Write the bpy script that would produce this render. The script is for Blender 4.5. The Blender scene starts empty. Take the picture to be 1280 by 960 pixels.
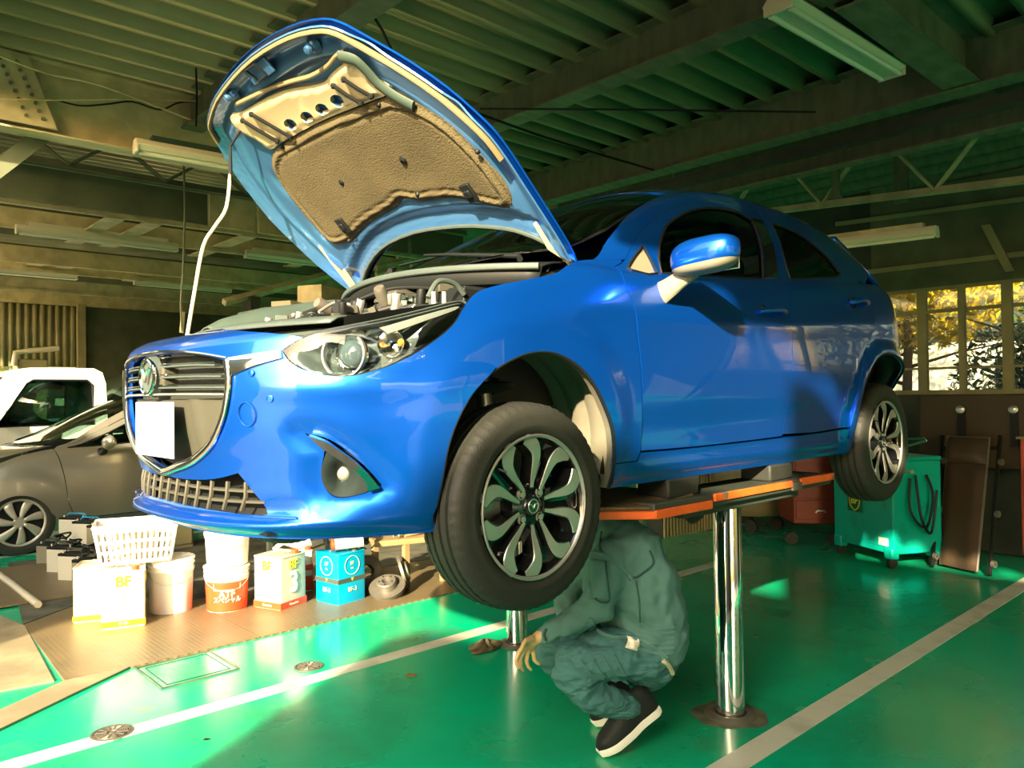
import bpy, bmesh, math, random
import numpy as np
from mathutils import Vector, Matrix, geometry
random.seed(7)
PI = math.pi
SC = bpy.context.scene
COL = SC.collection
V = Vector

# ---------------------------------------------------------------- camera (fitted to the car, the lift and the floor lines)
F_PX = 967.8236
CAM = V((1.63712, 2.49096, 1.38236))
YAW, PITCH, ROLL = math.radians(227.15802), math.radians(0.80384), math.radians(-0.74459)
_F = V((math.cos(YAW)*math.cos(PITCH), math.sin(YAW)*math.cos(PITCH), math.sin(PITCH)))
_R0 = _F.cross(V((0, 0, 1))).normalized(); _U0 = _R0.cross(_F)
_R = math.cos(ROLL)*_R0 + math.sin(ROLL)*_U0
_U = -math.sin(ROLL)*_R0 + math.cos(ROLL)*_U0
cam_d = bpy.data.cameras.new('camera'); cam_o = bpy.data.objects.new('camera', cam_d)
COL.objects.link(cam_o); SC.camera = cam_o
cam_o.matrix_world = Matrix(((_R.x, _U.x, -_F.x, CAM.x), (_R.y, _U.y, -_F.y, CAM.y), (_R.z, _U.z, -_F.z, CAM.z), (0, 0, 0, 1)))
cam_d.sensor_width = 36; cam_d.lens = F_PX/1280*36; cam_d.clip_start = .05; cam_d.clip_end = 400

def ray(px, py): return _F + _R*((px-640)/F_PX) - _U*((py-480)/F_PX)
def on(axis, val, px, py):
    d = ray(px, py); t = (val-CAM[axis])/d[axis]; return CAM + d*t
def onx(x, px, py): return on(0, x, px, py)
def ony(y, px, py): return on(1, y, px, py)
def onz(z, px, py): return on(2, z, px, py)
def onpl(p0, n, px, py):
    d = ray(px, py); t = (V(p0)-CAM).dot(n)/d.dot(n); return CAM + d*t

# ---------------------------------------------------------------- materials
def newmat(name):
    m = bpy.data.materials.new(name); m.use_nodes = True
    return m, m.node_tree.nodes, m.node_tree.links, m.node_tree.nodes['Principled BSDF']
def mat(name, col, rough=.5, metal=0, spec=.5, coat=0, noise=0, nscale=20, bump=0, bscale=60, emit=None, estr=0, alpha=1, trans=0, ior=1.45, dirt=None, dscale=3, dirtlo=.5, dirthi=.7, coords='Object'):
    m, n, l, b = newmat(name)
    b.inputs['Base Color'].default_value = (*col, 1); b.inputs['Roughness'].default_value = rough
    b.inputs['Metallic'].default_value = metal; b.inputs['Specular IOR Level'].default_value = spec
    b.inputs['Coat Weight'].default_value = coat; b.inputs['Coat Roughness'].default_value = .03
    b.inputs['IOR'].default_value = ior; b.inputs['Transmission Weight'].default_value = trans
    tc = n.new('ShaderNodeTexCoord')
    src = None
    if noise or dirt:
        tx = n.new('ShaderNodeTexNoise'); tx.inputs['Scale'].default_value = nscale; tx.inputs['Detail'].default_value = 5
        l.new(tc.outputs[coords], tx.inputs['Vector'])
        mx = n.new('ShaderNodeMix'); mx.data_type = 'RGBA'
        mx.inputs['A'].default_value = (*[c*(1-noise) for c in col], 1); mx.inputs['B'].default_value = (*[min(1, c*(1+noise)) for c in col], 1)
        l.new(tx.outputs['Fac'], mx.inputs['Factor']); src = mx.outputs['Result']
    if dirt:
        t2 = n.new('ShaderNodeTexNoise'); t2.inputs['Scale'].default_value = dscale; t2.inputs['Detail'].default_value = 6
        l.new(tc.outputs[coords], t2.inputs['Vector'])
        r = n.new('ShaderNodeMapRange'); r.inputs['From Min'].default_value = dirtlo; r.inputs['From Max'].default_value = dirthi
        l.new(t2.outputs['Fac'], r.inputs['Value'])
        m2 = n.new('ShaderNodeMix'); m2.data_type = 'RGBA'; m2.inputs['B'].default_value = (*dirt, 1)
        l.new(src, m2.inputs['A']); l.new(r.outputs['Result'], m2.inputs['Factor']); src = m2.outputs['Result']
    if src: l.new(src, b.inputs['Base Color'])
    if bump:
        t3 = n.new('ShaderNodeTexNoise'); t3.inputs['Scale'].default_value = bscale; t3.inputs['Detail'].default_value = 4
        l.new(tc.outputs[coords], t3.inputs['Vector'])
        bp = n.new('ShaderNodeBump'); bp.inputs['Strength'].default_value = bump; bp.inputs['Distance'].default_value = .01
        l.new(t3.outputs['Fac'], bp.inputs['Height']); l.new(bp.outputs['Normal'], b.inputs['Normal'])
    if emit:
        b.inputs['Emission Color'].default_value = (*emit, 1); b.inputs['Emission Strength'].default_value = estr
    return m

def glassmat(name, tint, opacity, rough=.02):
    # sheet glass: a clear pane that also reflects; opacity = share of dark film
    m, n, l, b = newmat(name)
    n.remove(b); out = n['Material Output']
    tr = n.new('ShaderNodeBsdfTransparent'); tr.inputs['Color'].default_value = (*[c*(1-opacity) for c in tint], 1)
    gl = n.new('ShaderNodeBsdfGlossy'); gl.inputs['Roughness'].default_value = rough; gl.inputs['Color'].default_value = (1, 1, 1, 1)
    fr = n.new('ShaderNodeFresnel'); fr.inputs['IOR'].default_value = 1.5
    mx = n.new('ShaderNodeMixShader'); l.new(fr.outputs['Fac'], mx.inputs['Fac']); l.new(tr.outputs[0], mx.inputs[1]); l.new(gl.outputs[0], mx.inputs[2])
    l.new(mx.outputs[0], out.inputs['Surface']); return m

M = {}
def mm(name, *a, **k): M[name] = mat(name, *a, **k); return M[name]

# ---------------------------------------------------------------- mesh builder
def smoothstep(a, b, x):
    t = min(1, max(0, (x-a)/(b-a))); return t*t*(3-2*t)

class MB:
    def __init__(s): s.bm = bmesh.new(); s.sm = True
    def face(s, vs, sm=None):
        try: f = s.bm.faces.new(vs)
        except ValueError: return None
        f.smooth = s.sm if sm is None else sm; return f
    def box(s, c, d, rot=None, sm=False, taper=None):
        c = V(c); R = rot.to_matrix() if hasattr(rot, 'to_matrix') else (rot if rot is not None else Matrix.Identity(3))
        vs = []
        for z in (-.5, .5):
            k = taper if (taper and z > 0) else (1, 1)
            for x, y in ((-.5, -.5), (.5, -.5), (.5, .5), (-.5, .5)):
                vs.append(s.bm.verts.new(c + R @ V((x*d[0]*k[0], y*d[1]*k[1], z*d[2]))))
        for q in ((3, 2, 1, 0), (4, 5, 6, 7), (0, 1, 5, 4), (1, 2, 6, 5), (2, 3, 7, 6), (3, 0, 4, 7)):
            s.face([vs[i] for i in q], sm)
        return s
    def bb(s, a, b): return s.box([(a[i]+b[i])/2 for i in range(3)], [abs(b[i]-a[i]) for i in range(3)])
    def ring(s, c, ax, r, n, ref=None, ry=None):
        ax = V(ax).normalized(); ref = V(ref) if ref is not None else (V((0, 0, 1)) if abs(ax.z) < .9 else V((1, 0, 0)))
        e1 = (ref - ax*ref.dot(ax)).normalized(); e2 = ax.cross(e1); ry = r if ry is None else ry
        return [s.bm.verts.new(V(c) + e1*math.cos(2*PI*i/n)*r + e2*math.sin(2*PI*i/n)*ry) for i in range(n)]
    def bridge(s, A, B, sm=None, closed=True):
        n = len(A)
        for i in range(n if closed else n-1):
            j = (i+1) % n; s.face([A[i], A[j], B[j], B[i]], sm)
    def cyl(s, p0, p1, r, n=16, r1=None, cap=True, sm=True):
        p0, p1 = V(p0), V(p1); ax = p1-p0
        A = s.ring(p0, ax, r, n); B = s.ring(p1, ax, r if r1 is None else r1, n); s.bridge(A, B, sm)
        if cap:
            s.face(A[::-1], False); s.face(B, False)
        return s
    def tube(s, pts, r, n=8, ry=None, ref=None, cap=True, closed=False):
        pts = [V(p) for p in pts]; rs = r if isinstance(r, (list, tuple)) else [r]*len(pts); prev = None; first = None; N = len(pts)
        e = V(ref) if ref is not None else None
        for i, p in enumerate(pts):
            if closed: t = (pts[(i+1) % N]-pts[i-1])
            else: t = (pts[min(i+1, N-1)]-pts[max(i-1, 0)])
            if t.length < 1e-9: t = V((0, 0, 1))
            t.normalize()
            if e is None: e = V((0, 0, 1)) if abs(t.z) < .9 else V((1, 0, 0))
            e1 = e - t*e.dot(t)
            if e1.length < 1e-6: e1 = t.orthogonal()
            e1.normalize()
            if ref is None: e = e1
            R = s.ring(p, t, rs[i], n, ref=e1, ry=(ry if ry is None or not isinstance(ry, (list, tuple)) else ry[i]))
            if prev: s.bridge(prev, R)
            else: first = R
            prev = R
        if closed: s.bridge(prev, first)
        elif cap: s.face(first[::-1]); s.face(prev)
        return s
    def lathe(s, prof, c=(0, 0, 0), ax=(0, 0, 1), n=32, cap0=False, cap1=False, a0=0, a1=2*PI, ref=None):
        # prof: (radius, height along ax)
        ax = V(ax).normalized(); c = V(c); prev = None; first = None
        for r, h in prof:
            R = s.ring(c+ax*h, ax, max(r, 1e-5), n, ref=ref)
            if prev: s.bridge(prev, R)
            else: first = R
            prev = R
        if cap0: s.face(first[::-1])
        if cap1: s.face(prev)
        return s
    def prism(s, poly, ext, sm=False):
        # poly: list of 3-D points, ext: extrusion vector
        ext = V(ext); A = [s.bm.verts.new(V(p)) for p in poly]; B = [s.bm.verts.new(V(p)+ext) for p in poly]
        s.face(A[::-1], False); s.face(B, False); s.bridge(A, B, sm); return s
    def grid(s, f, nu, nv, sm=True, thick=None):
        vs = [[s.bm.verts.new(V(f(i/nu, j/nv))) for j in range(nv+1)] for i in range(nu+1)]
        for i in range(nu):
            for j in range(nv): s.face([vs[i][j], vs[i+1][j], vs[i+1][j+1], vs[i][j+1]], sm)
        return s
    def ball(s, c, r, n=12, sc=(1, 1, 1), rot=None):
        R = rot if rot is not None else Matrix.Identity(3)
        prev = None
        for i in range(n//2+1):
            a = PI*i/(n//2); ring = [s.bm.verts.new(V(c)+R @ V((r*sc[0]*math.sin(a)*math.cos(2*PI*j/n), r*sc[1]*math.sin(a)*math.sin(2*PI*j/n), r*sc[2]*math.cos(a)))) for j in range(n)]
            if prev: s.bridge(ring, prev)
            prev = ring
        return s
    def build(s, name, m, parent=None, bevel=0, solid=0, auto=True, sub=0, seg=2, rc=True):
        bmesh.ops.remove_doubles(s.bm, verts=s.bm.verts, dist=1e-5)
        if rc: bmesh.ops.recalc_face_normals(s.bm, faces=s.bm.faces)
        me = bpy.data.meshes.new(name); s.bm.to_mesh(me); s.bm.free()
        o = bpy.data.objects.new(name, me); COL.objects.link(o)
        if isinstance(m, (list, tuple)):
            for q in m: me.materials.append(q)
        elif m: me.materials.append(m)
        if solid:
            md = o.modifiers.new('solid', 'SOLIDIFY'); md.thickness = solid; md.offset = 0
        if bevel:
            md = o.modifiers.new('bevel', 'BEVEL'); md.width = bevel; md.segments = seg; md.limit_method = 'ANGLE'; md.angle_limit = .6
            md.harden_normals = False
        if sub:
            md = o.modifiers.new('sub', 'SUBSURF'); md.levels = sub; md.render_levels = sub
        if auto and not sub: me.set_sharp_from_angle(angle=.7)
        setparent(o, parent); return o

INV = {}
def setparent(o, parent):
    if parent is not None:
        o.parent = parent
        if parent.name not in INV:
            Mw = Matrix.Translation(parent.location) @ parent.rotation_euler.to_matrix().to_4x4()
            if parent.parent: Mw = WM(parent.parent) @ parent.matrix_parent_inverse @ Mw
            INV[parent.name] = Mw
        o.matrix_parent_inverse = INV[parent.name].inverted()
def WM(o):
    Mw = Matrix.Translation(o.location) @ o.rotation_euler.to_matrix().to_4x4()
    if o.parent: Mw = WM(o.parent) @ o.matrix_parent_inverse @ Mw
    return Mw
def tag(o, label=None, cat=None, group=None, kind=None):
    if label: o['label'] = label
    if cat: o['category'] = cat
    if group: o['group'] = group
    if kind: o['kind'] = kind
    return o
def thing(name, loc, label, cat, group=None, rz=0):
    o = bpy.data.objects.new(name, None); COL.objects.link(o); o.location = loc; o.rotation_euler = (0, 0, rz); o.empty_display_size = .1
    return tag(o, label, cat, group)
def copy_tree(o, parent=None):
    c = o.copy(); COL.objects.link(c)
    if parent is not None: c.parent = parent
    for ch in [x for x in o.children]: copy_tree(ch, c)
    return c

def pch(xs, ys):
    # monotone-ish cubic interpolation through the knots
    xs = np.array(xs, float); ys = np.array(ys, float)
    if xs[0] > xs[-1]: xs, ys = xs[::-1], ys[::-1]
    h = np.diff(xs); d = np.diff(ys)/h; m = np.zeros_like(ys); m[0] = d[0]; m[-1] = d[-1]
    for i in range(1, len(xs)-1):
        m[i] = 0 if d[i-1]*d[i] <= 0 else (h[i-1]+h[i])/(h[i-1]/d[i]+h[i]/d[i-1])
    def f(x):
        x = min(max(x, xs[0]), xs[-1]); i = min(int(np.searchsorted(xs, x, 'right'))-1, len(xs)-2); i = max(i, 0)
        t = (x-xs[i])/h[i]
        return float((2*t**3-3*t*t+1)*ys[i]+(t**3-2*t*t+t)*h[i]*m[i]+(-2*t**3+3*t*t)*ys[i+1]+(t**3-t*t)*h[i]*m[i+1])
    return f

def crom(pts, n=6, closed=False):
    # Catmull-Rom through pts (tuples of any length)
    P = [np.array(p, float) for p in pts]; N = len(P); out = []
    for i in range(N if closed else N-1):
        if closed: a, b, c, d = P[i-1], P[i], P[(i+1) % N], P[(i+2) % N]
        else: a, b, c, d = P[max(i-1, 0)], P[i], P[i+1], P[min(i+2, N-1)]
        for k in range(n):
            t = k/n; out.append(.5*((2*b)+(-a+c)*t+(2*a-5*b+4*c-d)*t*t+(-a+3*b-3*c+d)*t**3))
    if not closed: out.append(P[-1])
    return [tuple(o) for o in out]

# ---------------------------------------------------------------- panels cut out of a parametric surface
def inpoly(x, y, P):
    c = False; n = len(P); j = n-1
    for i in range(n):
        if (P[i][1] > y) != (P[j][1] > y) and x < (P[j][0]-P[i][0])*(y-P[i][1])/(P[j][1]-P[i][1])+P[i][0]: c = not c
        j = i
    return c
def dens(P, step):
    out = []
    for i in range(len(P)):
        a, b = P[i], P[(i+1) % len(P)]; L = math.hypot(b[0]-a[0], b[1]-a[1]); k = max(1, int(math.ceil(L/step)))
        for j in range(k): out.append((a[0]+(b[0]-a[0])*j/k, a[1]+(b[1]-a[1])*j/k))
    return out
def segd(px, py, a, b):
    dx, dy = b[0]-a[0], b[1]-a[1]; L = dx*dx+dy*dy
    t = 0 if L == 0 else max(0, min(1, ((px-a[0])*dx+(py-a[1])*dy)/L)); return math.hypot(px-a[0]-t*dx, py-a[1]-t*dy)
def shrink(P, d):
    # move every vertex of a closed polygon inward by d
    A = sum(P[i][0]*P[(i+1) % len(P)][1]-P[(i+1) % len(P)][0]*P[i][1] for i in range(len(P))); s = 1 if A > 0 else -1; out = []
    for i in range(len(P)):
        a, b, c = P[i-1], P[i], P[(i+1) % len(P)]
        n1 = (-(b[1]-a[1]), b[0]-a[0]); n2 = (-(c[1]-b[1]), c[0]-b[0]); l1 = math.hypot(*n1) or 1; l2 = math.hypot(*n2) or 1
        nx, ny = n1[0]/l1+n2[0]/l2, n1[1]/l1+n2[1]/l2; l = math.hypot(nx, ny) or 1; k = min(2.0, 2/max(l, .3))*.5*2
        out.append((b[0]+s*d*nx/l*k*.75, b[1]+s*d*ny/l*k*.75))
    return out
def snorm(S, u, v, e=2e-3):
    a = np.array(S(u+e, v))-np.array(S(u-e, v)); b = np.array(S(u, v+e))-np.array(S(u, v-e)); n = np.cross(a, b); L = np.linalg.norm(n)
    return n/L if L > 1e-12 else np.array((0, 0, 1.))
def panel(name, S, poly, m, parent=None, holes=(), step=.035, off=0, thick=.006, flip=False, mirror=False, sgn=1, bump=None, gap=0):
    if gap: poly = shrink(poly, gap)
    P = dens(poly, step); H = [dens(h, step) for h in holes]
    verts = list(P); edges = [(i, (i+1) % len(P)) for i in range(len(P))]; loops = [list(range(len(P)))]
    for h in H:
        b = len(verts); verts += h; edges += [(b+i, b+(i+1) % len(h)) for i in range(len(h))]; loops.append([b+i for i in range(len(h))])
    nb = len(verts)
    x0, x1 = min(p[0] for p in P), max(p[0] for p in P); y0, y1 = min(p[1] for p in P), max(p[1] for p in P)
    segs = [(verts[a], verts[b]) for a, b in edges]
    nx = int((x1-x0)/step)+1; ny = int((y1-y0)/step)+1
    for i in range(nx+1):
        for j in range(ny+1):
            x = x0+i*step; y = y0+j*step
            if not inpoly(x, y, P) or any(inpoly(x, y, h) for h in H): continue
            ok = True
            for a, b in segs:
                if abs(a[0]-x) < step*2 and abs(a[1]-y) < step*2 and segd(x, y, a, b) < step*.45: ok = False; break
            if ok: verts.append((x, y))
    r = geometry.delaunay_2d_cdt([V(v) for v in verts], edges, [], 0, 1e-7)
    vo, fo = r[0], r[2]; tri = []
    for f in fo:
        cx = sum(vo[i][0] for i in f)/3; cy = sum(vo[i][1] for i in f)/3
        if inpoly(cx, cy, P) and not any(inpoly(cx, cy, h) for h in H): tri.append(tuple(f))
    pos = []; nor = []
    for q in vo:
        n = snorm(S, q[0], q[1])*sgn; p = np.array(S(q[0], q[1])); o = off+(bump(q[0], q[1]) if bump else 0)
        pos.append(p+n*o); nor.append(n)
    if bump:   # recompute normals with the relief
        def S2(u, v): return np.array(S(u, v))+snorm(S, u, v)*sgn*(off+bump(u, v))
        nor = [snorm(S2, q[0], q[1])*sgn for q in vo]
    # orientation
    g = sum(float(np.cross(pos[f[1]]-pos[f[0]], pos[f[2]]-pos[f[0]]).dot(nor[f[0]])) for f in tri)
    if g < 0: tri = [t[::-1] for t in tri]
    nv = len(pos); faces = list(tri); allp = list(pos); alln = list(nor)
    # flange: boundary pushed inward
    cnt = set()
    for t in tri:
        for a, b in ((t[0], t[1]), (t[1], t[2]), (t[2], t[0])): cnt.add((a, b))
    ln = [nor[i] for t in tri for i in t]
    if thick:
        low = {}
        for a, b in sorted(cnt):
            if (b, a) in cnt: continue
            for i in (a, b):
                if i not in low: low[i] = len(allp); allp.append(pos[i]-nor[i]*thick)
            e = pos[b]-pos[a]; fn = np.cross(e, nor[a]); L = np.linalg.norm(fn); fn = fn/L if L > 1e-12 else nor[a]
            faces.append((a, low[a], low[b], b)); ln += [fn]*4
    if mirror:
        raise ValueError
    me = bpy.data.meshes.new(name); me.from_pydata([tuple(p) for p in allp], [], faces); me.update()
    for p in me.polygons: p.use_smooth = True
    me.normals_split_custom_set([tuple(n) for n in ln])
    if m: me.materials.append(m)
    o = bpy.data.objects.new(name, me); COL.objects.link(o); setparent(o, parent); return o
def inv(S, px, py, u, v, sgn=1):
    # surface parameters of the point seen at a pixel
    def pr(u, v):
        d = V(S(u, v))-CAM; w = d.dot(_F); return np.array((640+F_PX*d.dot(_R)/w, 480-F_PX*d.dot(_U)/w))
    t = np.array((px, py), float); x = np.array((u, v), float)
    for k in range(25):
        f = pr(*x)-t
        if abs(f[0])+abs(f[1]) < .02: break
        e = 1e-4; J = np.array((pr(x[0]+e, x[1])-pr(x[0]-e, x[1]), pr(x[0], x[1]+e)-pr(x[0], x[1]-e))).T/(2*e)
        try: st = np.linalg.lstsq(J, f, rcond=1e-6)[0]
        except Exception: break
        L = np.abs(st).max()
        if L > .2: st *= .2/L
        x = x-st
    else:
        if abs(f[0])+abs(f[1]) > 3: print('inv miss', px, py, x, f)
    return (float(x[0]), float(x[1]))
def invs(S, pts, u, v):
    out = []
    for p in pts:
        q = inv(S, p[0], p[1], u, v); out.append(q); u, v = q
    return out
def line_on(S, uv, off=0, sgn=1): return [V(np.array(S(a, b))+snorm(S, a, b)*sgn*off) for a, b in uv]
# ================================================================= the blue hatchback: body surface
# u runs round the plan outline (0 = nose, pi/2 = front axle line, then 1 m per unit along the side); v: 0-1 lower body, 1-2 side glass, 2-3 roof
HP = PI/2; XR = -2.62; UR = HP-XR; UQ = .80
_W = pch((0, .06, .15, .30, .5, .70, .82, .92, 1.0), (.765, .785, .805, .83, .845, .842, .828, .80, .755))
_XF = pch((0, .05, .10, .2, .3, .45, .6, .8, .9, 1.0), (.765, .835, .808, .795, .805, .828, .84, .832, .775, .64))
_XE = pch((0, .1, .3, .6, 1.0, 1.5, 2.0), (-3.10, -3.18, -3.23, -3.2, -3.12, -3.03, -2.93))
_zb = pch((.84, .3, -.35, -1.0, -2.0, -2.6, -3.2), (1.0, 1.01, 1.065, 1.065, 1.07, 1.09, 1.10))
_ze = pch((.84, .5, .17, -.1, -.35, -.6, -1.1, -1.8, -2.3, -2.8, -3.2), (1.528, 1.57, 1.64, 1.69, 1.72, 1.71, 1.72, 1.75, 1.78, 1.79, 1.75))
_zt = pch((.84, .5, .17, -.1, -.35, -.6, -1.1, -1.8, -2.3, -2.8, -3.2), (1.60, 1.66, 1.735, 1.80, 1.828, 1.828, 1.85, 1.90, 1.94, 1.955, 1.93))
_yr = pch((0, -.1, -.35, -.6, -.8, -1.0, -1.3, -1.6, -2.0, -2.4, -2.8, -3.0), (.665, .665, .66, .645, .625, .605, .58, .568, .56, .55, .53, .51))
_zr = pch((0, -.1, -.35, -.6, -.8, -1.0, -1.3, -1.6, -2.0, -2.4, -2.8, -3.0), (1.83, 1.85, 1.895, 1.995, 2.095, 2.18, 2.265, 2.295, 2.295, 2.27, 2.20, 2.14))
_zc = pch((.1, -.15, -.33, -.5, -.73, -1.0, -1.3, -1.6, -2.0, -2.4, -2.8, -3.0), (1.80, 1.87, 1.95, 2.035, 2.15, 2.265, 2.35, 2.385, 2.39, 2.365, 2.30, 2.25))
NS = 2.6
WB_Z = 1.19; WA = 1.045; WAR = 1.10        # arch centre, hanging wheel centres

def _ell(ph, n=NS):
    c, s = math.cos(ph), math.sin(ph); r = (abs(c)**n+abs(s)**n)**(-1/n); return r*c, r*s
def SB(u, v):
    sg = -1 if u < 0 else 1; au = abs(u); vc = min(max(v, -.15), 1.0)
    if au <= HP:
        ex, ey = _ell(au); xb = .84*ex
    elif au <= UR: ex, ey = 0, 1; xb = HP-au
    else:
        a = (au-UR)/UQ*HP; ey, ex = _ell(min(a, PI)); ey, ex = _ell(a)[0], _ell(a)[1]; xb = XR+(XE0-XR)*ex
    zb, ze, zt = _zb(xb), _ze(xb), _zt(xb)
    if v <= .8: z = zb+(ze-zb)*v/.8
    else:
        t = (vc-.8)/.2; z = ze+(zt-ze)*(1.25*t-.25*t*t*t if t < 1 else 1)
    w = _W(max(vc, 0))
    k = 0
    if au > HP and vc < 1:
        k = -.012*math.exp(-((xb+1.2)/.45)**2)*math.exp(-((vc-.32)/.28)**2)
    if au <= HP: x = ex*_XF(max(vc, 0)); y = ey*w
    elif au <= UR: x = xb; y = w
    else: x = XR+(_XE(max(vc, 0))-XR)*ex; y = w*ey
    # arch flares
    for xa, am, r0, r1 in ((0, .012, .36, .50), (-2.57, .026, .36, .47)):
        r = math.hypot(x-xa, z-WB_Z)
        if vc < .98 and r < r1+.05 and y > .5: k += am*(1-smoothstep(r0+.03, r1, r))*(1-smoothstep(.8, .98, vc))
    # shoulder crease along the doors
    y += k
    if v > 1:
        t = min(v-1, 1.0)
        if au <= UR: xx = xb; yr, zr = _yr(xx), _zr(xx)
        else: xx = XR+(_XE(1+t)-XR)*ex; yr = _yr(XR)*ey; zr = _zr(xx)-.0*ex; x = xx
        z0 = zt; y0 = w*(ey if au > UR else 1) if au > HP else y
        y = y0+(yr-y0)*t + .02*math.sin(PI*t)*(1 if au > HP else 0); z = z0+(zr-z0)*t
        if v > 2:
            t = v-2; q = 1-(1-min(t, 1))**2.1 if t <= 1 else 1+(t-1)*0
            if au <= UR:
                yy = yr*(1-t); z = zr+(_zc(xb)-zr)*q; y = yy
                x = xb
            else:
                x = XR+(xx-XR)*(1-t); y = yr*(1-t); z = zr+(_zc(x)-zr)*q
    elif v < 0:
        z = zb+v*.3; 
    return (x, sg*y, z)
XE0 = -3.2
def ux(x): return HP-x        # u of a side station
def I(pts, u=HP+.3, v=.5): return invs(SB, pts, u, v)
# ================================================================= materials of the car
def paintmat(name, base, glossy):
    m, n, l, b = newmat(name)
    b.inputs['Base Color'].default_value = (*base, 1); b.inputs['Metallic'].default_value = .72; b.inputs['Roughness'].default_value = .30
    b.inputs['Coat Weight'].default_value = 1; b.inputs['Coat Roughness'].default_value = .02; b.inputs['Specular IOR Level'].default_value = .6
    return m
M['blue'] = paintmat('blue_paint', (.002, .105, .64), 1)
M['bluein'] = mat('blue_undercoat', (.055, .165, .36), .3, .5, .6, coat=.6)
M['chrome'] = mat('chrome', (.80, .80, .76), .08, 1)
M['satin'] = mat('satin_metal', (.55, .55, .52), .35, .75)
mm('blk', (.008, .010, .010), .5, spec=.3); mm('blkg', (.008, .009, .010), .08, coat=1); mm('greyp', (.055, .075, .068), .5, noise=.15)
mm('rubber', (.022, .024, .020), .62, noise=.25, nscale=30, bump=.15, bscale=120); mm('tread', (.022, .025, .020), .75, noise=.2)
mm('liner', (.17, .16, .12), .7, noise=.2, nscale=8, bump=.3, bscale=20)
mm('white', (.85, .85, .82), .45); mm('plate', (.86, .86, .82), .5)
mm('steel', (.38, .38, .35), .35, 1, noise=.2, nscale=12); mm('castiron', (.20, .19, .16), .5, .7, noise=.3)
mm('pad', (.085, .070, .032), .85, noise=.35, nscale=6, bump=.6, bscale=180); mm('seal', (.16, .13, .065), .6)
mm('cream', (.55, .47, .28), .35, .2, coat=.4); mm('amber', (.7, .25, .03), .2)
mm('orange', (.85, .13, .02), .5, noise=.3, nscale=15, dirt=(.12, .10, .06), dscale=7, dirtlo=.56, dirthi=.66)
mm('seat', (.02, .025, .025), .8)
M['glass'] = glassmat('side_glass', (.55, .75, .68), .25); M['tint'] = glassmat('privacy_glass', (.2, .28, .25), .8); M['lens'] = glassmat('clear_lens', (.97, 1, .99), .0)
M['mirrorglass'] = mat('mirror_glass', (.8, .8, .8), .03, 1)

car = thing('hatchback_car', (-1.285, 0, .93), 'glossy blue hatchback raised on the lift with its bonnet propped open', 'car')
def cv(pts, n=5, closed=False): return [tuple(p) for p in crom(pts, n, closed)]
def mir(P): return [(-a, b) for a, b in P][::-1]

# arches (u, v)
ARCH_F = cv([(1.17, -.02), (1.165, .2), (1.185, .34), (1.24, .46), (1.31, .535), (1.40, .58), (1.51, .60), (1.62, .585), (1.72, .53), (1.80, .45), (1.87, .35), (1.93, .24), (1.965, .12), (1.98, -.02)])
ARCH_R = cv([(3.80, -.02), (3.80, .16), (3.815, .30), (3.86, .42), (3.94, .50), (4.03, .545), (4.13, .555), (4.24, .535), (4.36, .48), (4.50, .38), (4.60, .26), (4.65, .12), (4.67, -.02)])
HL_LOW = cv([(.70, .745), (.72, .705), (.76, .665), (.82, .635), (.90, .622), (.99, .64), (1.07, .672)], 4)      # lamp: inner tip, lower edge
HL_OUT = cv([(1.07, .672), (1.15, .715), (1.22, .765), (1.265, .83)], 4)
HL_TOP = cv([(1.265, .83), (1.235, .852), (1.12, .845), (.95, .825), (.84, .808), (.76, .785), (.70, .745)], 4)
SEAM = cv([(1.07, .672), (1.13, .645), (1.20, .625), (1.31, .60), (1.36, .573)], 3)
GR = cv([(0, .785), (.20, .778), (.38, .755), (.485, .728)], 3) + cv([(.505, .715), (.512, .64), (.50, .56), (.465, .475), (.40, .39), (.27, .312), (.12, .272), (0, .248)], 4)
GRILLE = GR + mir(GR)[1:-1]
LG = cv([(0, .222), (.2, .222), (.38, .235), (.50, .265)], 3)+[(.54, .21), (.59, .145), (.62, .10)]+cv([(.57, .095), (.42, .105), (.2, .112), (0, .115)], 3)
LOWG = LG+mir(LG)[1:-1]
FOG = cv([(.745, .415), (.80, .395), (.84, .365), (.89, .31), (.935, .25), (.975, .19)], 4)+cv([(.965, .178), (.92, .163), (.86, .152), (.82, .165), (.79, .21), (.785, .27), (.795, .32), (.80, .345)], 4)+[(.77, .38)]
DOORF_EDGE = cv([(2.15, 1.42), (2.10, 1.18), (2.045, 1.0), (2.02, .88), (2.03, .78), (2.055, .62), (2.075, .44), (2.10, .25), (2.115, .14)], 4)
DOOR_BC = cv([(3.30, 1.72), (3.27, 1.4), (3.20, 1.06), (3.145, .82), (3.14, .6), (3.135, .35), (3.13, .15)], 4)
DOOR_TOP_F = cv([(2.15, 1.42), (2.24, 1.66), (2.36, 1.80), (2.55, 1.87), (2.80, 1.895), (3.05, 1.885), (3.30, 1.86)], 4)
DOOR_TOP_R = cv([(3.30, 1.86), (3.50, 1.84), (3.68, 1.76), (3.84, 1.60), (3.95, 1.38), (4.03, 1.14), (4.05, .95), (4.02, .75), (3.93, .6), (3.83, .47), (3.765, .30), (3.74, .15)], 4)
BOT_F = [(1.98, -.02)]
zside = 1 if True else 1

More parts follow.
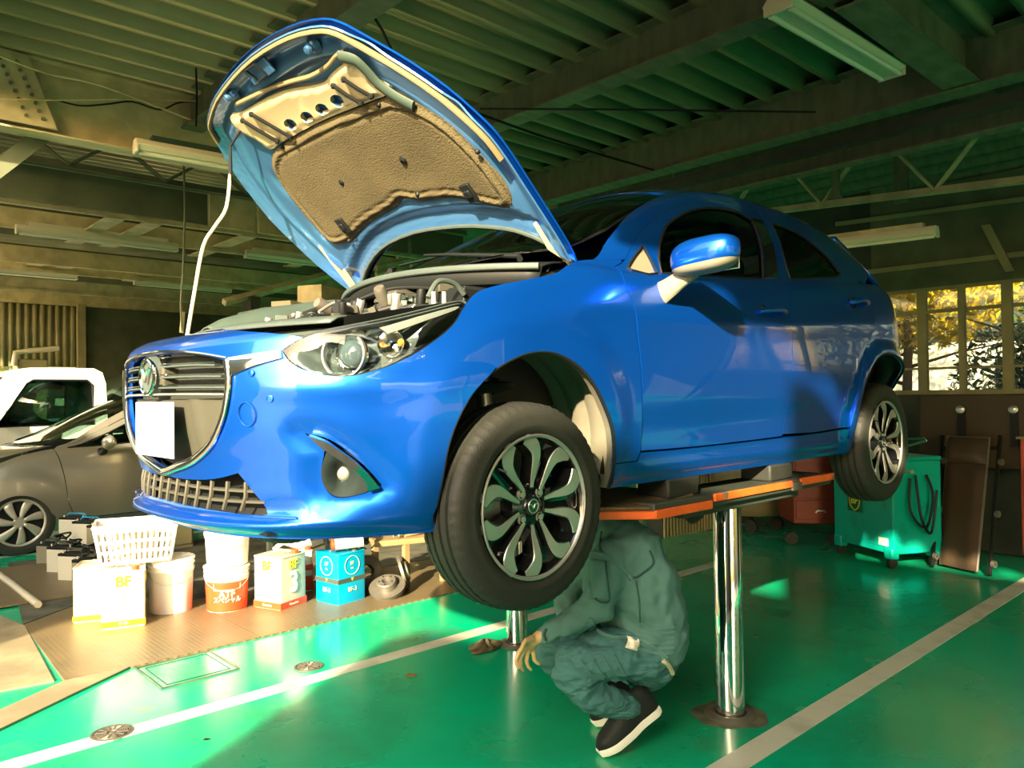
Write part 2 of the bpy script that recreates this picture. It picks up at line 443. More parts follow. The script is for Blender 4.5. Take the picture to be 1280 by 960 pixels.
def body_parts():
    # front bumper, one piece over the whole nose
    half = [(0, .968)]+cv([(.15, .965), (.30, .94), (.51, .872), (.66, .825), (.755, .79)], 3)+HL_TOP[-5:-1][::1]+HL_LOW+SEAM[1:]
    a = [p for p in ARCH_F if p[0] < 1.36][::-1]
    low = cv([(1.17, -.02), (1.0, -.02), (.7, -.02), (.4, -.02), (0, -.02)], 3)
    half = half+a[1:]+low[1:]
    outl = half+mir(half)[1:-1]
    def relief(u, v):
        au = abs(u)
        # channel above the splitter lip and scoop round the fog lamp
        r = -.020*math.exp(-((v-.115)/.045)**2)*(1-smoothstep(.62, .8, au))
        d = min(segd(au, v, FOG[i], FOG[i-1]) for i in range(0, len(FOG), 2))
        r -= .016*math.exp(-(d/.05)**2)
        r += .007*math.exp(-((v-.60+.10*(au-.7))/.05)**2)*smoothstep(.55, .7, au)
        return r
    b = panel('front_bumper', SB, outl, M['blue'], car, holes=[shrink(GRILLE, -.004), LOWG, FOG, mir(FOG)], step=.03, thick=.02, bump=relief)
    # sensor caps and the tow-hook cover
    for u, v, r in ((.66, .56, .0095), (.60, .665, .008)):
        mb = MB(); p = V(SB(u, v)); n = V(snorm(SB, u, v)); mb.lathe([(r, .0), (r, .0018), (r*.82, .0022), (r*.8, .0008), (.0001, .0012)], p+n*.004, n, 20)
        mb.build('sensor_cap', M['blue'], car)
    ring = [(.575+.03*math.cos(t*PI/10), .505+.048*math.sin(t*PI/10)) for t in range(20)]
    mb = MB(); mb.tube(line_on(SB, ring, .004), .0016, 6, closed=True); mb.build('tow_cover', M['blue'], car)
    for s in (1, -1):
        S = SB if s > 0 else (lambda u, v: SB(-u, v)); mi = False
        def P(name, poly, m, **k):
            if s > 0: return panel(name, SB, poly, m, car, **k)
            if 'holes' in k: k['holes'] = [mir(h) for h in k['holes']]
            return panel(name, SB, mir(poly), m, car, **k)
        # fender
        f = [p for p in ARCH_F if p[0] >= 1.355]
        top = cv([(1.265, .83), (1.32, .885), (1.42, .90), (1.55, .895), (1.68, .905), (1.76, .95), (1.84, 1.01), (1.93, 1.17), (2.085, 1.22)], 4)
        dl = [(a-.006, b) for a, b in DOORF_EDGE if b <= 1.22]
        poly = SEAM[::-1]+HL_OUT[1:]+top[1:]+dl+[(2.10, .10), (1.965, .10)]+[q for q in f if q[1] > .1 or q[0] < 1.8][::-1]
        P('front_fender', poly, M['blue'], step=.035, thick=.018, bump=lambda u, v: .006*math.exp(-((v-.74)/.05)**2)*smoothstep(1.5, 1.8, abs(u)))
        # rocker
        rk = [(1.985, -.02), (1.972, .094), (2.11, .094), (2.12, .132)]+[(2.3, .128), (2.7, .128), (3.1, .13), (3.5, .132), (3.745, .135)]+[(3.80, .16), (3.80, -.02)]
        P('side_sill', rk, M['blue'], step=.05, thick=.02, bump=lambda u, v: .012*math.exp(-((v-.04)/.035)**2)-.004)
        # doors with their window frames
        glass_f = cv([(2.31, 1.0), (2.50, 1.0), (2.80, 1.005), (3.06, 1.01)], 3)+cv([(3.11, 1.25), (3.16, 1.55), (3.17, 1.70)], 3)+cv([(3.08, 1.775), (2.90, 1.80), (2.70, 1.795), (2.56, 1.75), (2.45, 1.67), (2.36, 1.46), (2.32, 1.25)], 4)
        qw = cv([(2.115, .975), (2.125, 1.10), (2.18, 1.33), (2.25, 1.49)], 3)+[(2.262, 1.25), (2.275, .985), (2.20, .955)]
        df = DOORF_EDGE+[(2.12, .14)]+[(2.5, .135), (2.8, .137), (3.12, .14)]+DOOR_BC[::-1]+[(3.30, 1.86)]+DOOR_TOP_F[::-1][1:]
        fa, fd = .0, 0
        def drel(u, v):
            return .007*math.exp(-((v-.72)/.06)**2)-.010*math.exp(-((v-.24)/.09)**2)
        P('front_door', df, M['blue'], holes=[glass_f, qw], step=.04, thick=.02, gap=.0025, bump=drel)
        glass_r = cv([(3.30, 1.015), (3.55, 1.03), (3.80, 1.06)], 3)+cv([(3.86, 1.12), (3.80, 1.36), (3.68, 1.58), (3.52, 1.70), (3.37, 1.73)], 4)+[(3.35, 1.5), (3.31, 1.2)]
        dr = [(3.305, 1.86)]+DOOR_BC+[(3.4, .14), (3.74, .145)]+DOOR_TOP_R[::-1][1:]
        P('rear_door', dr, M['blue'], holes=[glass_r], step=.04, thick=.02, gap=.0025, bump=drel)
        g = P('window_pane', glass_f, M['glass'], step=.06, off=-.006, thick=.003); g['label'] = 'front door glass'
        P('window_pane', glass_r, M['tint'], step=.06, off=-.006, thick=.003)['label'] = 'dark rear door glass'
        P('quarter_pane', qw, mm('pane_sunlit_beige', (.22, .20, .14), .5) if 'pane_sunlit_beige' not in M else M['pane_sunlit_beige'], step=.03, off=-.004, thick=.003)  # quarter window pane, opaque beige standing in for the sunlit interior behind
        mb = MB(); mb.tube([V((a.x, a.y*s, a.z)) for a in line_on(SB, qw, .001)], .005, 6, closed=True); mb.build('window_seal', M['blk'], car)
        for gg in (glass_f, glass_r):
            mb = MB(); mb.tube([V((a.x, a.y*s, a.z)) for a in line_on(SB, gg, .0)], .006, 6, closed=True); mb.build('window_seal', M['blk'], car)
        # black B-pillar film
        P('pillar_trim', [(3.075, 1.015), (3.13, 1.25), (3.18, 1.55), (3.185, 1.74), (3.285, 1.74), (3.26, 1.4), (3.19, 1.02)], M['blkg'], step=.06, off=.002, thick=.002)
        # A pillar and roof rail
        wt = cv([(1.935, 1.185), (2.05, 1.72), (2.19, 1.98), (2.33, 2.05), (2.53, 2.09), (2.75, 2.12)], 3)
        rail = wt+[(3.2, 2.12), (3.7, 2.12), (4.1, 2.10)]+[(4.35, 1.75), (4.30, 1.3), (4.12, 1.0)]+[q for q in DOOR_TOP_R[::-1] if q[1] > 1.0]+DOOR_TOP_F[::-1][1:]+[q for q in DOORF_EDGE[1:] if q[1] > 1.23]+[(2.085, 1.225)]
        P('roof_rail', rail, M['blue'], step=.06, thick=.02)
        # rear quarter
        tail = [(4.44, .84), (4.52, 1.03), (4.66, 1.03), (4.72, .80), (4.68, .64), (4.52, .62)]
        q = [r for r in DOOR_TOP_R if r[1] <= 1.0]
        rq = [(4.12, 1.0)]+[(4.40, 1.0), (4.62, .99), (4.62, .42), (4.62, -.02)]+ARCH_R[::-1]+[(3.745, .10)]+q[::-1]
        P('rear_quarter', rq, M['blue'], step=.045, thick=.02)
        P('tail_lamp', tail, mat('tail_lamp_red', (.35, .03, .02), .15, coat=1) if 'tail_lamp_red' not in bpy.data.materials else bpy.data.materials['tail_lamp_red'], step=.05, off=.006, thick=.02)
        # wheel-arch lips in dark trim and liners
        for A, cx, cz, R in ((ARCH_F, -.04, 1.14, .40), (ARCH_R, -2.57, 1.19, .40)):
            mb = MB(); ln = [V((a.x, a.y*s, a.z)) for a in line_on(SB, A, -.006)]
            mb.tube(ln, .007, 6); mb.build('arch_lip', M['blk'], car)
            mb = MB(); nn = 28
            ok = [a for a in A]
            base = [V(SB(*a)) for a in A]
            mb2 = []
            for i, p in enumerate(base):
                d = V((p.x-cx, 0, p.z-cz)); L = d.length or 1; d /= L
                rows = [V((p.x, (p.y-.012), p.z)), V((p.x+d.x*.012, p.y-.05, p.z+d.z*.012))]+[V((cx+d.x*(R+(.009 if k % 3 == 0 else -.004)), p.y-.05-(k+1)*.0285, cz+d.z*(R+(.009 if k % 3 == 0 else -.004)))) for k in range(14)]
                
                mb2.append([mb.bm.verts.new(V((r.x, r.y*s, r.z))) for r in rows])
            for i in range(len(mb2)-1):
                for j in range(15): mb.face([mb2[i][j], mb2[i+1][j], mb2[i+1][j+1], mb2[i][j+1]])
            mb.face([c[-1] for c in mb2], False)
            mb.build('wheel_arch_liner', M['liner'] if cx > -1 else M['blk'], car)
    # roof skin and windscreen, rear glass, tailgate
    def sym(name, half, m, **k):
        return panel(name, SB3, half, m, car, **k)
    # top surfaces go over the centre line, so use (x, t) with t = -1 .. 1
    wsx = lambda t: -.13-.20*abs(t)**2.0      # windscreen base
    base = [(wsx(t/8), t/8*.93) for t in range(-8, 9)]
    topx = lambda t: -1.16+.10*(1-t*t)*-1
    top = [(-1.06-.12*(1-(t/8)**2)-.0, t/8*.90) for t in range(8, -9, -1)]
    sidep = [(x, .93-.03*k) for k, x in ((0, -.6), (1, -.85))]
    ws = base+[(-.6, .91), (-.85, .90)]+top+[(-.85, -.90), (-.6, -.91)]
    panel('windscreen', ST, ws, M['glass'], car, step=.07, off=-.002, thick=.004)
    fr = base+[(-.6, .95), (-.85, .93)]+[(a-.02, b*1.04) for a, b in top]+[(-.85, -.93), (-.6, -.95)]
    panel('windscreen_band', ST, [(a+(.0), b) for a, b in fr], M['blkg'], car, holes=[shrink(ws, .028)], step=.07, off=-.007, thick=.003)
    rf = [(a-.012, b*1.0) for a, b in top][::-1]+[(-1.6, .92), (-2.2, .92), (-2.72, .90)]+[(-2.90, .6), (-2.94, 0), (-2.90, -.6)]+[(-2.72, -.90), (-2.2, -.92), (-1.6, -.92)]
    panel('roof', ST, rf, M['blue'], car, step=.08, thick=.02)
    sp = MB(); sp.grid(lambda a, b: (-2.72-.26*a-.0*abs(b-.5), (b-.5)*1.04*(1-.05*a), 2.275-.055*a-.10*(b-.5)**2+.0), 5, 14); sp.build('roof_spoiler', M['blue'], car, solid=.03)
    # tailgate: glass and lower skin round the back
    def rb(u): return UR+UQ*u
    half = [(4.36, 1.9)]+[(4.30, 1.3), (4.42, 1.0)]
    def SR(a, v):   # a from -1 (left corner) to 1 (right), behind the rear axle
        au = UR+UQ*(1-abs(a)); x, y, z = SB(au, v); return (x, y if a < 0 else -y, z)
    P4 = [(-.70, 1.12), (-.62, 1.88), (.62, 1.88), (.70, 1.12)]
    panel('rear_window', SR, P4, M['tint'], car, step=.08, off=-.004, thick=.003, sgn=1)
    panel('tailgate', SR, [(-.47, .42), (-.47, .98), (-.74, 1.0), (-.82, 1.3), (-.80, 1.96), (.80, 1.96), (.82, 1.3), (.74, 1.0), (.47, .98), (.47, .42)], M['blue'], car, holes=[P4], step=.06, thick=.02)
    panel('rear_bumper', SR, [(-.47, -.02), (-.47, .415), (.47, .415), (.47, -.02)], M['blue'], car, step=.06, thick=.02, off=.004)
def ST(x, t):
    t2 = max(-1.1, min(1.1, t)); tt = 1-abs(t2); yr, zr = _yr(x), _zr(x); q = 1-(1-tt)**2.1 if tt <= 1 else 1
    if tt < 0: q = tt*2.1
    return (x, yr*t2, zr+(_zc(x)-zr)*q)
SB3 = SB
body_parts()

# closing panels under the skin so the shut lines and openings look into dark metal, not through the car
mb = MB()
mb.bb((-.40, -.70, 1.06), (-2.10, .70, 1.10))
mb.bb((.60, -.62, 1.03), (.33, .62, 1.05)); mb.bb((-.42, -.45, 1.08), (.33, .45, 1.12)); mb.bb((-2.1, -.45, 1.10), (-3.05, .45, 1.16))
mb.build('underfloor', M['blk'], car)
mb = MB()
for s in (1, -1):
    for a, b in ((-.44, -1.52), (-1.58, -2.15)):
        mb = MB(); mb.bb((a, s*.70, 1.10), (b, s*.715, 1.80)); mb.build('inner_panel', M['blk'], car)
# cabin: dashboard, seats, steering wheel, parcel shelf
mb = MB(); mb.prism([(-.35, -.66, 1.80), (-.62, -.66, 1.86), (-.85, -.66, 1.80), (-.88, -.66, 1.35), (-.40, -.66, 1.35)], (0, 1.32, 0)); mb.build('dashboard', M['seat'], car, bevel=.03)
for y in (.36, -.36):
    mb = MB(); mb.box((-1.25, y, 1.42), (.5, .48, .16)); mb.box((-1.52, y, 1.72), (.16, .46, .62), Matrix.Rotation(.25, 3, 'Y').inverted() if False else Matrix.Rotation(-.2, 3, 'Y')); mb.build('front_seat', M['seat'], car, bevel=.05, seg=3)
    mb = MB(); mb.box((-1.62, y, 2.10), (.09, .25, .17)); mb.cyl((-1.60, y-.06, 1.98), (-1.61, y-.06, 2.05), .007, 6); mb.cyl((-1.60, y+.06, 1.98), (-1.61, y+.06, 2.05), .007, 6); mb.build('headrest', M['seat'], car, bevel=.03, seg=3)
mb = MB(); mb.box((-2.15, 0, 1.42), (.5, 1.15, .16)); mb.box((-2.42, 0, 1.70), (.16, 1.15, .55), Matrix.Rotation(-.25, 3, 'Y')); mb.build('rear_bench', M['seat'], car, bevel=.05)
mb = MB(); mb.lathe([(.18+.014*math.cos(t*PI/6), .014*math.sin(t*PI/6)) for t in range(13)], (-.92, -.36, 1.80), (-.85, 0, .5), 28); mb.cyl((-.80, -.36, 1.73), (-.92, -.36, 1.80), .035, 10); mb.box((-.92, -.36, 1.80), (.03, .34, .03)); mb.build('steering_wheel', M['blk'], car)
# ================================================================= lamps, grille, plate, mirror, handles
SBm = SB
def onS(u, v, off=0): return V(SB(u, v))+V(snorm(SB, u, v))*off*(1 if u > 0 else 1)
def outn(u, v):
    n = V(snorm(SB, u, v)); p = V(SB(u, v)); 
    return n if (n.x*(p.x+.6)+n.y*p.y*1.5) > 0 else -n
# dark backing of the grille opening
panel('grille_backing', SB, shrink(GRILLE, -.006), mm('grilleback', (.035, .04, .035), .5), car, off=-.055, thick=0, step=.05)
low = [p for p in GRILLE if p[1] < .60]
ll = [p for p in GR if p[1] < .585]; LP = [(0, .585), (.45, .585)]+ll; LP = LP[1:]+mir(ll)[1:] + [(-.45, .585)]
panel('grille_shutter', SB, shrink(LP, .015), mm('shutter', (.055, .055, .042), .6, spec=.3), car, off=-.035, thick=.015, step=.04, bump=lambda u, v: .008*math.exp(-((abs(u)-.28)/.03)**2))
# chrome wing frame
GF = [p for p in GRILLE]
path = line_on(SB, cv([(.505, .725), (.515, .65), (.503, .56), (.466, .472), (.40, .385), (.27, .310), (.12, .268), (.02, .243), (-.02, .243), (-.12, .268), (-.27, .310), (-.40, .385), (-.466, .472), (-.503, .56), (-.515, .65), (-.505, .725)], 4), .004)
mb = MB(); mb.tube(path, .008, 10, ry=.013); mb.build('grille_frame', M['chrome'], car)
gp = lambda a, b: line_on(SB, cv(a, 4), b)
path = gp([(.505, .735), (.38, .765), (.20, .789), (0, .796), (-.20, .789), (-.38, .765), (-.505, .735)], .002)
mb = MB(); mb.tube(path, .0045, 8); mb.build('grille_top_strip', M['chrome'], car)
for s in (1, -1):
    wing = cv([(.512, .735), (.60, .742), (.695, .748)], 3)+cv([(.70, .715), (.60, .690), (.515, .655)], 3)
    panel('chrome_wing', SB, wing if s > 0 else mir(wing), M['chrome'], car, off=.004, thick=.012, step=.03, bump=lambda u, v: .006*math.sin(PI*min(1, max(0, (v-.66)/.09))))
for k, (v, ex) in enumerate(((.725, .44), (.675, .47), (.628, .49))):
    mb = MB(); mb.tube(gp([(-ex, v-.01), (-.3, v), (0, v+.004), (.3, v), (ex, v-.01)], -.020), .0045, 6, ry=.014, ref=(0, 0, 1)); mb.build('grille_fin', M['greyp'], car)
    mb = MB(); mb.tube(gp([(-ex, v+.002), (-.3, v+.012), (0, v+.016), (.3, v+.012), (ex, v+.002)], -.010), .0022, 6); mb.build('grille_fin_edge', M['chrome'], car)
mb = MB(); mb.tube(gp([(-.50, .588), (-.3, .598), (0, .602), (.3, .598), (.50, .588)], -.008), .004, 6, ry=.008); mb.build('grille_fin', M['satin'], car)
# emblem: oval ring with a spread-wing V
E0 = V((.848, 0, 1.452)); er, ez = .064, .052
mb = MB(); mb.tube([E0+V((-.002*abs(math.sin(t)), er*math.sin(t), ez*math.cos(t))) for t in [i*2*PI/36 for i in range(36)]], .0062, 8, closed=True)
for s in (1, -1):
    mb.tube([E0+V((.002, 0, -.016)), E0+V((.003, s*.018, .012)), E0+V((.002, s*.036, .026)), E0+V((0, s*.056, .018))], [.007, .0055, .004, .003], 6)
mb.build('badge', M['chrome'], car)
mb = MB(); mb.lathe([(.0001, 0), (.060, 0), (.064, -.02)], E0-V((.006, 0, 0)), (1, 0, 0), 32); bk = mb.build('badge_backing', M['greyp'], car)
mb = MB(); mb.box((.80, 0, 1.452), (.06, .17, .062)); mb.build('badge_bracket', M['shutter'], car, bevel=.008)
# number plate, blank
mb = MB(); mb.box((.834, .022, 1.292), (.006, .33, .165)); mb.build('number_plate', M['plate'], car, bevel=.006, seg=3)
mb = MB(); mb.box((.818, .02, 1.292), (.028, .20, .03)); mb.build('plate_bracket', M['blk'], car)
# lower intake
panel('intake_backing', SB, shrink(LOWG, -.005), M['blk'], car, off=-.07, thick=0, step=.05)
mb = MB()
for v in (.185, .145): mb.tube(gp([(-.60, v), (-.3, v+.004), (0, v+.006), (.3, v+.004), (.60, v)], -.020), .006, 6, ry=.010)
mb.build('intake_bar', M['shutter'], car)
for k in range(-6, 7):
    u = k*.085; mb = MB(); mb.tube([onS(u, .112, -.018), onS(u+.012, .165, -.010), onS(u, .22, -.018)], .0075, 6, ry=.004); mb.build('intake_fin', M['shutter'], car)
mb = MB(); mb.tube(gp([(-.74, .085), (-.5, .092), (-.2, .095), (0, .095), (.2, .095), (.5, .092), (.74, .085)], .003), .0035, 6); mb.build('lip_edge', M['blue'], car)

for s in (1, -1):
    def P(name, poly, m, par, **k): return panel(name, SB, poly if s > 0 else mir(poly), m, par, **k)
    def G(pts, off): return line_on(SB, [(s*a, b) for a, b in cv(pts, 4)], off)
    # fog lamp pocket
    fh = cv([(.805, .335), (.785, .27), (.79, .21), (.82, .168), (.86, .155), (.92, .166), (.935, .175)], 4)+cv([(.93, .205), (.90, .255), (.86, .30), (.82, .33)], 4)
    fb = P('fog_lamp_housing', fh, mat('fog_bezel', (.012, .02, .02), .7, 0, .15) if 'fog_bezel' not in bpy.data.materials else bpy.data.materials['fog_bezel'], car, off=-.012, thick=.03, step=.02,
           bump=lambda u, v: -.05*math.exp(-(((abs(u)-.845)/.032)**2+((v-.235)/.055)**2)))
    u0, v0 = .845, .232; p = onS(s*u0, v0, -.052); n = V((.80, s*.60, 0))
    mb = MB(); mb.lathe([(.0001, .012), (.012, .010), (.019, .004), (.021, .0), (.026, .003), (.028, -.01)], p, n, 24); mb.build('fog_lamp', M['satin'], car)
    bl = cv([(.765, .408), (.81, .385), (.845, .352), (.89, .302), (.93, .248), (.968, .19)], 4)+cv([(.935, .180), (.92, .225), (.88, .275), (.84, .318), (.80, .358)], 4)
    P('fog_lamp_blade', bl, M['chrome'], car, off=.002, thick=.02, step=.02, bump=lambda u, v: .006)
    # headlamp: bowl, bezel, projector, rings, clear cover
    HLP = HL_LOW+HL_OUT[1:]+HL_TOP[1:-1]
    bowl = P('headlamp_bowl', shrink(HLP, -.002), mat('lamp_bowl', (.13, .17, .17), .22, .6, coat=1) if 'lamp_bowl' not in bpy.data.materials else bpy.data.materials['lamp_bowl'], car, off=-.012, thick=.02, step=.022,
             bump=lambda u, v: -.012-.065*math.exp(-(((abs(u)-.93)/.17)**4))*smoothstep(0, .05, min(segd(abs(u), v, HLP[i], HLP[i-1]) for i in range(0, len(HLP), 2))))
    def lampring(u, v, off, r, t, ax, m, nm, arc=(0, 2*PI), n=30):
        c = onS(s*u, v, off); ax = V(ax).normalized(); e1 = V((0, 0, 1)); e1 = (e1-ax*e1.dot(ax)).normalized(); e2 = ax.cross(e1)
        pts = [c+e1*r*math.cos(a)+e2*r*math.sin(a) for a in [arc[0]+(arc[1]-arc[0])*i/n for i in range(n+(0 if arc[1]-arc[0] > 6.2 else 1))]]
        mb = MB(); mb.tube(pts, t, 6, closed=arc[1]-arc[0] > 6.2, ry=t*1.8); return mb.build(nm, m, car)
    ax = (.86, .5*s, .02)
    c = onS(s*.905, .715, -.058)
    mb = MB(); mb.lathe([(.046, .0), (.050, .012), (.046, .016), (.040, .012)], c, ax, 30); mb.build('projector_ring', M['chrome'], car)
    mb = MB(); mb.lathe([(.040, .010), (.036, .022), (.025, .031), (.012, .035), (.0001, .036)], c, ax, 28); mb.build('projector_lens', mat('projector_glass', (.06, .09, .10), .04, .0, 1, coat=1) if 'projector_glass' not in bpy.data.materials else bpy.data.materials['projector_glass'], car)
    lampring(.875, .715, -.030, .062, .0045, ax, M['satin'], 'daylight_ring', (.2*PI, 1.75*PI))
    mb = MB(); mb.lathe([(.010, 0), (.028, .012), (.036, .03), (.038, .032)], onS(s*1.035, .735, -.062), (.75, .66*s, .05), 20); mb.build('lamp_reflector', M['chrome'], car)
    mb = MB(); mb.ball(onS(s*1.055, .735, -.040), .011, 10); mb.build('indicator_bulb', M['amber'], car)
    up = cv([(.985, .80), (1.10, .828), (1.235, .842), (1.238, .822), (1.12, .795), (1.01, .772)], 2)
    P('lamp_strip', up, mat('lamp_reflector_grey', (.36, .40, .38), .25, .6) if 'lamp_reflector_grey' not in bpy.data.materials else bpy.data.materials['lamp_reflector_grey'], car, off=-.014, thick=.012, step=.03)
    dk = cv([(1.085, .688), (1.15, .722), (1.215, .765), (1.25, .815), (1.12, .775), (1.105, .74)], 2)
    P('lamp_cover', dk, M['blkg'], car, off=-.009, thick=.01, step=.03)
    P('headlamp_lens', shrink(HLP, .002), M['lens'], car, off=.002, thick=.008, step=.03)
    mb = MB(); mb.tube(line_on(SB, [(s*a, b) for a, b in HLP], -.002), .0035, 6, closed=True); mb.build('headlamp_seal', M['blk'], car)
    # door handles
    for ua, ub, vv in ((2.87, 3.085, .785), (3.75, 3.955, .84)):
        um = (ua+ub)/2
        mb = MB(); pts = [onS(s*(ua+(ub-ua)*t), vv+.006*math.sin(PI*t), (.008+.030*math.sin(PI*t)**.6)) for t in [i/10 for i in range(11)]]
        mb.tube(pts, [.010]+[.0125]*9+[.010], 10, ry=.009); mb.build('door_handle', M['blue'], car)
        mb = MB(); mb.lathe([(.034, 0), (.030, .002), (.0001, -.010)], onS(s*(ua+.05), vv+.002, .001), outn(s*um, vv), 20); mb.build('handle_cup', M['blkg'], car)
    # mirror on its stalk
    mc = V((-.655, s*1.0, 1.855))
    mb = MB()
    def mir_f(a, b):
        th = a*2*PI; ph = (b-.5)*PI; k = lambda t, e: math.copysign(abs(t)**e, t)
        return mc+V((.068*k(math.cos(ph), .55)*k(math.cos(th), .8)+.0, s*.128*k(math.cos(ph), .6)*k(math.sin(th), .7)*1.0, .058*k(math.sin(ph), .75)+.012*math.sin(th)*math.cos(ph)))
    mb.grid(mir_f, 28, 14); mb.build('mirror_cap', M['blue'], car)
    mb = MB()
    def low_f(a, b):
        th = a*2*PI; ph = (-.5+b*.36)*PI; k = lambda t, e: math.copysign(abs(t)**e, t)
        return mc+V((.067*k(math.cos(ph), .55)*k(math.cos(th), .8), s*.130*k(math.cos(ph), .6)*k(math.sin(th), .7), .061*k(math.sin(ph), .75)-.003+.012*math.sin(th)*math.cos(ph)))
    mb.grid(low_f, 28, 6); mb.build('mirror_shell', mat('mirror_beige', (.24, .225, .17), .55) if 'mirror_beige' not in bpy.data.materials else bpy.data.materials['mirror_beige'], car)
    mb = MB(); mb.tube([(-.655, s*.80, 1.735), (-.66, s*.845, 1.757), (-.672, s*.89, 1.785), (-.69, s*.935, 1.815)], [.045, .038, .032, .030], 12, ry=[.020, .022, .024, .028]); mb.build('mirror_stalk', bpy.data.materials['mirror_beige'], car)
    mb = MB(); mb.box(mc+V((-.066, 0, 0)), (.006, .19, .105)); mb.build('mirror_glass', M['mirrorglass'], car, bevel=.02)

# ================================================================= wheels
def make_wheel(cx, cz, s, front):
    w = bpy.data.objects.new('wheel', None); COL.objects.link(w); w.location = (cx, s*.75, cz); setparent(w, car)
    c = V((cx, 0, cz)); ax = V((0, s, 0)); Y = lambda y: y   # heights along +-y
    # tyre
    prof = [(.205, .690), (.215, .672), (.235, .661), (.262, .657), (.285, .662), (.300, .672), (.3085, .684)]
    tr = [(.3085, .684), (.3105, .697), (.3035, .700), (.3035, .706), (.3120, .709), (.3135, .728), (.3055, .730), (.3055, .738), (.3140, .740), (.3140, .765), (.3055, .767), (.3055, .775), (.3135, .777), (.3120, .796), (.3035, .799), (.3035, .805), (.3105, .808), (.3085, .821)]
    out = [(.3085, .821), (.301, .833), (.287, .842), (.268, .8455), (.250, .8455), (.246, .8475), (.238, .846), (.228, .842), (.218, .835), (.212, .825)]
    n = 180; mb = MB(); full = prof+tr[1:]+out[1:]; prev = None; first = None
    for i in range(n):
        a = 2*PI*i/n; R = []
        for j, (r, y) in enumerate(full):
            rr = r
            if i % 3 == 0 and (y < .70 or y > .805) and r > .299: rr -= .003
            if i % 3 == 1 and .709 < y < .797 and r > .310: rr -= .001
            R.append(mb.bm.verts.new((cx+math.cos(a)*rr, s*y, cz+math.sin(a)*rr)))
        if prev: mb.bridge(prev, R, closed=False)
        else: first = R
        prev = R
    mb.bridge(prev, first, closed=False)
    mb.build('tyre', M['rubber'], w)
    # rim barrel and machined lip
    mb = MB(); mb.lathe([(.212, .826), (.2165, .8375), (.2165, .8425), (.2115, .8435), (.205, .836), (.2005, .815), (.195, .78), (.182, .73), (.180, .70), (.205, .69)], c, ax, 56); mb.build('rim_barrel', M['blkg'], w)
    mb = MB(); mb.lathe([(.2168, .838), (.2175, .8430), (.2135, .8445), (.2085, .8420), (.2060, .8370)], c, ax, 56); mb.build('rim_lip', M['satin'], w)
    base = PI if s > 0 else 0
    def pol(r, a, y): return V((cx-s*0+r*math.cos(a)*(-1 if False else 1), s*y, cz+r*math.sin(a)))
    def face_y(r): return .822+.012*smoothstep(.05, .19, r)
    for k in range(5):
        a0 = 2*PI*k/5+(0 if True else 0)
        for h in (1, -1):
            cl = crom([(.052, .30), (.085, .345), (.12, .385), (.155, .385), (.185, .30), (.208, .13)], 5)
            wd = crom([(.0045,), (.0075,), (.012,), (.017,), (.023,), (.018,)], 5)
            P0 = [];
            for i, (r, t) in enumerate(cl):
                a = a0+h*t; r2, t2 = cl[min(i+1, len(cl)-1)]; r1, t1 = cl[max(i-1, 0)]
                d = V((r2*math.cos(a0+h*t2)-r1*math.cos(a0+h*t1), 0, r2*math.sin(a0+h*t2)-r1*math.sin(a0+h*t1))).normalized(); nn = V((-d.z, 0, d.x)); pc = V((cx+r*math.cos(a), s*face_y(r), cz+r*math.sin(a)))
                P0.append((pc, nn, wd[i][0]))
            mb = MB(); prev = None
            for pc, nn, q in P0:
                back = V((0, -s*.045, 0)); up = V((0, -s*.0015, 0))
                R = [mb.bm.verts.new(x) for x in (pc+nn*(q+.004)+back, pc+nn*(q+.0025)+up, pc-nn*(q+.0025)+up, pc-nn*(q+.004)+back)]
                if prev: mb.bridge(prev, R, False)
                else: mb.face(R, False)
                prev = R
            mb.face(prev[::-1], False); mb.build('spoke', M['blkg'], w)
            mb = MB(); prev = None
            for pc, nn, q in P0[1:]:
                R = [mb.bm.verts.new(x) for x in (pc+nn*q-V((0, s*.002, 0)), pc+nn*q*.9+V((0, s*.0015, 0)), pc-nn*q*.9+V((0, s*.0015, 0)), pc-nn*q-V((0, s*.002, 0)))]
                if prev: mb.bridge(prev, R, False)
                else: mb.face(R, False)
                prev = R
            mb.face(prev[::-1], False); mb.build('spoke_face', M['satin'], w)
        # recessed web between neighbouring loops
        a1 = a0+PI/5; mb = MB(); prev = None
        for r, hw in ((.03, .02), (.07, .026), (.11, .026), (.15, .034), (.20, .046)):
            t = V((-math.sin(a1), 0, math.cos(a1))); pc = V((cx+r*math.cos(a1), s*(face_y(r)-.022), cz+r*math.sin(a1)))
            R = [mb.bm.verts.new(x) for x in (pc+t*hw-V((0, s*.03, 0)), pc+t*hw, pc-V((0, s*.010, 0)), pc-t*hw, pc-t*hw-V((0, s*.03, 0)))]
            if prev: mb.bridge(prev, R, False)
            prev = R
        mb.build('spoke_web', M['blkg'], w)
    mb = MB(); mb.lathe([(.0001, .826), (.024, .826), (.0275, .823), (.030, .824), (.034, .816), (.055, .814), (.068, .808), (.074, .76)], c, ax, 36); mb.build('wheel_hub', M['blkg'], w)
    mb = MB(); e = c+V((0, s*.8275, 0)); mb.tube([e+V((.0205*math.cos(i*PI/12), 0, .0205*math.sin(i*PI/12))) for i in range(24)], .0018, 5, closed=True)
    for q in (1, -1): mb.tube([e+V((0, 0, -.006)), e+V((q*.007, 0, .005)), e+V((q*.018, 0, .006))], [.0028, .002, .0015], 5)
    mb.build('centre_cap', M['satin'], w)
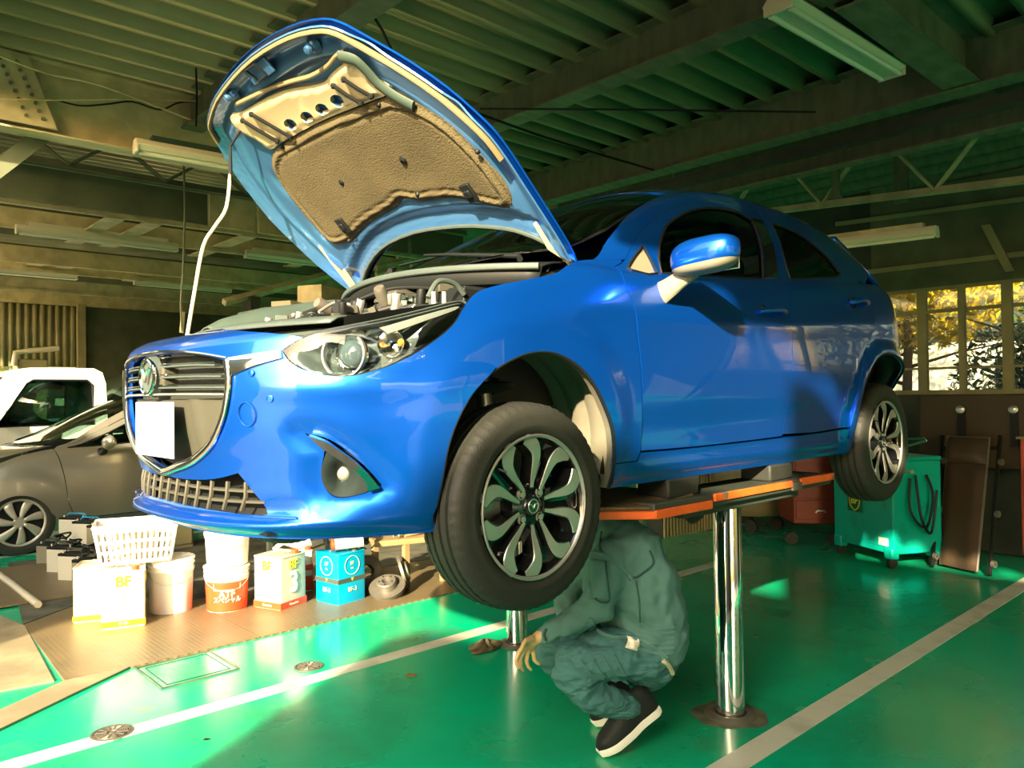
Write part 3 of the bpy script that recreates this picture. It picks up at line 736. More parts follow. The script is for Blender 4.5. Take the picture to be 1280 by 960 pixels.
    for k in range(4):
        a = PI/4+k*PI/2; q = V((cx+.052*math.cos(a), s*.812, cz+.052*math.sin(a)))
        mb = MB(); mb.lathe([(.015, -.012), (.0155, .004), (.0125, .005), (.0125, -.004)], q, ax, 18); mb.cyl(q-ax*.01, q+ax*.010, .0095, 6, sm=False); mb.build('lug_nut', M['satin'], w)
    mb = MB(); mb.cyl(c+V((cos_(.7)*.190, s*.835, sin_(.7)*.19)), c+V((cos_(.7)*.175, s*.855, sin_(.7)*.175)), .004, 8); mb.build('valve', M['blk'], w)
    mb = MB(); mb.lathe([(.03, .752), (.075, .752), (.078, .728), (.128, .728), (.129, .704), (.07, .704)], c, ax, 40); mb.build('brake_disc', M['castiron'], w)
    mb = MB(); sx = 1 if front else -1
    pts = [(.085, -.55), (.15, -.5), (.165, 0), (.15, .5), (.085, .55)]
    mb.prism([V((cx+sx*r*math.cos(a), s*.765, cz+r*math.sin(a))) for r, a in pts], (0, -s*.085, 0)); mb.build('brake_caliper', M['steel'] if front else M['castiron'], w, bevel=.006)
cos_, sin_ = math.cos, math.sin
for cx, cz, fr in ((.013, WA+.003, True), (-2.57, WAR+.008, False)):
    for s in (1, -1): make_wheel(cx, cz, s, fr)
# suspension seen above and beside the front wheel
for s in (1, -1):
    mb = MB(); mb.cyl((-.02, s*.60, 1.09), (-.03, s*.53, 1.62), .026, 14); mb.build('strut', M['steel'], car)
    mb = MB(); mb.lathe([(.03, -.01), (.085, 0), (.10, .012), (.085, .02), (.03, .03)], (-.03, s*.565, 1.395), (0, -.13*s, 1), 24); mb.build('spring_seat', M['blk'], car)
    mb = MB(); mb.tube([(-.025+.055*cos_(t*.5), s*(.555-.006*t/6)+.055*sin_(t*.5), 1.41+t*.0042) for t in range(52)], .0065, 6); mb.build('coil_spring', M['blk'], car)
    mb = MB(); mb.tube([(.02, s*.66, .985), (.06, s*.45, 1.02), (-.05, s*.25, 1.06)], [.022, .028, .03], 8); mb.tube([(.02, s*.66, .985), (-.15, s*.45, 1.02), (-.30, s*.28, 1.06)], [.022, .026, .03], 8); mb.build('lower_arm', M['castiron'], car)
    mb = MB(); mb.cyl((0, s*.30, 1.10), (0, s*.70, 1.05), .014, 10); mb.build('drive_shaft', M['castiron'], car)
    mb = MB(); mb.tube([(-2.57, s*.70, 1.105), (-2.50, s*.60, 1.13), (-2.15, s*.50, 1.18)], .03, 8); mb.build('rear_arm', M['blk'], car)
mb = MB(); mb.box((.05, 0, 1.06), (.42, .72, .05)); mb.build('subframe', M['castiron'], car, bevel=.01)
mb = MB(); mb.cyl((-2.42, -.55, 1.15), (-2.42, .55, 1.15), .035, 10); mb.build('rear_beam', M['blk'], car)
mb = MB(); mb.box((.50, .0, 1.012), (.40, 1.0, .01)); mb.build('splash_shield', M['blk'], car)
# ================================================================= bonnet, hinged at the scuttle and propped open
HA = math.radians(43.5); HE = V((math.cos(HA), 0, math.sin(HA))); HN = V((-math.sin(HA), 0, math.cos(HA))); H0 = V((-.335, 0, 1.868))
_hn = pch((-.1, 0, .15, .5, .8, .95, 1.08, 1.2), (-.012, 0, .008, .018, .008, -.012, -.04, -.09))
def HS(y, L):
    n = _hn(L)+.045*(1-(y/.70)**2)*(.35+.65*smoothstep(-.1, .4, L))*(1-.35*smoothstep(.8, 1.1, L))
    p = H0+HE*L+HN*n; return (p.x, y, p.z)
def HSI(y, L):
    p = V(HS(y, L))-HN*.022; return tuple(p)
_ho = invs(HS, [(722, 326), (712, 304), (690, 268), (660, 221), (640, 190), (620, 163), (597, 140), (560, 108), (520, 80), (480, 56), (445, 36), (425, 26), (405, 22), (375, 27), (345, 40), (315, 60), (290, 85), (270, 113), (262, 136), (261, 152), (272, 172), (290, 203), (310, 232), (340, 270), (370, 300), (400, 328), (430, 352), (441, 360),
               (461, 357), (466, 338), (478, 318), (496, 303), (528, 290), (565, 284), (600, 282), (640, 285), (665, 291), (690, 302), (706, 316)], .66, .05)
HOUT = cv(_ho[:28], 2)+cv(_ho[28:], 2)
hoodR = cv(_ho[28:], 2)
if __name__ == '__main__':
    def hp(pts, y=0, L=.5): return [tuple(q) for q in invs(HSI, pts, y, L)]
    def scl(poly, k): return [(a*k, .5+(b-.5)*k) for a, b in poly]
    panel('bonnet_skin', HS, HOUT, M['blue'], car, step=.05, thick=.008, sgn=-1)
    EDGE_IN = shrink(HOUT, .012)
    # stamped inner frame: border channel, deep dishes, ribs
    def dist_edge(y, L): return min(segd(y, L, HOUT[i], HOUT[i-1]) for i in range(0, len(HOUT)))
    PAD = cv(hp([(427, 304), (440, 300), (462, 278), (495, 258), (507, 247), (530, 250), (570, 246), (610, 254), (634, 259), (642, 252), (636, 236), (614, 205), (590, 178), (560, 150), (522, 127), (490, 119), (478, 121), (460, 128), (400, 152), (362, 174), (348, 182), (341, 194), (343, 212), (362, 243), (395, 283), (415, 302)]), 3, True)
    def inrel(y, L):
        d = dist_edge(y, L); r = 0
        r += .012*(1-smoothstep(.0, .03, d))
        r -= .016*math.exp(-((d-.065)/.022)**2)
        r += .010*math.exp(-((d-.115)/.018)**2)
        # front zone dishes
        r -= .018*math.exp(-(((y-.05)/.17)**2+((L-.93)/.035)**2))
        r -= .010*math.exp(-(((abs(y)-.42)/.07)**2+((L-.90)/.05)**2))
        for q in (.10, .35, .60): r -= .012*math.exp(-(((abs(y)-.605)/.022)**2+((L-q)/.06)**2))
        return r
    panel('bonnet_frame', HS, EDGE_IN, M['bluein'], car, step=.015, off=.020, thick=.006, sgn=1, bump=inrel)
    # insulation pad with a stitched double rim and clips
    def prel(y, L):
        d = min(segd(y, L, PAD[i], PAD[i-1]) for i in range(len(PAD)))
        return .014*smoothstep(0, .022, d)+.004*math.exp(-((d-.026)/.006)**2)-.005*math.exp(-((d-.040)/.008)**2)+.003*math.sin(y*9)*math.sin(L*11)*smoothstep(.04, .12, d)
    pad = panel('insulation_pad', HS, PAD, M['pad'], car, step=.012, off=.030, thick=.018, sgn=1, bump=prel)
    def hon(px, py, off=.0):
        y, L = inv(HSI, px, py, 0, .5); return y, L
    def hpt(y, L, off): return V(HS(y, L))-HN*off
    for px, py, r in ((508, 196, .016), (431, 224, .014), (526, 239, .010), (440, 297, .008), (357, 180, .009), (478, 127, .009), (601, 185, .009)):
        y, L = hon(px, py); mb = MB(); mb.lathe([(r*.35, .052), (r*.6, .050), (r, .046), (r*1.1, .040)], V(HS(y, L))*1, -HN, 16); c = mb.build('pad_clip', M['blk'], car)
    for px, py in ((592, 235), (434, 277)):
        y, L = hon(px, py); mb = MB(); mb.box(hpt(y, L, .052), (.075, .05, .012), Matrix.Rotation(-HA, 3, 'Y')); mb.box(hpt(y, L, .060), (.03, .03, .012), Matrix.Rotation(-HA, 3, 'Y')); mb.build('washer_jet', M['blk'], car, bevel=.004)
    # cream front crossmember with four oval holes, four black bars
    CR = cv(hp([(288, 143), (300, 138), (330, 120), (357, 108), (386, 103), (407, 98), (417, 85), (440, 70), (449, 78), (466, 89), (471, 102), (486, 114), (468, 122), (430, 137), (400, 150), (370, 166), (352, 176), (340, 184), (322, 172), (300, 160)]), 3, True)
    holes = []
    for px, py in ((367, 150), (388, 141), (407, 131), (426, 120)):
        y, L = hon(px, py); holes.append([(y+.036*math.cos(t*PI/8), L+.026*math.sin(t*PI/8)) for t in range(16)])
    panel('bonnet_crossmember', HS, CR, M['cream'], car, holes=holes, step=.016, off=.036, thick=.02, sgn=1,
          bump=lambda y, L: .012*smoothstep(0, .025, min(segd(y, L, CR[i], CR[i-1]) for i in range(len(CR)))))
    for h in holes:
        mb = MB(); c = [hpt(a, b, .012) for a, b in h]; d = [hpt(a, b, .045) for a, b in h]
        A = [mb.bm.verts.new(p) for p in c]; B = [mb.bm.verts.new(p) for p in d]; mb.bridge(A, B); mb.face(A, False); mb.build('crossmember_hole', M['bluein'], car)
    for a, b in (((321, 137), (369, 165)), ((310, 145), (353, 171)), ((424, 101), (458, 123)), ((437, 93), (471, 114))):
        ya, La = hon(*a); yb, Lb = hon(*b); mb = MB(); mb.tube([hpt(ya, La, .054), hpt((ya+yb)/2, (La+Lb)/2, .058), hpt(yb, Lb, .054)], .007, 8, ry=.011); mb.ball(hpt(ya, La, .055), .011, 8); mb.ball(hpt(yb, Lb, .055), .011, 8); mb.build('crossmember_strap', M['blk'], car)
    # latch striker and plate
    y, L = hon(327, 86)
    mb = MB(); mb.box(hpt(y, L, .034), (.06, .16, .012), Matrix.Rotation(-HA, 3, 'Y')); mb.build('striker_plate', M['bluein'], car, bevel=.004)
    mb = MB(); R = [hpt(y+a, L+b, .048) for a, b in ((-.034, -.026), (.034, -.026), (.034, .026), (-.034, .026))]; mb.tube(R, .0045, 8, closed=True); mb.build('striker', M['blk'], car)
    for px, py in ((290, 118), (391, 57)):
        y, L = hon(px, py); mb = MB(); mb.lathe([(.0001, .058), (.012, .056), (.014, .050), (.015, .035), (.022, .030), (.030, .016)], V(HS(y, L)), -HN, 18); mb.build('bump_stop', M['bluein'], car)
    # weather seals
    sealp = [(a, b) for a, b in shrink(HOUT, .040)][8:41]; _unused = ([(.655, .45), (.640, .62), (.612, .74), (.565, .85), (.49, .93), (.38, .985), (.24, 1.018), (.1, 1.033), (0, 1.036), (-.1, 1.033), (-.24, 1.018), (-.38, .985), (-.49, .93), (-.565, .85), (-.612, .74), (-.625, .66)])
    mb = MB(); mb.tube([hpt(a, b, .032) for a, b in sealp], .012, 8, ry=.008); mb.build('bonnet_seal', M['seal'], car)
    sp2 = cv(hp([(297, 128), (340, 108), (370, 98), (392, 92), (412, 80), (424, 66), (434, 62)]), 4)
    mb = MB(); mb.tube([hpt(a, b, .036) for a, b in sp2], .010, 8, ry=.007); mb.build('bonnet_seal', M['seal'], car)
    sp3 = cv(hp([(430, 66), (448, 70), (462, 82), (478, 100), (500, 116), (522, 128)]), 4)
    mb = MB(); mb.tube([hpt(a, b, .046) for a, b in sp3], .010, 8, ry=.022, ref=tuple(HN)); mb.build('air_duct_strip', mm('strip_green', (.05, .08, .06), .5), car)
    rs = [(a, b+.018) for a, b in hoodR]
    rs = [q for q in rs if abs(q[0]) < .63]
    mb = MB(); mb.tube([hpt(a, b, .030) for a, b in rs], .009, 8, ry=.012); mb.build('bonnet_seal', M['greyp'], car)
    # hinges
    for s in (1, -1):
        mb = MB(); pts = [hpt(s*.625, .16, .03), hpt(s*.63, .06, .035), V((-.345, s*.64, 1.862)), V((-.40, s*.645, 1.81)), V((-.36, s*.65, 1.77))]
        mb.tube(pts, [.010, .013, .016, .016, .012], 6, ry=.006); mb.cyl((-.352, s*.625, 1.858), (-.352, s*.66, 1.858), .012, 12)
        mb.box((-.385, s*.655, 1.79), (.09, .02, .05)); mb.build('bonnet_hinge', M['cream'], car, bevel=.003)
    # far side flange in bare metal with slots
    mb = MB(); mb.tube([hpt(-.668, b, .022) for b in (.0, .1, .2, .3)], .012, 6, ry=.005); mb.build('bonnet_flange', M['cream'], car)
    # prop rod from the lamp panel up to the bonnet
    yr_, Lr_ = hon(305, 160); top = hpt(yr_, Lr_, .035)
    basep = ony(-.40, 235, 416)
    P1 = ony(-.58, 288, 212)
    def on_t(t, px, py): return ony(-.40+(-.18)*t, px, py)
    rod = [ony(-.42, 234, 420), ony(-.46, 243, 366), ony(-.50, 254, 308), ony(-.54, 268, 284), ony(-.57, 283, 259), ony(-.58, 288, 214)]
    mb = MB(); mb.tube(crom(rod, 4), .0068, 8); mb.build('prop_rod', mm('rod_cream', (.72, .66, .48), .4), car)
    mb = MB(); mb.tube([rod[-1]+V((0, 0, -.04)), rod[-1]+V((0, 0, .03)), ony(-.575, 288, 183), top+V((0, 0, 0))+HN*-.01, top+HN*.01], [.0085, .0085, .005, .005, .007], 8); mb.build('prop_rod_grip', M['blk'], car)

    # ============================================================= engine bay
    mb = MB()   # tub: inner wings, bulkhead
    for s in (1, -1):
        mb.grid(lambda a, b: (.55-.95*a, s*(.66-.12*b-.04*math.sin(PI*a)), (1.60+.17*a)-.42*b), 10, 4)
    mb.bb((-.42, -.62, 1.30), (-.44, .62, 1.84)); mb.bb((-.44, -.5, 1.20), (.55, .5, 1.22))
    mb.build('engine_bay', M['blk'], car)
    # wing flanges beside the bonnet opening
    for s in (1, -1):
        mb = MB(); A = [tuple(V(p)*1.0)[:1]+(abs(p.y),)+(p.z,) for p in line_on(SB, [q for q in HL_TOP], -.012)][::-1] if s > 0 else cv([(.60, .46, 1.60), (.42, .58, 1.645), (.20, .655, 1.70), (.0, .67, 1.745), (-.2, .67, 1.79), (-.36, .665, 1.825)], 4)
        mb.tube([(x-.02, s*(y-.03), z+.002) for x, y, z in A], .035, 8, ry=.012, ref=(0, 1, 0)); mb.build('wing_flange', M['greyp'] if s > 0 else mm('far_flange', (.16, .19, .15), .4), car)
    # lamp carrier and radiator cover behind the nose
    mb = MB(); mb.grid(lambda a, b: (.665-.10*b-.12*(2*a-1)**2*1.1, (a-.5)*1.10, 1.592+.022*math.sin(PI*b)+.0*a), 24, 4); mb.build('radiator_cover', M['greyp'], car, solid=.006)
    mb = MB(); mb.tube([(.58-.12*(t/8)**2, t/8*.58, 1.565) for t in range(-8, 9)], .022, 8, ry=.035); mb.build('radiator_crossmember', M['greyp'], car)
    # long sound cover on the far side of the engine
    cov = [(-.30, 1.80), (-.12, 1.775), (.10, 1.745), (.30, 1.705), (.46, 1.655), (.52, 1.62)]
    mb = MB()
    def covf(a, b):
        i = a*(len(cov)-1); k = min(int(i), len(cov)-2); f = i-k; x = cov[k][0]*(1-f)+cov[k+1][0]*f; z = cov[k][1]*(1-f)+cov[k+1][1]*f
        cut = .055*math.exp(-((x-.15)/.075)**2)
        return (x, -.46+.26*b, z+.03*math.sin(PI*min(b*1.2, 1)) - (.09+cut)*b**3)
    mb.grid(covf, 26, 8); mb.build('engine_cover', mm('cover_green', (.05, .075, .062), .38, noise=.1), car, solid=.006)
    mb = MB(); mb.lathe([(.05, -.04), (.062, -.03), (.062, .02), (.050, .03), (.045, .03), (.040, .0), (.0001, -.005)], (.20, -.06, 1.615), (.35, .8, .5), 24); mb.build('throttle_body', M['blk'], car)
    random.seed(3)
    specs = [('coolant_tank', (.33, .12, 1.62), (.12, .10, .07)), ('coil_pack', (.12, .06, 1.66), (.09, .06, .06)), ('coil_pack', (.03, .08, 1.67), (.07, .06, .07)), ('fuse_box', (-.10, .42, 1.69), (.20, .15, .11)), ('battery', (-.20, .15, 1.68), (.22, .17, .17)), ('air_box', (.02, .30, 1.62), (.24, .20, .13)), ('relay_box', (-.02, .10, 1.74), (.10, .08, .06)), ('relay_box', (-.14, .02, 1.76), (.07, .07, .06))]
    for nme, c, d in specs:
        mb = MB(); mb.box(c, d); mb.box((c[0], c[1], c[2]+d[2]/2), (d[0]*.8, d[1]*.75, .018)); mb.build(nme, random.choice((M['blk'], M['greyp'], M['steel'])) if nme != 'relay_box' else M['shutter'], car, bevel=.006)
    for c, ax, r, L in (((.28, .20, 1.655), (.4, .3, .3), .030, .05), ((.08, .16, 1.69), (0, .2, 1), .024, .05), ((-.02, .22, 1.70), (.2, 0, 1), .018, .05), ((.22, .05, 1.68), (1, .1, .4), .022, .09), ((.36, .26, 1.60), (0, .5, 1), .028, .04), ((.14, .24, 1.70), (.6, .3, .8), .022, .07), ((-.09, .26, 1.745), (0, 0, 1), .016, .04)):
        ax = V(ax).normalized(); mb = MB(); mb.lathe([(.0001, L), (r*.8, L), (r, L*.85), (r, 0), (r*1.2, -.005), (r*1.2, -.02)], c, ax, 16); mb.build('filler_cap', random.choice((M['castiron'], M['blk'], M['greyp'])), car)
    hs = [((.48, .02, 1.56), (.36, .08, 1.64), (.22, .20, 1.66), (.10, .30, 1.70)), ((.50, .15, 1.58), (.38, .22, 1.62), (.28, .32, 1.64)), ((.44, -.10, 1.56), (.34, -.02, 1.66), (.16, .02, 1.73), (-.02, .05, 1.78)), ((.20, .10, 1.71), (.10, .22, 1.76), (-.04, .32, 1.76), (-.16, .38, 1.75)), ((.40, .30, 1.57), (.32, .40, 1.63), (.16, .45, 1.66)), ((.50, -.25, 1.57), (.44, -.12, 1.63), (.40, .0, 1.64)), ((.34, .14, 1.67), (.26, .12, 1.71), (.22, .18, 1.69))]
    for k, h in enumerate(hs):
        mb = MB(); mb.tube(crom(h, 6), (.010, .007, .013, .006, .009, .011, .006)[k], 8); mb.build('hose', (M['blk'], M['greyp'], M['blk'], M['blk'], M['shutter'], M['satin'], M['satin'])[k], car)
    for k in range(46):
        c = V((random.uniform(-.02, .48), random.uniform(-.16, .40), 0)); c.z = 1.735-.24*c.x+random.uniform(-.025, .02)
        mb = MB(); R = Matrix.Rotation(random.uniform(0, 3), 3, 'Z') @ Matrix.Rotation(random.uniform(-.4, .4), 3, 'X'); q = random.uniform(.012, .03)
        if k % 2: mb.box(c, (q*2, q*1.2, q), R)
        else: mb.cyl(c-V((0, 0, q)), c+V((random.uniform(-.01, .01), .01, q)), q*.6, 10)
        mb.build('engine_bracket', (M['satin'], M['greyp'], M['blk'], M['shutter'])[k % 4], car, bevel=.002)
    # strut tower hose by the near wing
    b0 = ony(.50, 535, 372); b1 = ony(.50, 545, 354); b2 = ony(.50, 556, 351); b3 = ony(.50, 570, 356); b4 = ony(.50, 580, 368)
    mb = MB(); mb.tube(crom([b0, b1, b2, b3, b4], 6), .009, 8); mb.build('breather_hose', M['greyp'], car)
    for px in (542, 555):
        p = ony(.52, px, 372); mb = MB(); mb.cyl(p-V((0, 0, .02)), p+V((0, 0, .018)), .007, 10); mb.build('hose_fitting', M['rod_cream'], car)
    # scuttle: cowl panel, wiper arms and blades
    mb = MB(); mb.grid(lambda a, b: ((-.145-.20*abs(2*a-1)**2)+.13*b, (2*a-1)*.63, 1.872-.028*abs(2*a-1)-.035*b*b+(-.05 if b > .99 else 0)), 26, 6); mb.build('cowl_panel', M['blk'], car, solid=.006)
    mb = MB(); mb.tube([(-.02-.19*(t/10)**2, t/10*.64, 1.838-.02*(t/10)**2) for t in range(-10, 11)], .012, 8, ry=.008); mb.build('cowl_seal', M['greyp'], car)
    for y0, y1 in ((.50, -.18), (-.10, -.60)):
        wp = lambda y, dx, dz: V((-.145-.20*abs(y/.63)**2-dx, y, 1.876-.028*abs(y/.63)+dz))
        mb = MB(); mb.tube([wp(y0+.03, -.06, .005), wp(y0, -.02, .022), wp((y0+y1)/2, .045, .055), wp(y1+.18, .06, .068)], [.011, .010, .006, .004], 8); mb.build('wiper_arm', M['blk'], car)
        mb = MB(); mb.tube([wp(y0-.12, .03, .030), wp((y0+y1)/2, .06, .060), wp(y1, .055, .060)], .005, 6, ry=.009); mb.build('wiper_blade', M['blk'], car)
# ================================================================= the workshop building
def struct(o): o['kind'] = 'structure'; return o
def noisy(name, c1, c2, scale, rough, r2=None, det=6, spec=.5, coat=0, stretch=(1, 1, 1), bump=0, lo=.4, hi=.6):
    m, n, l, b = newmat(name); tc = n.new('ShaderNodeTexCoord'); mp = n.new('ShaderNodeMapping'); mp.inputs['Scale'].default_value = stretch
    l.new(tc.outputs['Object'], mp.inputs['Vector']); tx = n.new('ShaderNodeTexNoise'); tx.inputs['Scale'].default_value = scale; tx.inputs['Detail'].default_value = det
    l.new(mp.outputs[0], tx.inputs['Vector']); r = n.new('ShaderNodeMapRange'); r.inputs['From Min'].default_value = lo; r.inputs['From Max'].default_value = hi
    l.new(tx.outputs['Fac'], r.inputs['Value']); mx = n.new('ShaderNodeMix'); mx.data_type = 'RGBA'; mx.inputs['A'].default_value = (*c1, 1); mx.inputs['B'].default_value = (*c2, 1)
    l.new(r.outputs[0], mx.inputs['Factor']); l.new(mx.outputs['Result'], b.inputs['Base Color']); b.inputs['Specular IOR Level'].default_value = spec; b.inputs['Coat Weight'].default_value = coat; b.inputs['Coat Roughness'].default_value = .12
    if r2 is not None:
        rr = n.new('ShaderNodeMapRange'); rr.inputs['To Min'].default_value = rough; rr.inputs['To Max'].default_value = r2; l.new(tx.outputs['Fac'], rr.inputs['Value']); rr.inputs['From Min'].default_value = .3; rr.inputs['From Max'].default_value = .7; l.new(rr.outputs[0], b.inputs['Roughness'])
    else: b.inputs['Roughness'].default_value = rough
    if bump:
        bp = n.new('ShaderNodeBump'); bp.inputs['Strength'].default_value = bump; bp.inputs['Distance'].default_value = .01; l.new(tx.outputs['Fac'], bp.inputs['Height']); l.new(bp.outputs[0], b.inputs['Normal'])
    M[name] = m; return m
noisy('floor_green', (.0, .47, .235), (.008, .39, .19), 1.3, .16, .34, coat=.25, spec=.5, bump=.04)
# worn scuffs and oil marks in the green coat
def wear(m):
    n, l = m.node_tree.nodes, m.node_tree.links; b = n['Principled BSDF']; src = b.inputs['Base Color'].links[0].from_socket
    tc = n.new('ShaderNodeTexCoord')
    for sc, lo, hi, col, k in ((2.2, .60, .74, (.10, .17, .07), .55), (9, .66, .72, (.03, .06, .035), .7), (.7, .52, .70, (.005, .17, .075), .6)):
        t = n.new('ShaderNodeTexNoise'); t.inputs['Scale'].default_value = sc; t.inputs['Detail'].default_value = 8; t.inputs['Roughness'].default_value = .65; l.new(tc.outputs['Object'], t.inputs['Vector'])
        r = n.new('ShaderNodeMapRange'); r.inputs['From Min'].default_value = lo; r.inputs['From Max'].default_value = hi; r.inputs['To Max'].default_value = k; l.new(t.outputs['Fac'], r.inputs['Value'])
        x = n.new('ShaderNodeMix'); x.data_type = 'RGBA'; x.inputs['B'].default_value = (*col, 1); l.new(src, x.inputs['A']); l.new(r.outputs[0], x.inputs['Factor']); src = x.outputs['Result']
    l.new(src, b.inputs['Base Color'])
wear(M['floor_green'])
noisy('line_white', (.60, .62, .50), (.42, .46, .34), 6, .35, .5, lo=.5, hi=.7)
noisy('concrete', (.30, .25, .15), (.20, .17, .10), 4, .6, .8, bump=.2)
noisy('concrete_dark', (.10, .10, .07), (.05, .055, .04), 5, .6, .8, bump=.2)
noisy('roof_paint', (.17, .185, .11), (.11, .13, .08), 5, .5, .7, stretch=(1, 3, 1), lo=.35, hi=.65)
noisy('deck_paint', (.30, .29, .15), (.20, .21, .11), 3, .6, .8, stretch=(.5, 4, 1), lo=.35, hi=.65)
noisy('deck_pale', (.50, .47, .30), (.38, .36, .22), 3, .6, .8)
noisy('wall_green', (.10, .12, .065), (.075, .09, .05), 3, .6, .8)
noisy('wall_dark', (.035, .045, .032), (.02, .028, .02), 3, .7, .8)
noisy('purlin', (.62, .54, .30), (.46, .40, .22), 6, .5, .6)
noisy('asphalt', (.30, .28, .22), (.22, .21, .17), 8, .8, .9)
def checker():
    m, n, l, b = newmat('checker_plate'); b.inputs['Roughness'].default_value = .42; b.inputs['Metallic'].default_value = .35
    tc = n.new('ShaderNodeTexCoord'); hs = []
    for ang in (.785, -.785):
        mp = n.new('ShaderNodeMapping'); mp.inputs['Rotation'].default_value = (0, 0, ang); mp.inputs['Scale'].default_value = (26, 62, 1); l.new(tc.outputs['Object'], mp.inputs['Vector'])
        v = n.new('ShaderNodeTexVoronoi'); v.feature = 'F1'; v.inputs['Randomness'].default_value = 0; v.inputs['Scale'].default_value = 1; l.new(mp.outputs[0], v.inputs['Vector'])
        r = n.new('ShaderNodeMapRange'); r.inputs['From Min'].default_value = .12; r.inputs['From Max'].default_value = .34; r.inputs['To Min'].default_value = 1; r.inputs['To Max'].default_value = 0; l.new(v.outputs['Distance'], r.inputs['Value']); hs.append(r.outputs[0])
    mx = n.new('ShaderNodeMath'); mx.operation = 'MAXIMUM'; l.new(hs[0], mx.inputs[0]); l.new(hs[1], mx.inputs[1])
    bp = n.new('ShaderNodeBump'); bp.inputs['Strength'].default_value = .8; bp.inputs['Distance'].default_value = .004; l.new(mx.outputs[0], bp.inputs['Height']); l.new(bp.outputs[0], b.inputs['Normal'])
    t = n.new('ShaderNodeTexNoise'); t.inputs['Scale'].default_value = 4; t.inputs['Detail'].default_value = 6; l.new(tc.outputs['Object'], t.inputs['Vector'])
    c = n.new('ShaderNodeMix'); c.data_type = 'RGBA'; c.inputs['A'].default_value = (.27, .20, .10, 1); c.inputs['B'].default_value = (.13, .11, .07, 1); l.new(t.outputs['Fac'], c.inputs['Factor']); l.new(c.outputs['Result'], b.inputs['Base Color'])
    M['checker'] = m
checker()

# floor and ground
mb = MB(); mb.bb((-8.0, -16, -.06), (1.9, 7.5, 0)); struct(mb.build('floor', M['floor_green'])).__setitem__('label', 'glossy green painted workshop floor')
mb = MB(); mb.bb((-60, -70, -.10), (60, 60, -.065)); g = struct(mb.build('ground', M['asphalt']))
mb = MB(); mb.bb((1.9, -16, -.06), (3.4, 7.5, -.004)); struct(mb.build('floor_apron', M['concrete']))
def slab(name, poly, z, m, t=.004):
    mb = MB(); mb.prism([(a, b, z-t) for a, b in poly], (0, 0, t)); return struct(mb.build(name, M[m]))
n_trim = [0]
def trimname(): n_trim[0] += 1; return 'trim_%d' % n_trim[0]
slab(trimname(), [(1.9, -1.04), (-4.05, -1.04), (-4.05, -.94), (1.9, -.94)], .0025, 'line_white', .0023)['label'] = 'white bay line painted on the green floor'
slab(trimname(), [(1.9, .86), (-5.0, .86), (-5.0, .97), (1.9, .97)], .0025, 'line_white', .0023)['label'] = 'white bay line in the lower right corner'
slab(trimname(), [(1.9, -5.62), (-3, -5.62), (-3, -5.72), (1.9, -5.72)], .0025, 'line_white', .0023)
# strip of steel plates and concrete on the left
slab('floor_steel_plate', [(.37, -1.79), (-.33, -1.79), (-.33, -2.9), (.05, -3.5), (.60, -3.06), (.665, -1.80)], .010, 'checker', .0098)
slab('floor_steel_plate', [(-.335, -1.79), (-2.6, -1.79), (-2.6, -2.75), (-.335, -2.9)], .010, 'checker', .0098)
slab('floor_concrete', [(1.9, -.78), (.665, -1.60), (.37, -1.79), (.665, -1.81), (1.9, -1.00)], .012, 'concrete', .0118)
slab('floor_concrete', [(.60, -3.06), (.70, -1.86), (.95, -1.90), (1.6, -3.5), (.7, -3.6)], .008, 'concrete', .0078)
slab('floor_concrete', [(-.35, -2.91), (.05, -3.51), (.60, -3.1), (.30, -5.3), (-3.2, -5.0), (-2.6, -2.78)], .008, 'concrete_dark', .0078)
mb = MB(); mb.prism([(-.25, -4.9, .011), (.20, -3.6, .011), (1.5, -3.65, .011), (1.3, -5.2, .011)], (0, 0, .012)); tag(mb.build('floor_mat', M['checker']), 'dark ribbed steel sheet lying on the floor beside the silver car', 'floor mat')
# access hatch frame and manholes
def quadring(name, c, m):
    mb = MB(); pts = [V((a, b, .0005)) for a, b in c]; mb.tube(pts, .007, 4, ry=.002, closed=True); return mb.build(name, M[m])
hroot = thing('floor_hatch', (.16, -1.58, .0), 'rectangular steel access hatch flush in the green floor beside the steel plates', 'hatch')
mb = MB(); mb.bb((-.02, -1.755, .0003), (.34, -1.39, .0026)); setparent(mb.build('hatch_cover', M['floor_green']), hroot)
mb = MB(); mb.tube([(-.03, -1.765, .002), (.35, -1.765, .002), (.35, -1.38, .002), (-.03, -1.38, .002)], .006, 4, ry=.003, closed=True); setparent(mb.build('hatch_frame', M['concrete_dark']), hroot)
mb = MB(); mb.tube([(.005, -1.73, .003), (.315, -1.73, .003), (.315, -1.415, .003), (.005, -1.415, .003)], .0025, 4, ry=.0015, closed=True); setparent(mb.build('hatch_groove', M['blk']), hroot)
def manhole(x, y, r, label):
    t = thing('manhole_cover', (x, y, 0), label, 'manhole cover', 'manhole covers')
    mb = MB(); mb.lathe([(.0001, .006)]+sum([[(r*k/8, .006), (r*(k+.35)/8, .006), (r*(k+.4)/8, .003), (r*(k+.9)/8, .003)] for k in range(1, 7)], [])+[(r*.93, .006), (r*.93, .001)], (x, y, 0), (0, 0, 1), 36); setparent(mb.build('lid', M['castiron']), t)
    mb = MB()
    for k in range(12): a = k*PI/6; mb.box((x+r*.55*cos_(a), y+r*.55*sin_(a), .0055), (r*.6, .008, .003), Matrix.Rotation(a, 3, 'Z'))
    setparent(mb.build('lid_ribs', M['castiron']), t)
    mb = MB(); mb.lathe([(r*.95, .001), (r*.95, .005), (r*1.08, .005), (r*1.1, .001)], (x, y, 0), (0, 0, 1), 36); setparent(mb.build('rim', M['concrete_dark']), t)
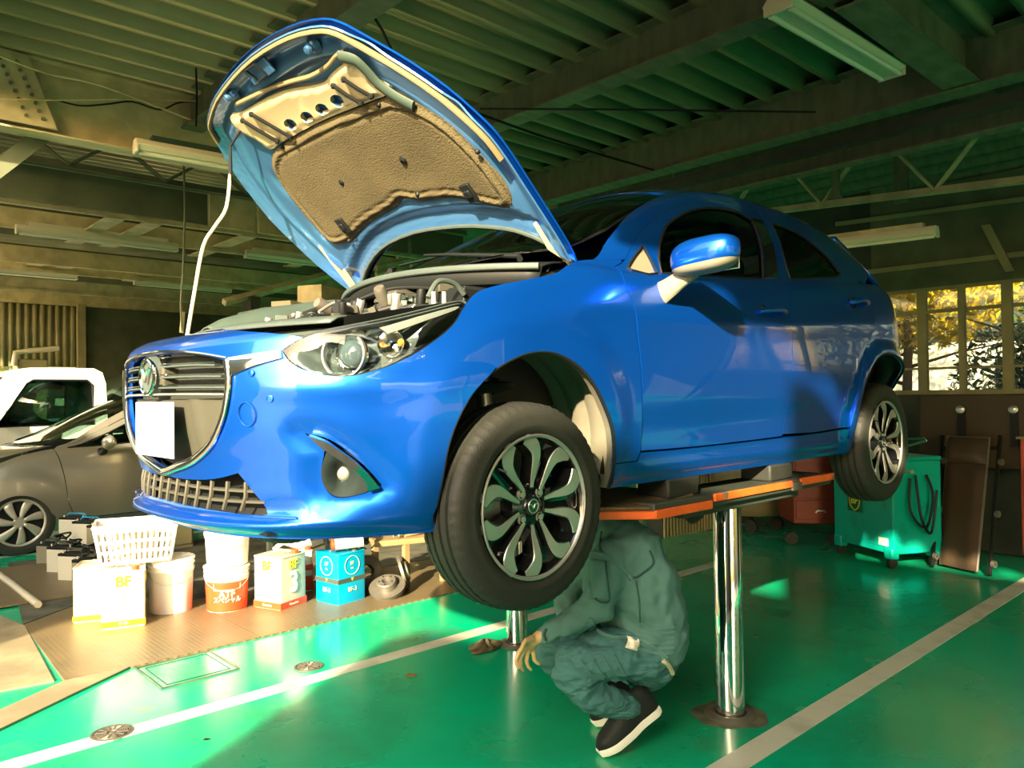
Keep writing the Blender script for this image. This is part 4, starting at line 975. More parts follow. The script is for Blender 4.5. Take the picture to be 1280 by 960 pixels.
manhole(.67, -1.03+.01, .075, 'round iron manhole cover touching the white line at lower left'); manhole(-.30, -1.16, .068, 'round iron manhole cover on the green floor right of the access hatch')

# corrugated deck and its beams
DZ = 3.60
def deck(name, x0, x1, y0, y1, z, m, pitch=.235, d=.085, z1=None):
    mb = MB(); prof = []; y = y0
    while y < y1:
        prof += [(y, z), (y+pitch*.66, z), (y+pitch*.72, z-d), (y+pitch*.94, z-d)]; y += pitch
    prof.append((y, z)); z1 = 0 if z1 is None else z1-z
    A = [mb.bm.verts.new((x0, a, b)) for a, b in prof]; B = [mb.bm.verts.new((x1, a, b+z1)) for a, b in prof]
    mb.bridge(A, B, False, closed=False); return struct(mb.build(name, M[m], solid=.004))
deck('ceiling', -4.3, 1.3, -3.6, 2.25, DZ, 'deck_paint'); deck('ceiling', -4.3, 2.95, 2.255, 2.96, DZ, 'deck_paint'); deck('ceiling', -4.3, 2.87, 2.965, 7.2, DZ, 'deck_paint')  # unseen front edge stepped to shape the sun's shadow across the doors
mb = MB(); mb.bb((-4.3, -3.6, DZ+.012), (1.3, 2.25, DZ+.05)); mb.bb((-4.3, 2.255, DZ+.012), (2.95, 2.96, DZ+.05)); mb.bb((-4.3, 2.965, DZ+.012), (2.87, 7.2, DZ+.05)); struct(mb.build('ceiling_roofing', M['roof_paint']))
# rear bay: deck with the ribs across, falling to the window wall
def deckx(name, x0, x1, y0, y1, z0, z1, m, pitch=.2, d=.05):
    mb = MB(); x = x0; prof = []; n = int((x1-x0)/pitch)
    for i in range(n):
        for f, dd in ((0, 0), (.55, 0), (.65, d), (.9, d)): xx = x0+(i+f)*pitch; prof.append((xx, z0+(z1-z0)*(xx-x0)/(x1-x0)-dd))
    A = [mb.bm.verts.new((a, y0, b)) for a, b in prof]; B = [mb.bm.verts.new((a, y1, b)) for a, b in prof]; mb.bridge(A, B, False, closed=False); return struct(mb.build(name, M[m], solid=.004))
deckx('ceiling', -8.2, -4.25, -3.6, 7.2, 3.25, 4.3, 'roof_paint')
deckx('ceiling', -8.2, 4.2, -16, -3.7, 4.28, 4.28, 'deck_paint', .16, .035)
def ibeam(p0, p1, h, w, m='roof_paint', up=(0, 0, 1), name=None):
    # I section, p0/p1 = middle of the lower flange
    p0, p1 = V(p0), V(p1); ax = (p1-p0).normalized(); side = ax.cross(V(up)).normalized(); upv = side.cross(ax)
    mb = MB(); t = .012
    for (a, b), (c, d) in (((-w/2, 0), (w/2, t)), ((-w/2, h-t), (w/2, h)), ((-.005, t), (.005, h-t))):
        poly = [p0+side*a+upv*b, p0+side*c+upv*b, p0+side*c+upv*d, p0+side*a+upv*d]; mb.prism(poly, p1-p0)
    return struct(mb.build(name or trimname(), M[m]))
for x in (-.45, -2.07): ibeam((x, -3.55, 3.30), (x, 7, 3.30), .245, .15)
ibeam((1.12, -3.55, 3.30), (1.12, 7, 3.30), .245, .15)
ibeam((-3.68, -3.55, 3.22), (-3.68, 7, 3.22), .325, .17)
ibeam((-4.25, -3.55, 3.10), (-4.25, 7, 3.10), .45, .12)
ibeam((-6.8, .86, 3.16), (2.7, .86, 3.16), .15, .13) if False else None
ibeam((-4.2, .92, 3.24), (-2.10, .92, 3.24), .31, .20)
mb = MB(); mb.bb((-4.29, -3.62, 3.55), (-4.27, 7.2, 4.4)); mb.bb((-8.2, -3.66, 3.5), (4.2, -3.62, 4.4)); struct(mb.build('wall_sun_stop', M['roof_paint']))  # added panels closing the roof gaps to keep stray sun out
# girder along the left edge of the bay with the bay beyond
ibeam((-8, -3.10, 3.06), (1.9, -3.10, 3.06), .48, .14, 'purlin')
def truss(p0, p1, h, n, m, r=.011, label=None):
    t = thing('roof_truss', tuple(p0), label, 'truss'); p0, p1 = V(p0), V(p1); up = V((0, 0, h)); ax = (p1-p0).normalized()
    side = ax.cross(V((0, 0, 1))).normalized()
    for base, nm in ((V((0, 0, 0)), 'lower_chord'), (up, 'upper_chord')):
        mb = MB()
        for s in (1, -1): mb.prism([p0+base+side*s*.008+V((0, 0, -.03)), p0+base+side*s*.045+V((0, 0, -.03)), p0+base+side*s*.045+V((0, 0, -.022)), p0+base+side*s*.014+V((0, 0, -.022)), p0+base+side*s*.014+V((0, 0, .03)), p0+base+side*s*.008+V((0, 0, .03))], p1-p0)
        setparent(mb.build(nm, M[m]), t)
    for i in range(n):
        a = p0.lerp(p1, i/n); b = p0.lerp(p1, (i+.5)/n); c = p0.lerp(p1, (i+1)/n)
        for s in (1, -1):
            mb = MB(); mb.tube([a+up+side*s*.02, b+side*s*.02], r, 6); setparent(mb.build('diagonal', M[m]), t)
            mb = MB(); mb.tube([b+side*s*.02, c+up+side*s*.02], r, 6); setparent(mb.build('diagonal', M[m]), t)
    return t
truss((1.9, -4.45, 3.27), (-4.1, -4.45, 3.27), .27, 8, 'roof_paint', .012, 'open web steel truss under the pale corrugated roof at upper left')
truss((-5.6, 1.6, 3.00), (-5.6, -3.4, 3.34), .62, 5, 'purlin', .014, 'open web steel truss above the windows at right')
for y, m in ((-.74, 0), (-.26, 1)):
    mb = MB()
    if m == 0: mb.prism([(-5.58, y-.05, 3.19), (-5.58, y+.05, 3.19), (-5.58, y+.03, 3.27), (-5.58, y+.028, 3.62), (-5.58, y+.06, 3.72), (-5.58, y-.06, 3.72), (-5.58, y-.028, 3.62), (-5.58, y-.03, 3.27)], (.04, 0, 0))
    else: mb.bb((-5.85, y-.06, 3.1), (-5.80, y+.06, 3.8))
    struct(mb.build(trimname(), M['roof_paint']))
# pipe run under the beam, with bracket and cable
pr = thing('ceiling_pipe', (-3.9, 0, 3.2), 'thin pipe running under the deep roof beam above the car roof', 'pipe')
pts = [ony(-1.05, 822, 222), ony(-1.05, 842, 205), ony(-1.05, 842, 227)]
pp = [onx(-3.95, 820, 212), onx(-3.95, 842, 187), onx(-3.95, 842, 228), onx(-3.95, 1000, 192), onx(-3.95, 1130, 160), onx(-3.95, 1280, 124)]
mb = MB(); mb.tube(pp, .014, 8); setparent(mb.build('pipe', M['purlin']), pr)
for px, py in ((882, 219), (1180, 149)):
    p = onx(-3.95, px, py); mb = MB(); mb.box(p+V((0, 0, .03)), (.03, .02, .10)); setparent(mb.build('pipe_clip', M['roof_paint']), pr)
mb = MB(); mb.bb((-3.90, -2.2, 3.12), (-3.82, 2.2, 3.20)); struct(mb.build(trimname(), M['wall_dark']))
# thin tie cables across the roof
cb = thing('tie_cable', (-2, 0, 3.3), 'dark cable stretched straight across under the roof beams', 'cable')
mb = MB(); mb.tube([onx(-1.7, 600, 136), onx(-2.3, 800, 137), onx(-3.1, 1020, 140)], .007, 6); setparent(mb.build('cable', M['blk']), cb)
cb = thing('tie_cable', (-1, -2, 3.3), 'dark hooked cable hanging from the roof behind the raised bonnet tip', 'cable')
mb = MB(); mb.tube([ony(-.9, 455, 0), ony(-.9, 468, 22), ony(-.9, 478, 38), ony(-.9, 492, 68)], .008, 6); setparent(mb.build('cable', M['blk']), cb)
cb = thing('tie_cable', (-1, -2, 3.3), 'dark sagging cable from the bonnet edge to the pipe bracket', 'cable')
mb = MB(); mb.tube([ony(-1.2, 598, 142), ony(-1.2, 670, 168), ony(-1.3, 740, 190), ony(-1.4, 822, 214)], .009, 6); setparent(mb.build('cable', M['blk']), cb)

# bay beyond the girder at left: fascia, purlins and cross ties
mb = MB(); mb.bb((-1.15, -4.62, 2.98), (1.9, -4.60, 3.26)); struct(mb.build('wall_fascia', M['wall_green']))
for x0, x1 in ((-1.62, -1.18), (-2.05, -1.65), (-2.6, -2.08), (-3.4, -2.64), (-4.2, -3.44)):
    mb = MB(); mb.bb((x0, -4.66, 2.98), (x1, -4.62, 3.30)); struct(mb.build('wall_fascia_panel', M['purlin'] if x0 > -2.1 else M['wall_green'], bevel=.006))
for y, z, w, x0, x1 in ((-5.22, 3.10, .05, -8, 2), (-5.98, 3.04, .045, -8, 2), (-7.9, 3.02, .05, -8, 2), (-8.55, 3.02, .05, -8, 2), (-12.0, 3.0, .07, -8, 2), (-14.0, 3.0, .07, -8, 2), (-10.4, 3.0, .06, -8, 2)):
    mb = MB(); mb.bb((x0, y-w/2, z-.035), (x1, y+w/2, z)); mb.bb((x0, y-.006, z), (x1, y+.006, z+.16)); struct(mb.build(trimname(), M['purlin']))
for x in (-.62, -.95, -1.9, -3.1, -4.6):
    for y0, y1 in ((-5.2, -6.7), (-7.95, -9.2)):
        mb = MB(); mb.bb((x, y0, 3.055), (x+.16, y1, 3.07)); struct(mb.build(trimname(), M['purlin']))
for y in (-6.6, -9.6, -12.8):
    mb = MB(); mb.bb((-8, y-.02, 3.06), (2, y, 3.5)); struct(mb.build('wall_fascia_panel', M['wall_green']))
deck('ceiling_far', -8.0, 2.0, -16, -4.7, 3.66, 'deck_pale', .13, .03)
# diagonal brace at upper left
mb = MB(); a = ony(-3.25, -25, 228); b = ony(-3.25, 62, 162); d = (b-a).normalized(); u = V((d.z, 0, -d.x)); mb.prism([a-u*.05, b-u*.05, b+u*.05, a+u*.05], (0, .012, 0)); struct(mb.build(trimname(), M['roof_paint']))
mb = MB(); mb.prism([(1.9, -3.02, 3.09), (.42, -3.02, 3.09), (.58, -3.02, 3.52), (1.9, -3.02, 3.52)], (0, .015, 0)); struct(mb.build(trimname(), M['purlin']))
random.seed(5)
mb = MB()
for k in range(8):
    for q in (0, 1): mb.cyl((.50+.02*k+q*.09, -3.005, 3.14+.045*k), (.50+.02*k+q*.09, -2.99, 3.14+.045*k), .012, 6)
struct(mb.build(trimname(), M['roof_paint']))
# cables hanging on the left
def cable(pts, r, label, m='blk', nm='hanging_cable'):
    t = tag(MB().tube(crom(pts, 5), r, 6).build(nm, M[m]), label, 'cable', 'cables under the left roof'); return t
cable([ony(-2.95, 0, 70), ony(-2.95, 60, 92), ony(-2.95, 130, 108), ony(-2.95, 245, 152)], .008, 'pale cable running under the roof deck at upper left, highest of them', 'purlin')
cable([ony(-2.96, 0, 124), ony(-2.96, 80, 125), ony(-2.96, 160, 124), ony(-2.96, 262, 127)], .006, 'pale level cable in front of the roof girder at upper left', 'purlin')
cable([ony(-2.97, 68, 124), ony(-2.97, 100, 132), ony(-2.97, 135, 130), ony(-2.97, 165, 127), ony(-2.97, 200, 137), ony(-2.97, 225, 128), ony(-2.97, 262, 127)], .006, 'dark looping cable beside the near lamp at upper left')
cable([ony(-2.6, 245, 85), ony(-2.6, 246, 120), ony(-2.6, 245, 158)], .007, 'short dark cable hanging straight down beside the bonnet tip')
cable([ony(-4.4, 229, 190), ony(-4.4, 231, 260), ony(-4.4, 229, 330), ony(-4.4, 226, 380), ony(-4.4, 228, 415)], .010, 'long dark cable hanging down to the nose of the blue car', 'roof_paint')
cable([ony(-4.45, 229, 390), ony(-4.45, 227, 416)], .02, 'pale plug end on the long hanging cable', 'purlin', 'cable_plug')

# walls
def ribbed(name, p0, p1, z0, z1, m, pitch=.10, d=.025):
    p0, p1 = V((*p0, 0)), V((*p1, 0)); L = (p1-p0).length; ax = (p1-p0).normalized(); nrm = V((-ax.y, ax.x, 0)); mb = MB(); prof = []; s = 0
    while s < L: prof += [(s, 0), (s+pitch*.5, 0), (s+pitch*.6, d), (s+pitch*.9, d)]; s += pitch
    prof.append((L, 0)); A = [mb.bm.verts.new(p0+ax*a+nrm*b+V((0, 0, z0))) for a, b in prof]; B = [mb.bm.verts.new(p0+ax*a+nrm*b+V((0, 0, z1))) for a, b in prof]
    mb.bridge(A, B, False, closed=False); return struct(mb.build(name, M[m], solid=.006))
noisy('wall_tan', (.30, .27, .13), (.24, .22, .11), 3, .6, .7)
ribbed('wall_left', (2.2, -12.0), (-1.84, -12.0), 1.94, 3.0, 'wall_tan', .11, .03)
mb = MB(); mb.bb((-1.96, -12.05, 0), (-1.84, -11.9, 3.0)); struct(mb.build(trimname(), M['wall_tan']))
mb = MB(); mb.bb((-8.2, -12.1, 0), (-1.97, -12.0, 3.7)); struct(mb.build('wall_left', M['wall_green']))
mb = MB(); mb.bb((-8.3, -16, 0), (-8.2, -3.66, 4.4)); struct(mb.build('wall_back', M['wall_dark']))
mb = MB(); mb.bb((-7.1, -1.05, 0), (-7.0, 4.5, 1.33)); struct(mb.build('wall_back', M['wall_dark']))
mb = MB(); mb.bb((-7.1, -1.02, 2.44), (-7.0, 7.2, 3.5)); struct(mb.build('wall_back', M['wall_green']))
mb = MB(); mb.bb((-8.2, -3.72, 0), (-7.1, -3.66, 4.3)); mb.bb((-7.1, -3.66, 0), (-7.0, -1.02, 4.0)); struct(mb.build('wall_back', M['wall_dark']))
mb = MB(); mb.bb((-8.2, 4.4, 0), (-7.0, 7.2, 4.3)); struct(mb.build('wall_back', M['wall_dark']))
for (a, b), (c, d), w in (((1060, 346), (1280, 322), .05), ((1045, 283), (1280, 262), .045)):
    p, q = onx(-6.98, a, b), onx(-6.98, c, d); mb = MB(); mb.prism([(-6.99, p.y, p.z), (-6.99, q.y+2, q.z), (-6.99, q.y+2, q.z+w), (-6.99, p.y, p.z+w)], (.03, 0, 0)); struct(mb.build(trimname(), M['wall_tan']))
p, q = onx(-6.97, 1232, 282), onx(-6.97, 1262, 340)
mb = MB(); mb.prism([(-6.98, p.y-.03, p.z), (-6.98, p.y+.05, p.z), (-6.98, q.y+.05, q.z), (-6.98, q.y-.03, q.z)], (.05, 0, 0)); struct(mb.build(trimname(), M['wall_tan']))
# window wall: frames with thin panes
mb = MB(); fr = M['wall_tan']
wy = [-1.0, -.52, -.145, .255, .64, 1.1, 1.6, 2.1, 2.6, 3.1, 3.6, 4.1, 4.4]
for i, y in enumerate(wy):
    w = .045 if i in (1, 3, 5) else .03
    mb.bb((-7.06, y-w, 1.33), (-7.0, y+w, 2.44))
for z, w in ((1.345, .03), (2.19, .018), (2.425, .02), (1.60, .012)): mb.bb((-7.05, -1.0, z-w), (-7.01, 4.4, z+w))
w1 = struct(mb.build('window_1', fr)); w1['label'] = 'band of windows with pale frames on the back wall'
glm = glassmat('dusty_pane', (.92, .95, .85), .06, .05)
mb = MB(); mb.bb((-7.035, -1.0, 1.33), (-7.031, 4.4, 2.44)); pn = mb.build('pane', glm, w1)
# unseen outdoor walls, added and shaped to block sun and sky light
noisy('render_wall', (.42, .39, .32), (.36, .33, .27), 2, .8)
mb = MB(); mb.prism([(5.0, 2.2, -.06), (5.0, 9.5, -.06), (5.0, 9.5, 3.75), (5.0, 4.1, 3.72), (5.0, 3.75, 3.62), (5.0, 3.4, 3.2), (5.0, 2.7, 2.8), (5.0, 2.2, 2.75)], (.3, 0, 0)); struct(mb.build('wall_sun_block_front', M['render_wall']))  # added blocker; sloped top keeps low sun off the person and floor
mb = MB(); mb.bb((-16, 17.0, -.06), (1.6, 17.4, 7.0)); struct(mb.build('wall_sky_block_right', M['render_wall']))  # added blocker hiding the sky from the car's shaded side
mb = MB(); mb.bb((5.0, -11, -.06), (5.3, -.35, 3.5)); struct(mb.build('wall_sun_block_left', M['render_wall']))  # added blocker keeping the sun off the silver car
mb = MB(); mb.bb((3.25, 3.62, -.06), (3.4, 7.2, 3.65)); struct(mb.build('wall_shade_front', M['wall_green']))  # unseen wall added so its edge cuts the sun on the doors
mb = MB(); mb.bb((-7.1, 7.1, 2.7), (3.4, 7.25, 3.7)); struct(mb.build('wall_right', M['wall_green']))
mb = MB(); mb.bb((-7.1, 7.1, 0), (-4.2, 7.25, 2.7)); struct(mb.build('wall_right', M['wall_green']))
for x in (-1.9, 3.2): mb = MB(); mb.bb((x-.1, 6.95, 0), (x+.1, 7.15, 2.7)); struct(mb.build(trimname(), M['roof_paint']))
mb = MB(); mb.bb((2.65, -16, 3.5), (2.8, 2.2, 3.7)) if False else mb.bb((1.25, -3.6, 3.42), (1.32, 2.25, 3.70)); struct(mb.build(trimname(), M['roof_paint']))

# ================================================================= strip lights
mm('lamp_body', (.70, .66, .48), .35); mm('tube_glass', (.78, .80, .62), .25, coat=1); mm('lamp_top', (.03, .06, .04), .5)
def lamp(p0, p1, tubes, label, w=.13, top='lamp_body', h=.07, group='strip lights under the roof'):
    p0, p1 = V(p0), V(p1); ax = (p1-p0).normalized(); side = ax.cross(V((0, 0, 1))).normalized()
    t = thing('strip_light', tuple((p0+p1)/2), label, 'light', group)
    mb = MB(); sec = [side*(-w/2)+V((0, 0, .03)), side*(-w*.28)+V((0, 0, .0)), side*(w*.28)+V((0, 0, 0)), side*(w/2)+V((0, 0, .03)), side*(w*.3)+V((0, 0, h)), side*(-w*.3)+V((0, 0, h))]
    mb.prism([p0+s for s in sec], p1-p0); setparent(mb.build('housing', M['lamp_body'], bevel=.004), t)
    mb = MB(); mb.bb((0, 0, 0), (0, 0, 0)) if False else mb.prism([p0+ax*.1+side*a*w*.32+V((0, 0, b)) for a, b in ((-1, h), (1, h), (1, h+.035), (-1, h+.035))], (p1-p0)-ax*.2); setparent(mb.build('ballast_cover', M[top]), t)
    for k in range(tubes):
        o = side*((k-(tubes-1)/2)*w*.62)+V((0, 0, -.012)); mb = MB(); mb.cyl(p0+o+ax*.025, p1+o-ax*.025, .015, 14); setparent(mb.build('tube', M['tube_glass']), t)
    for q, e in ((p0, 1), (p1, -1)):
        mb = MB(); mb.box(q+ax*e*.008+V((0, 0, .005)), (.02, w*.92, .05), Matrix(((ax.x, side.x, 0), (ax.y, side.y, 0), (0, 0, 1)))); setparent(mb.build('end_cap', M['lamp_body'], bevel=.006), t)
    return t
a, b = onz(3.22, 972, 10), onz(3.22, 1118, 96); d = (b-a); a2 = a; lamp(a2, a2+d.normalized()*1.25, 2, 'twin tube strip light with a white housing at top right', .17, 'lamp_top')
a = onz(2.99, 168, 187); b = onz(2.99, 288, 208); lamp(a, a+(b-a).normalized()*1.25, 1, 'strip light with dark top cover beside the bonnet at upper left', .11, 'lamp_top')
lamp((.12, -5.95, 2.97), (-1.36, -5.95, 2.97), 1, 'long strip light on the second purlin, above the silver car', .06)
lamp((-2.10, -5.95, 2.99), (-3.4, -5.95, 2.99), 1, 'strip light passing behind the lower bonnet edge', .09)
lamp((.4, -8.65, 2.96), (-1.05, -8.65, 2.96), 1, 'strip light cut off by the left picture edge', .08)
lamp((-1.72, -8.6, 2.95), (-3.06, -8.6, 2.95), 1, 'thin strip light between the long lamp and the far one', .07)
lamp((-1.95, -14.0, 2.9), (-3.6, -14.0, 2.9), 1, 'farthest strip light, low above the corrugated wall', .10)
a = onx(-5.0, 1172, 293); b = onx(-5.0, 1040, 309); lamp(a, a+(b-a).normalized()*1.25, 1, 'strip light hanging below the truss behind the car roof', .10, 'purlin')

# ================================================================= lights and sky
SD = V((-.80, -.45, -.36)).normalized()
w = bpy.data.worlds.new('sky'); SC.world = w; w.use_nodes = True; n = w.node_tree.nodes; l = w.node_tree.links
sk = n.new('ShaderNodeTexSky'); sk.sky_type = 'NISHITA'; sk.sun_disc = False; sk.sun_elevation = math.asin(-SD.z); sk.sun_rotation = math.atan2(-SD.x, -SD.y); sk.air_density = 1.6; sk.dust_density = 4; sk.ozone_density = .6
bg = n['Background']; l.new(sk.outputs[0], bg.inputs[0]); bg.inputs[1].default_value = .42
ld = bpy.data.lights.new('sun', 'SUN'); ld.energy = 14; ld.angle = math.radians(.8); ld.color = (1, .80, .52); lo = bpy.data.objects.new('sun', ld); COL.objects.link(lo); lo.rotation_euler = SD.to_track_quat('-Z', 'Y').to_euler(); lo.location = (8, 5, 6)
SC.view_settings.view_transform = 'Standard'; SC.view_settings.look = 'None'; SC.view_settings.gamma = 1; SC.view_settings.use_curve_mapping = False; SC.view_settings.exposure = .82
SC.cycles.max_bounces = 8; SC.cycles.transparent_max_bounces = 12; SC.cycles.sample_clamp_indirect = 6; SC.cycles.use_denoising = True
SC.cycles.caustics_reflective = False; SC.cycles.caustics_refractive = False
# ================================================================= lettering
def text(s, size, p, xdir, ydir, m, parent, name='lettering', bend=None, ext=.0004, align='CENTER', sx=1, bold=0):
    cu = bpy.data.curves.new(name, 'FONT'); cu.body = s; cu.size = size; cu.align_x = align; cu.align_y = 'CENTER'; cu.extrude = ext; cu.bevel_depth = bold*.75; cu.bevel_resolution = 0
    o = bpy.data.objects.new(name, cu); COL.objects.link(o); bpy.context.view_layer.update()
    me = bpy.data.meshes.new_from_object(o.evaluated_get(bpy.context.evaluated_depsgraph_get())); bpy.data.objects.remove(o); bpy.data.curves.remove(cu)
    X, Y = V(xdir).normalized(), V(ydir).normalized(); Z = X.cross(Y); p = V(p)
    for v in me.vertices:
        x, y, z = v.co.x*sx, v.co.y, v.co.z
        if bend:   # bend = radius of the drum: p is the point on its skin, Z its outward normal
            a = x/bend; c = p-Z*bend; v.co = c+(Z*math.cos(a)+X*math.sin(a))*(bend+z)+Y*y
        else: v.co = p+X*x+Y*y+Z*z
    me.materials.clear(); me.materials.append(m)
    q = bpy.data.objects.new(name, me); COL.objects.link(q); setparent(q, parent); return q

# ================================================================= the two-post lift
lift = thing('car_lift', (-1.306, 0, 0), 'two-post floor lift with chrome pistons and orange-edged platforms under the car', 'car lift')
M['piston'] = mat('piston_chrome', (.82, .82, .80), .05, 1)
for s in (1, -1):
    y = s*.667; x = -1.306
    mb = MB(); mb.lathe([(.060, .0), (.060, .93), (.050, .955)], (x, y, 0), (0, 0, 1), 40, cap1=True); mb.build('piston', M['piston'], lift)
    mb = MB(); mb.lathe([(.062, .004), (.068, .014), (.080, .016), (.088, .010), (.105, .008), (.110, .003)], (x, y, 0), (0, 0, 1), 36); mb.build('collar', M['castiron'], lift)
    mb = MB(); mb.bb((-2.02, y-.10, .935), (-.62, y+.13, .985)); mb.bb((-1.75, y-.10, .90), (-.85, y+.10, .935)); mb.build('platform', mm('lift_dark', (.04, .05, .04), .5) if 'lift_dark' not in M else M['lift_dark'], lift, bevel=.006)
    ye = y+s*.135
    for x0, x1, z0, z1 in ((-.98, -.62, .930, .962), (-1.62, -1.00, .955, .985), (-2.03, -1.70, .955, .988)):
        mb = MB(); mb.bb((x0, ye-.006, z0), (x1, ye+.006, z1)); mb.build('platform_edge', M['orange'], lift, bevel=.002)
    mb = MB(); mb.bb((-1.70, ye-.004, .94), (-1.62, ye+.008, .975)); mb.build('edge_bracket', M['castiron'], lift)
    mb = MB(); mb.prism([(-.62, ye-.02, .93), (-.62, ye+.006, .93), (-.30, y-.06, .945), (-.30, y-.10, .945)], (0, 0, .03)); mb.build('front_ramp', M['orange'], lift, bevel=.004)
    mb = MB(); mb.prism([(-.62, ye-.025, .963), (-.32, y-.09, .975), (-.32, y-.25, .975), (-.9, y-.25, .985), (-.9, ye-.03, .985)], (0, 0, .008)); mb.build('tread_plate', M['checker'], lift)
    for k in range(2):
        mb = MB(); mb.bb((-.95-k*.75, y-.05, .985), (-.75-k*.75, y+.10, 1.060)); mb.build('rubber_block', M['rubber'], lift, bevel=.01)
    mb = MB(); mb.lathe([(.012, -.035), (.03, -.035), (.05, -.01), (.055, .0), (.05, .01), (.03, .035), (.012, .035)], (-.98, y+.05, .915), (0, 1, 0), 20); mb.build('roller', M['rubber'], lift)
# worn concrete ring round the near piston and the rags round the far one
random.seed(11)
def blob(name, c, rx, ry, h, m, label, cat, n=28, seed=1):
    random.seed(seed); mb = MB(); ks = [1+random.uniform(-.14, .14) for _ in range(n)]; top = []; bot = []
    for i in range(n):
        a = 2*PI*i/n; k = (ks[i]+ks[i-1])/2; bot.append(mb.bm.verts.new((c[0]+rx*k*math.cos(a), c[1]+ry*k*math.sin(a), .0008))); top.append(mb.bm.verts.new((c[0]+rx*k*.9*math.cos(a), c[1]+ry*k*.9*math.sin(a), h)))
    mb.bridge(bot, top); mb.face(top); return tag(mb.build(name, m), label, cat)
noisy('ring_dirt', (.13, .14, .08), (.06, .075, .05), 14, .6, .8, bump=.3)
blob('floor_patch', (-1.306, .667, 0), .165, .15, .0028, M['ring_dirt'], 'worn dirty cement patch round the foot of the near chrome piston', 'floor patch', seed=4)
def rag(c, r, label, seed, m):
    random.seed(seed); ph = [random.uniform(0, 6) for _ in range(6)]
    def f(a, b):
        t = a*2*PI; q = b; k = 1+.18*math.sin(3*t+ph[0])+.12*math.sin(5*t+ph[1]); rr = r*k*q**.8
        h = .004+.055*(1-q)**.5*(.6+.25*math.sin(4*t+ph[2])*math.sin(7*q+ph[3])+.22*math.sin(9*t+ph[4]))*(1 if q < .98 else .2)
        return (c[0]+rr*math.cos(t)*1.3, c[1]+rr*math.sin(t)*.8, c[2]+max(.002, h))
    return tag(MB().grid(f, 36, 10).build('rag', m, solid=.003), label, 'rag')
rag((-1.125, -.73, 0), .08, 'crumpled brown rag lying at the foot of the far piston', 2, mat('rag_brown', (.09, .075, .04), .9, noise=.4, nscale=30))

# ================================================================= tins, pails, basket, batteries on the steel plate
mm('tin_white', (.82, .80, .70), .32, spec=.5); mm('tin_yellow', (.80, .62, .02), .4); mm('tin_red', (.75, .07, .02), .38); mm('tin_blue', (.0, .30, .55), .3); mm('tin_dark', (.05, .06, .05), .5)
mm('pail_white', (.82, .80, .74), .35); mm('tin_cream', (.55, .50, .36), .35)
def tin(p, rz, w, h, m, label, z0=.0):
    # square 18-litre tin with rolled rims, a top pan and a spout
    t = thing('oil_tin', (p[0], p[1], z0), label, 'tin', 'square oil tins by the steel plate', rz)
    Rz = Matrix.Rotation(rz, 3, 'Z'); P = V((p[0], p[1], z0)); mb = MB(); n = 24
    def sq(s, z):
        out = []
        for k in range(4):
            for j in range(4):
                a = k*PI/2+j*PI/6; c = V(((s-.012)*(1 if k in (0, 3) else -1), (s-.012)*(1 if k in (0, 1) else -1), 0)); out.append(c+V((.012*math.cos(a), .012*math.sin(a), z)))
        return [mb.bm.verts.new(P+Rz @ q) for q in out]
    prof = [(w/2, .0), (w/2+.002, .003), (w/2+.002, .008), (w/2-.001, .011), (w/2-.001, h-.011), (w/2+.002, h-.008), (w/2+.002, h-.002), (w/2-.003, h), (w/2-.006, h-.008), (w/2-.02, h-.009)]
    prev = None
    for s, z in prof:
        r = sq(s, z)
        if prev: mb.bridge(prev, r)
        else: mb.face(r[::-1], False)
        prev = r
    mb.face(prev, False); mb.build('body', m, t)
    mb = MB(); mb.lathe([(.022, -.009), (.022, .010), (.025, .010), (.025, .022), (.0001, .023)], P+Rz @ V((w*.28, w*.28, h)), (0, 0, 1), 18); mb.build('cap', M['tin_red'] if m != M['tin_blue'] else M['tin_dark'], t)
    mb = MB(); mb.tube([P+Rz @ V((-.05, -.05, h-.006)), P+Rz @ V((-.03, -.03, h+.018)), P+Rz @ V((.02, .02, h+.018)), P+Rz @ V((.04, .04, h-.006))], .003, 6); mb.build('handle', M['satin'], t)
    return t, P, Rz
def band(t, P, Rz, w, z0, z1, m, name='band'):
    mb = MB(); s = w/2+.0008; a = [P+Rz @ V((x*s, y*s, z0)) for x, y in ((-1, -1), (1, -1), (1, 1), (-1, 1))]; A = [mb.bm.verts.new(q) for q in a]; B = [mb.bm.verts.new(q+V((0, 0, z1-z0))) for q in a]; mb.bridge(A, B, False); return mb.build(name, m, t, bevel=.012 if False else 0)
def faces(P, Rz, w, h):
    # centre, x direction, outward for each side
    return [(P+Rz @ V((math.cos(k*PI/2)*(w/2+.0012), math.sin(k*PI/2)*(w/2+.0012), 0)), Rz @ V((-math.sin(k*PI/2), math.cos(k*PI/2), 0))) for k in range(4)]
UPV = V((0, 0, 1)); W18, H18 = .238, .349
CY = math.atan2(CAM.y+2.5, CAM.x-0)   # direction towards the viewer
t, P, Rz = tin((.145, -2.66), CY, W18, H18, M['tin_white'], 'white square tin with yellow letters standing in front of the basket')
band(t, P, Rz, W18, .018, .055, M['tin_yellow'])
for c, x in faces(P, Rz, W18, H18):
    text('BF', .085, c+UPV*.285, x, UPV, M['tin_yellow'], t, bold=.004); 
    for zz, s in ((.185, 'OIL'), (.145, 'TYPE 3')): text(s, .022, c+UPV*zz, x, UPV, M['tin_yellow'], t)
    text('BF Oil', .020, c+UPV*.037, x, UPV, M['tin_white'], t)
t, P, Rz = tin((.22, -2.93), CY-.12, W18, H18, M['tin_cream'], 'cream square tin just behind and left of the yellow lettered one'); band(t, P, Rz, W18, .018, .05, M['tin_yellow'])
a3 = CY+math.radians(38)
t, P, Rz = tin((-.735, -2.36), a3, W18, H18, M['tin_cream'], 'cream square tin with a big number three and a red foot band')
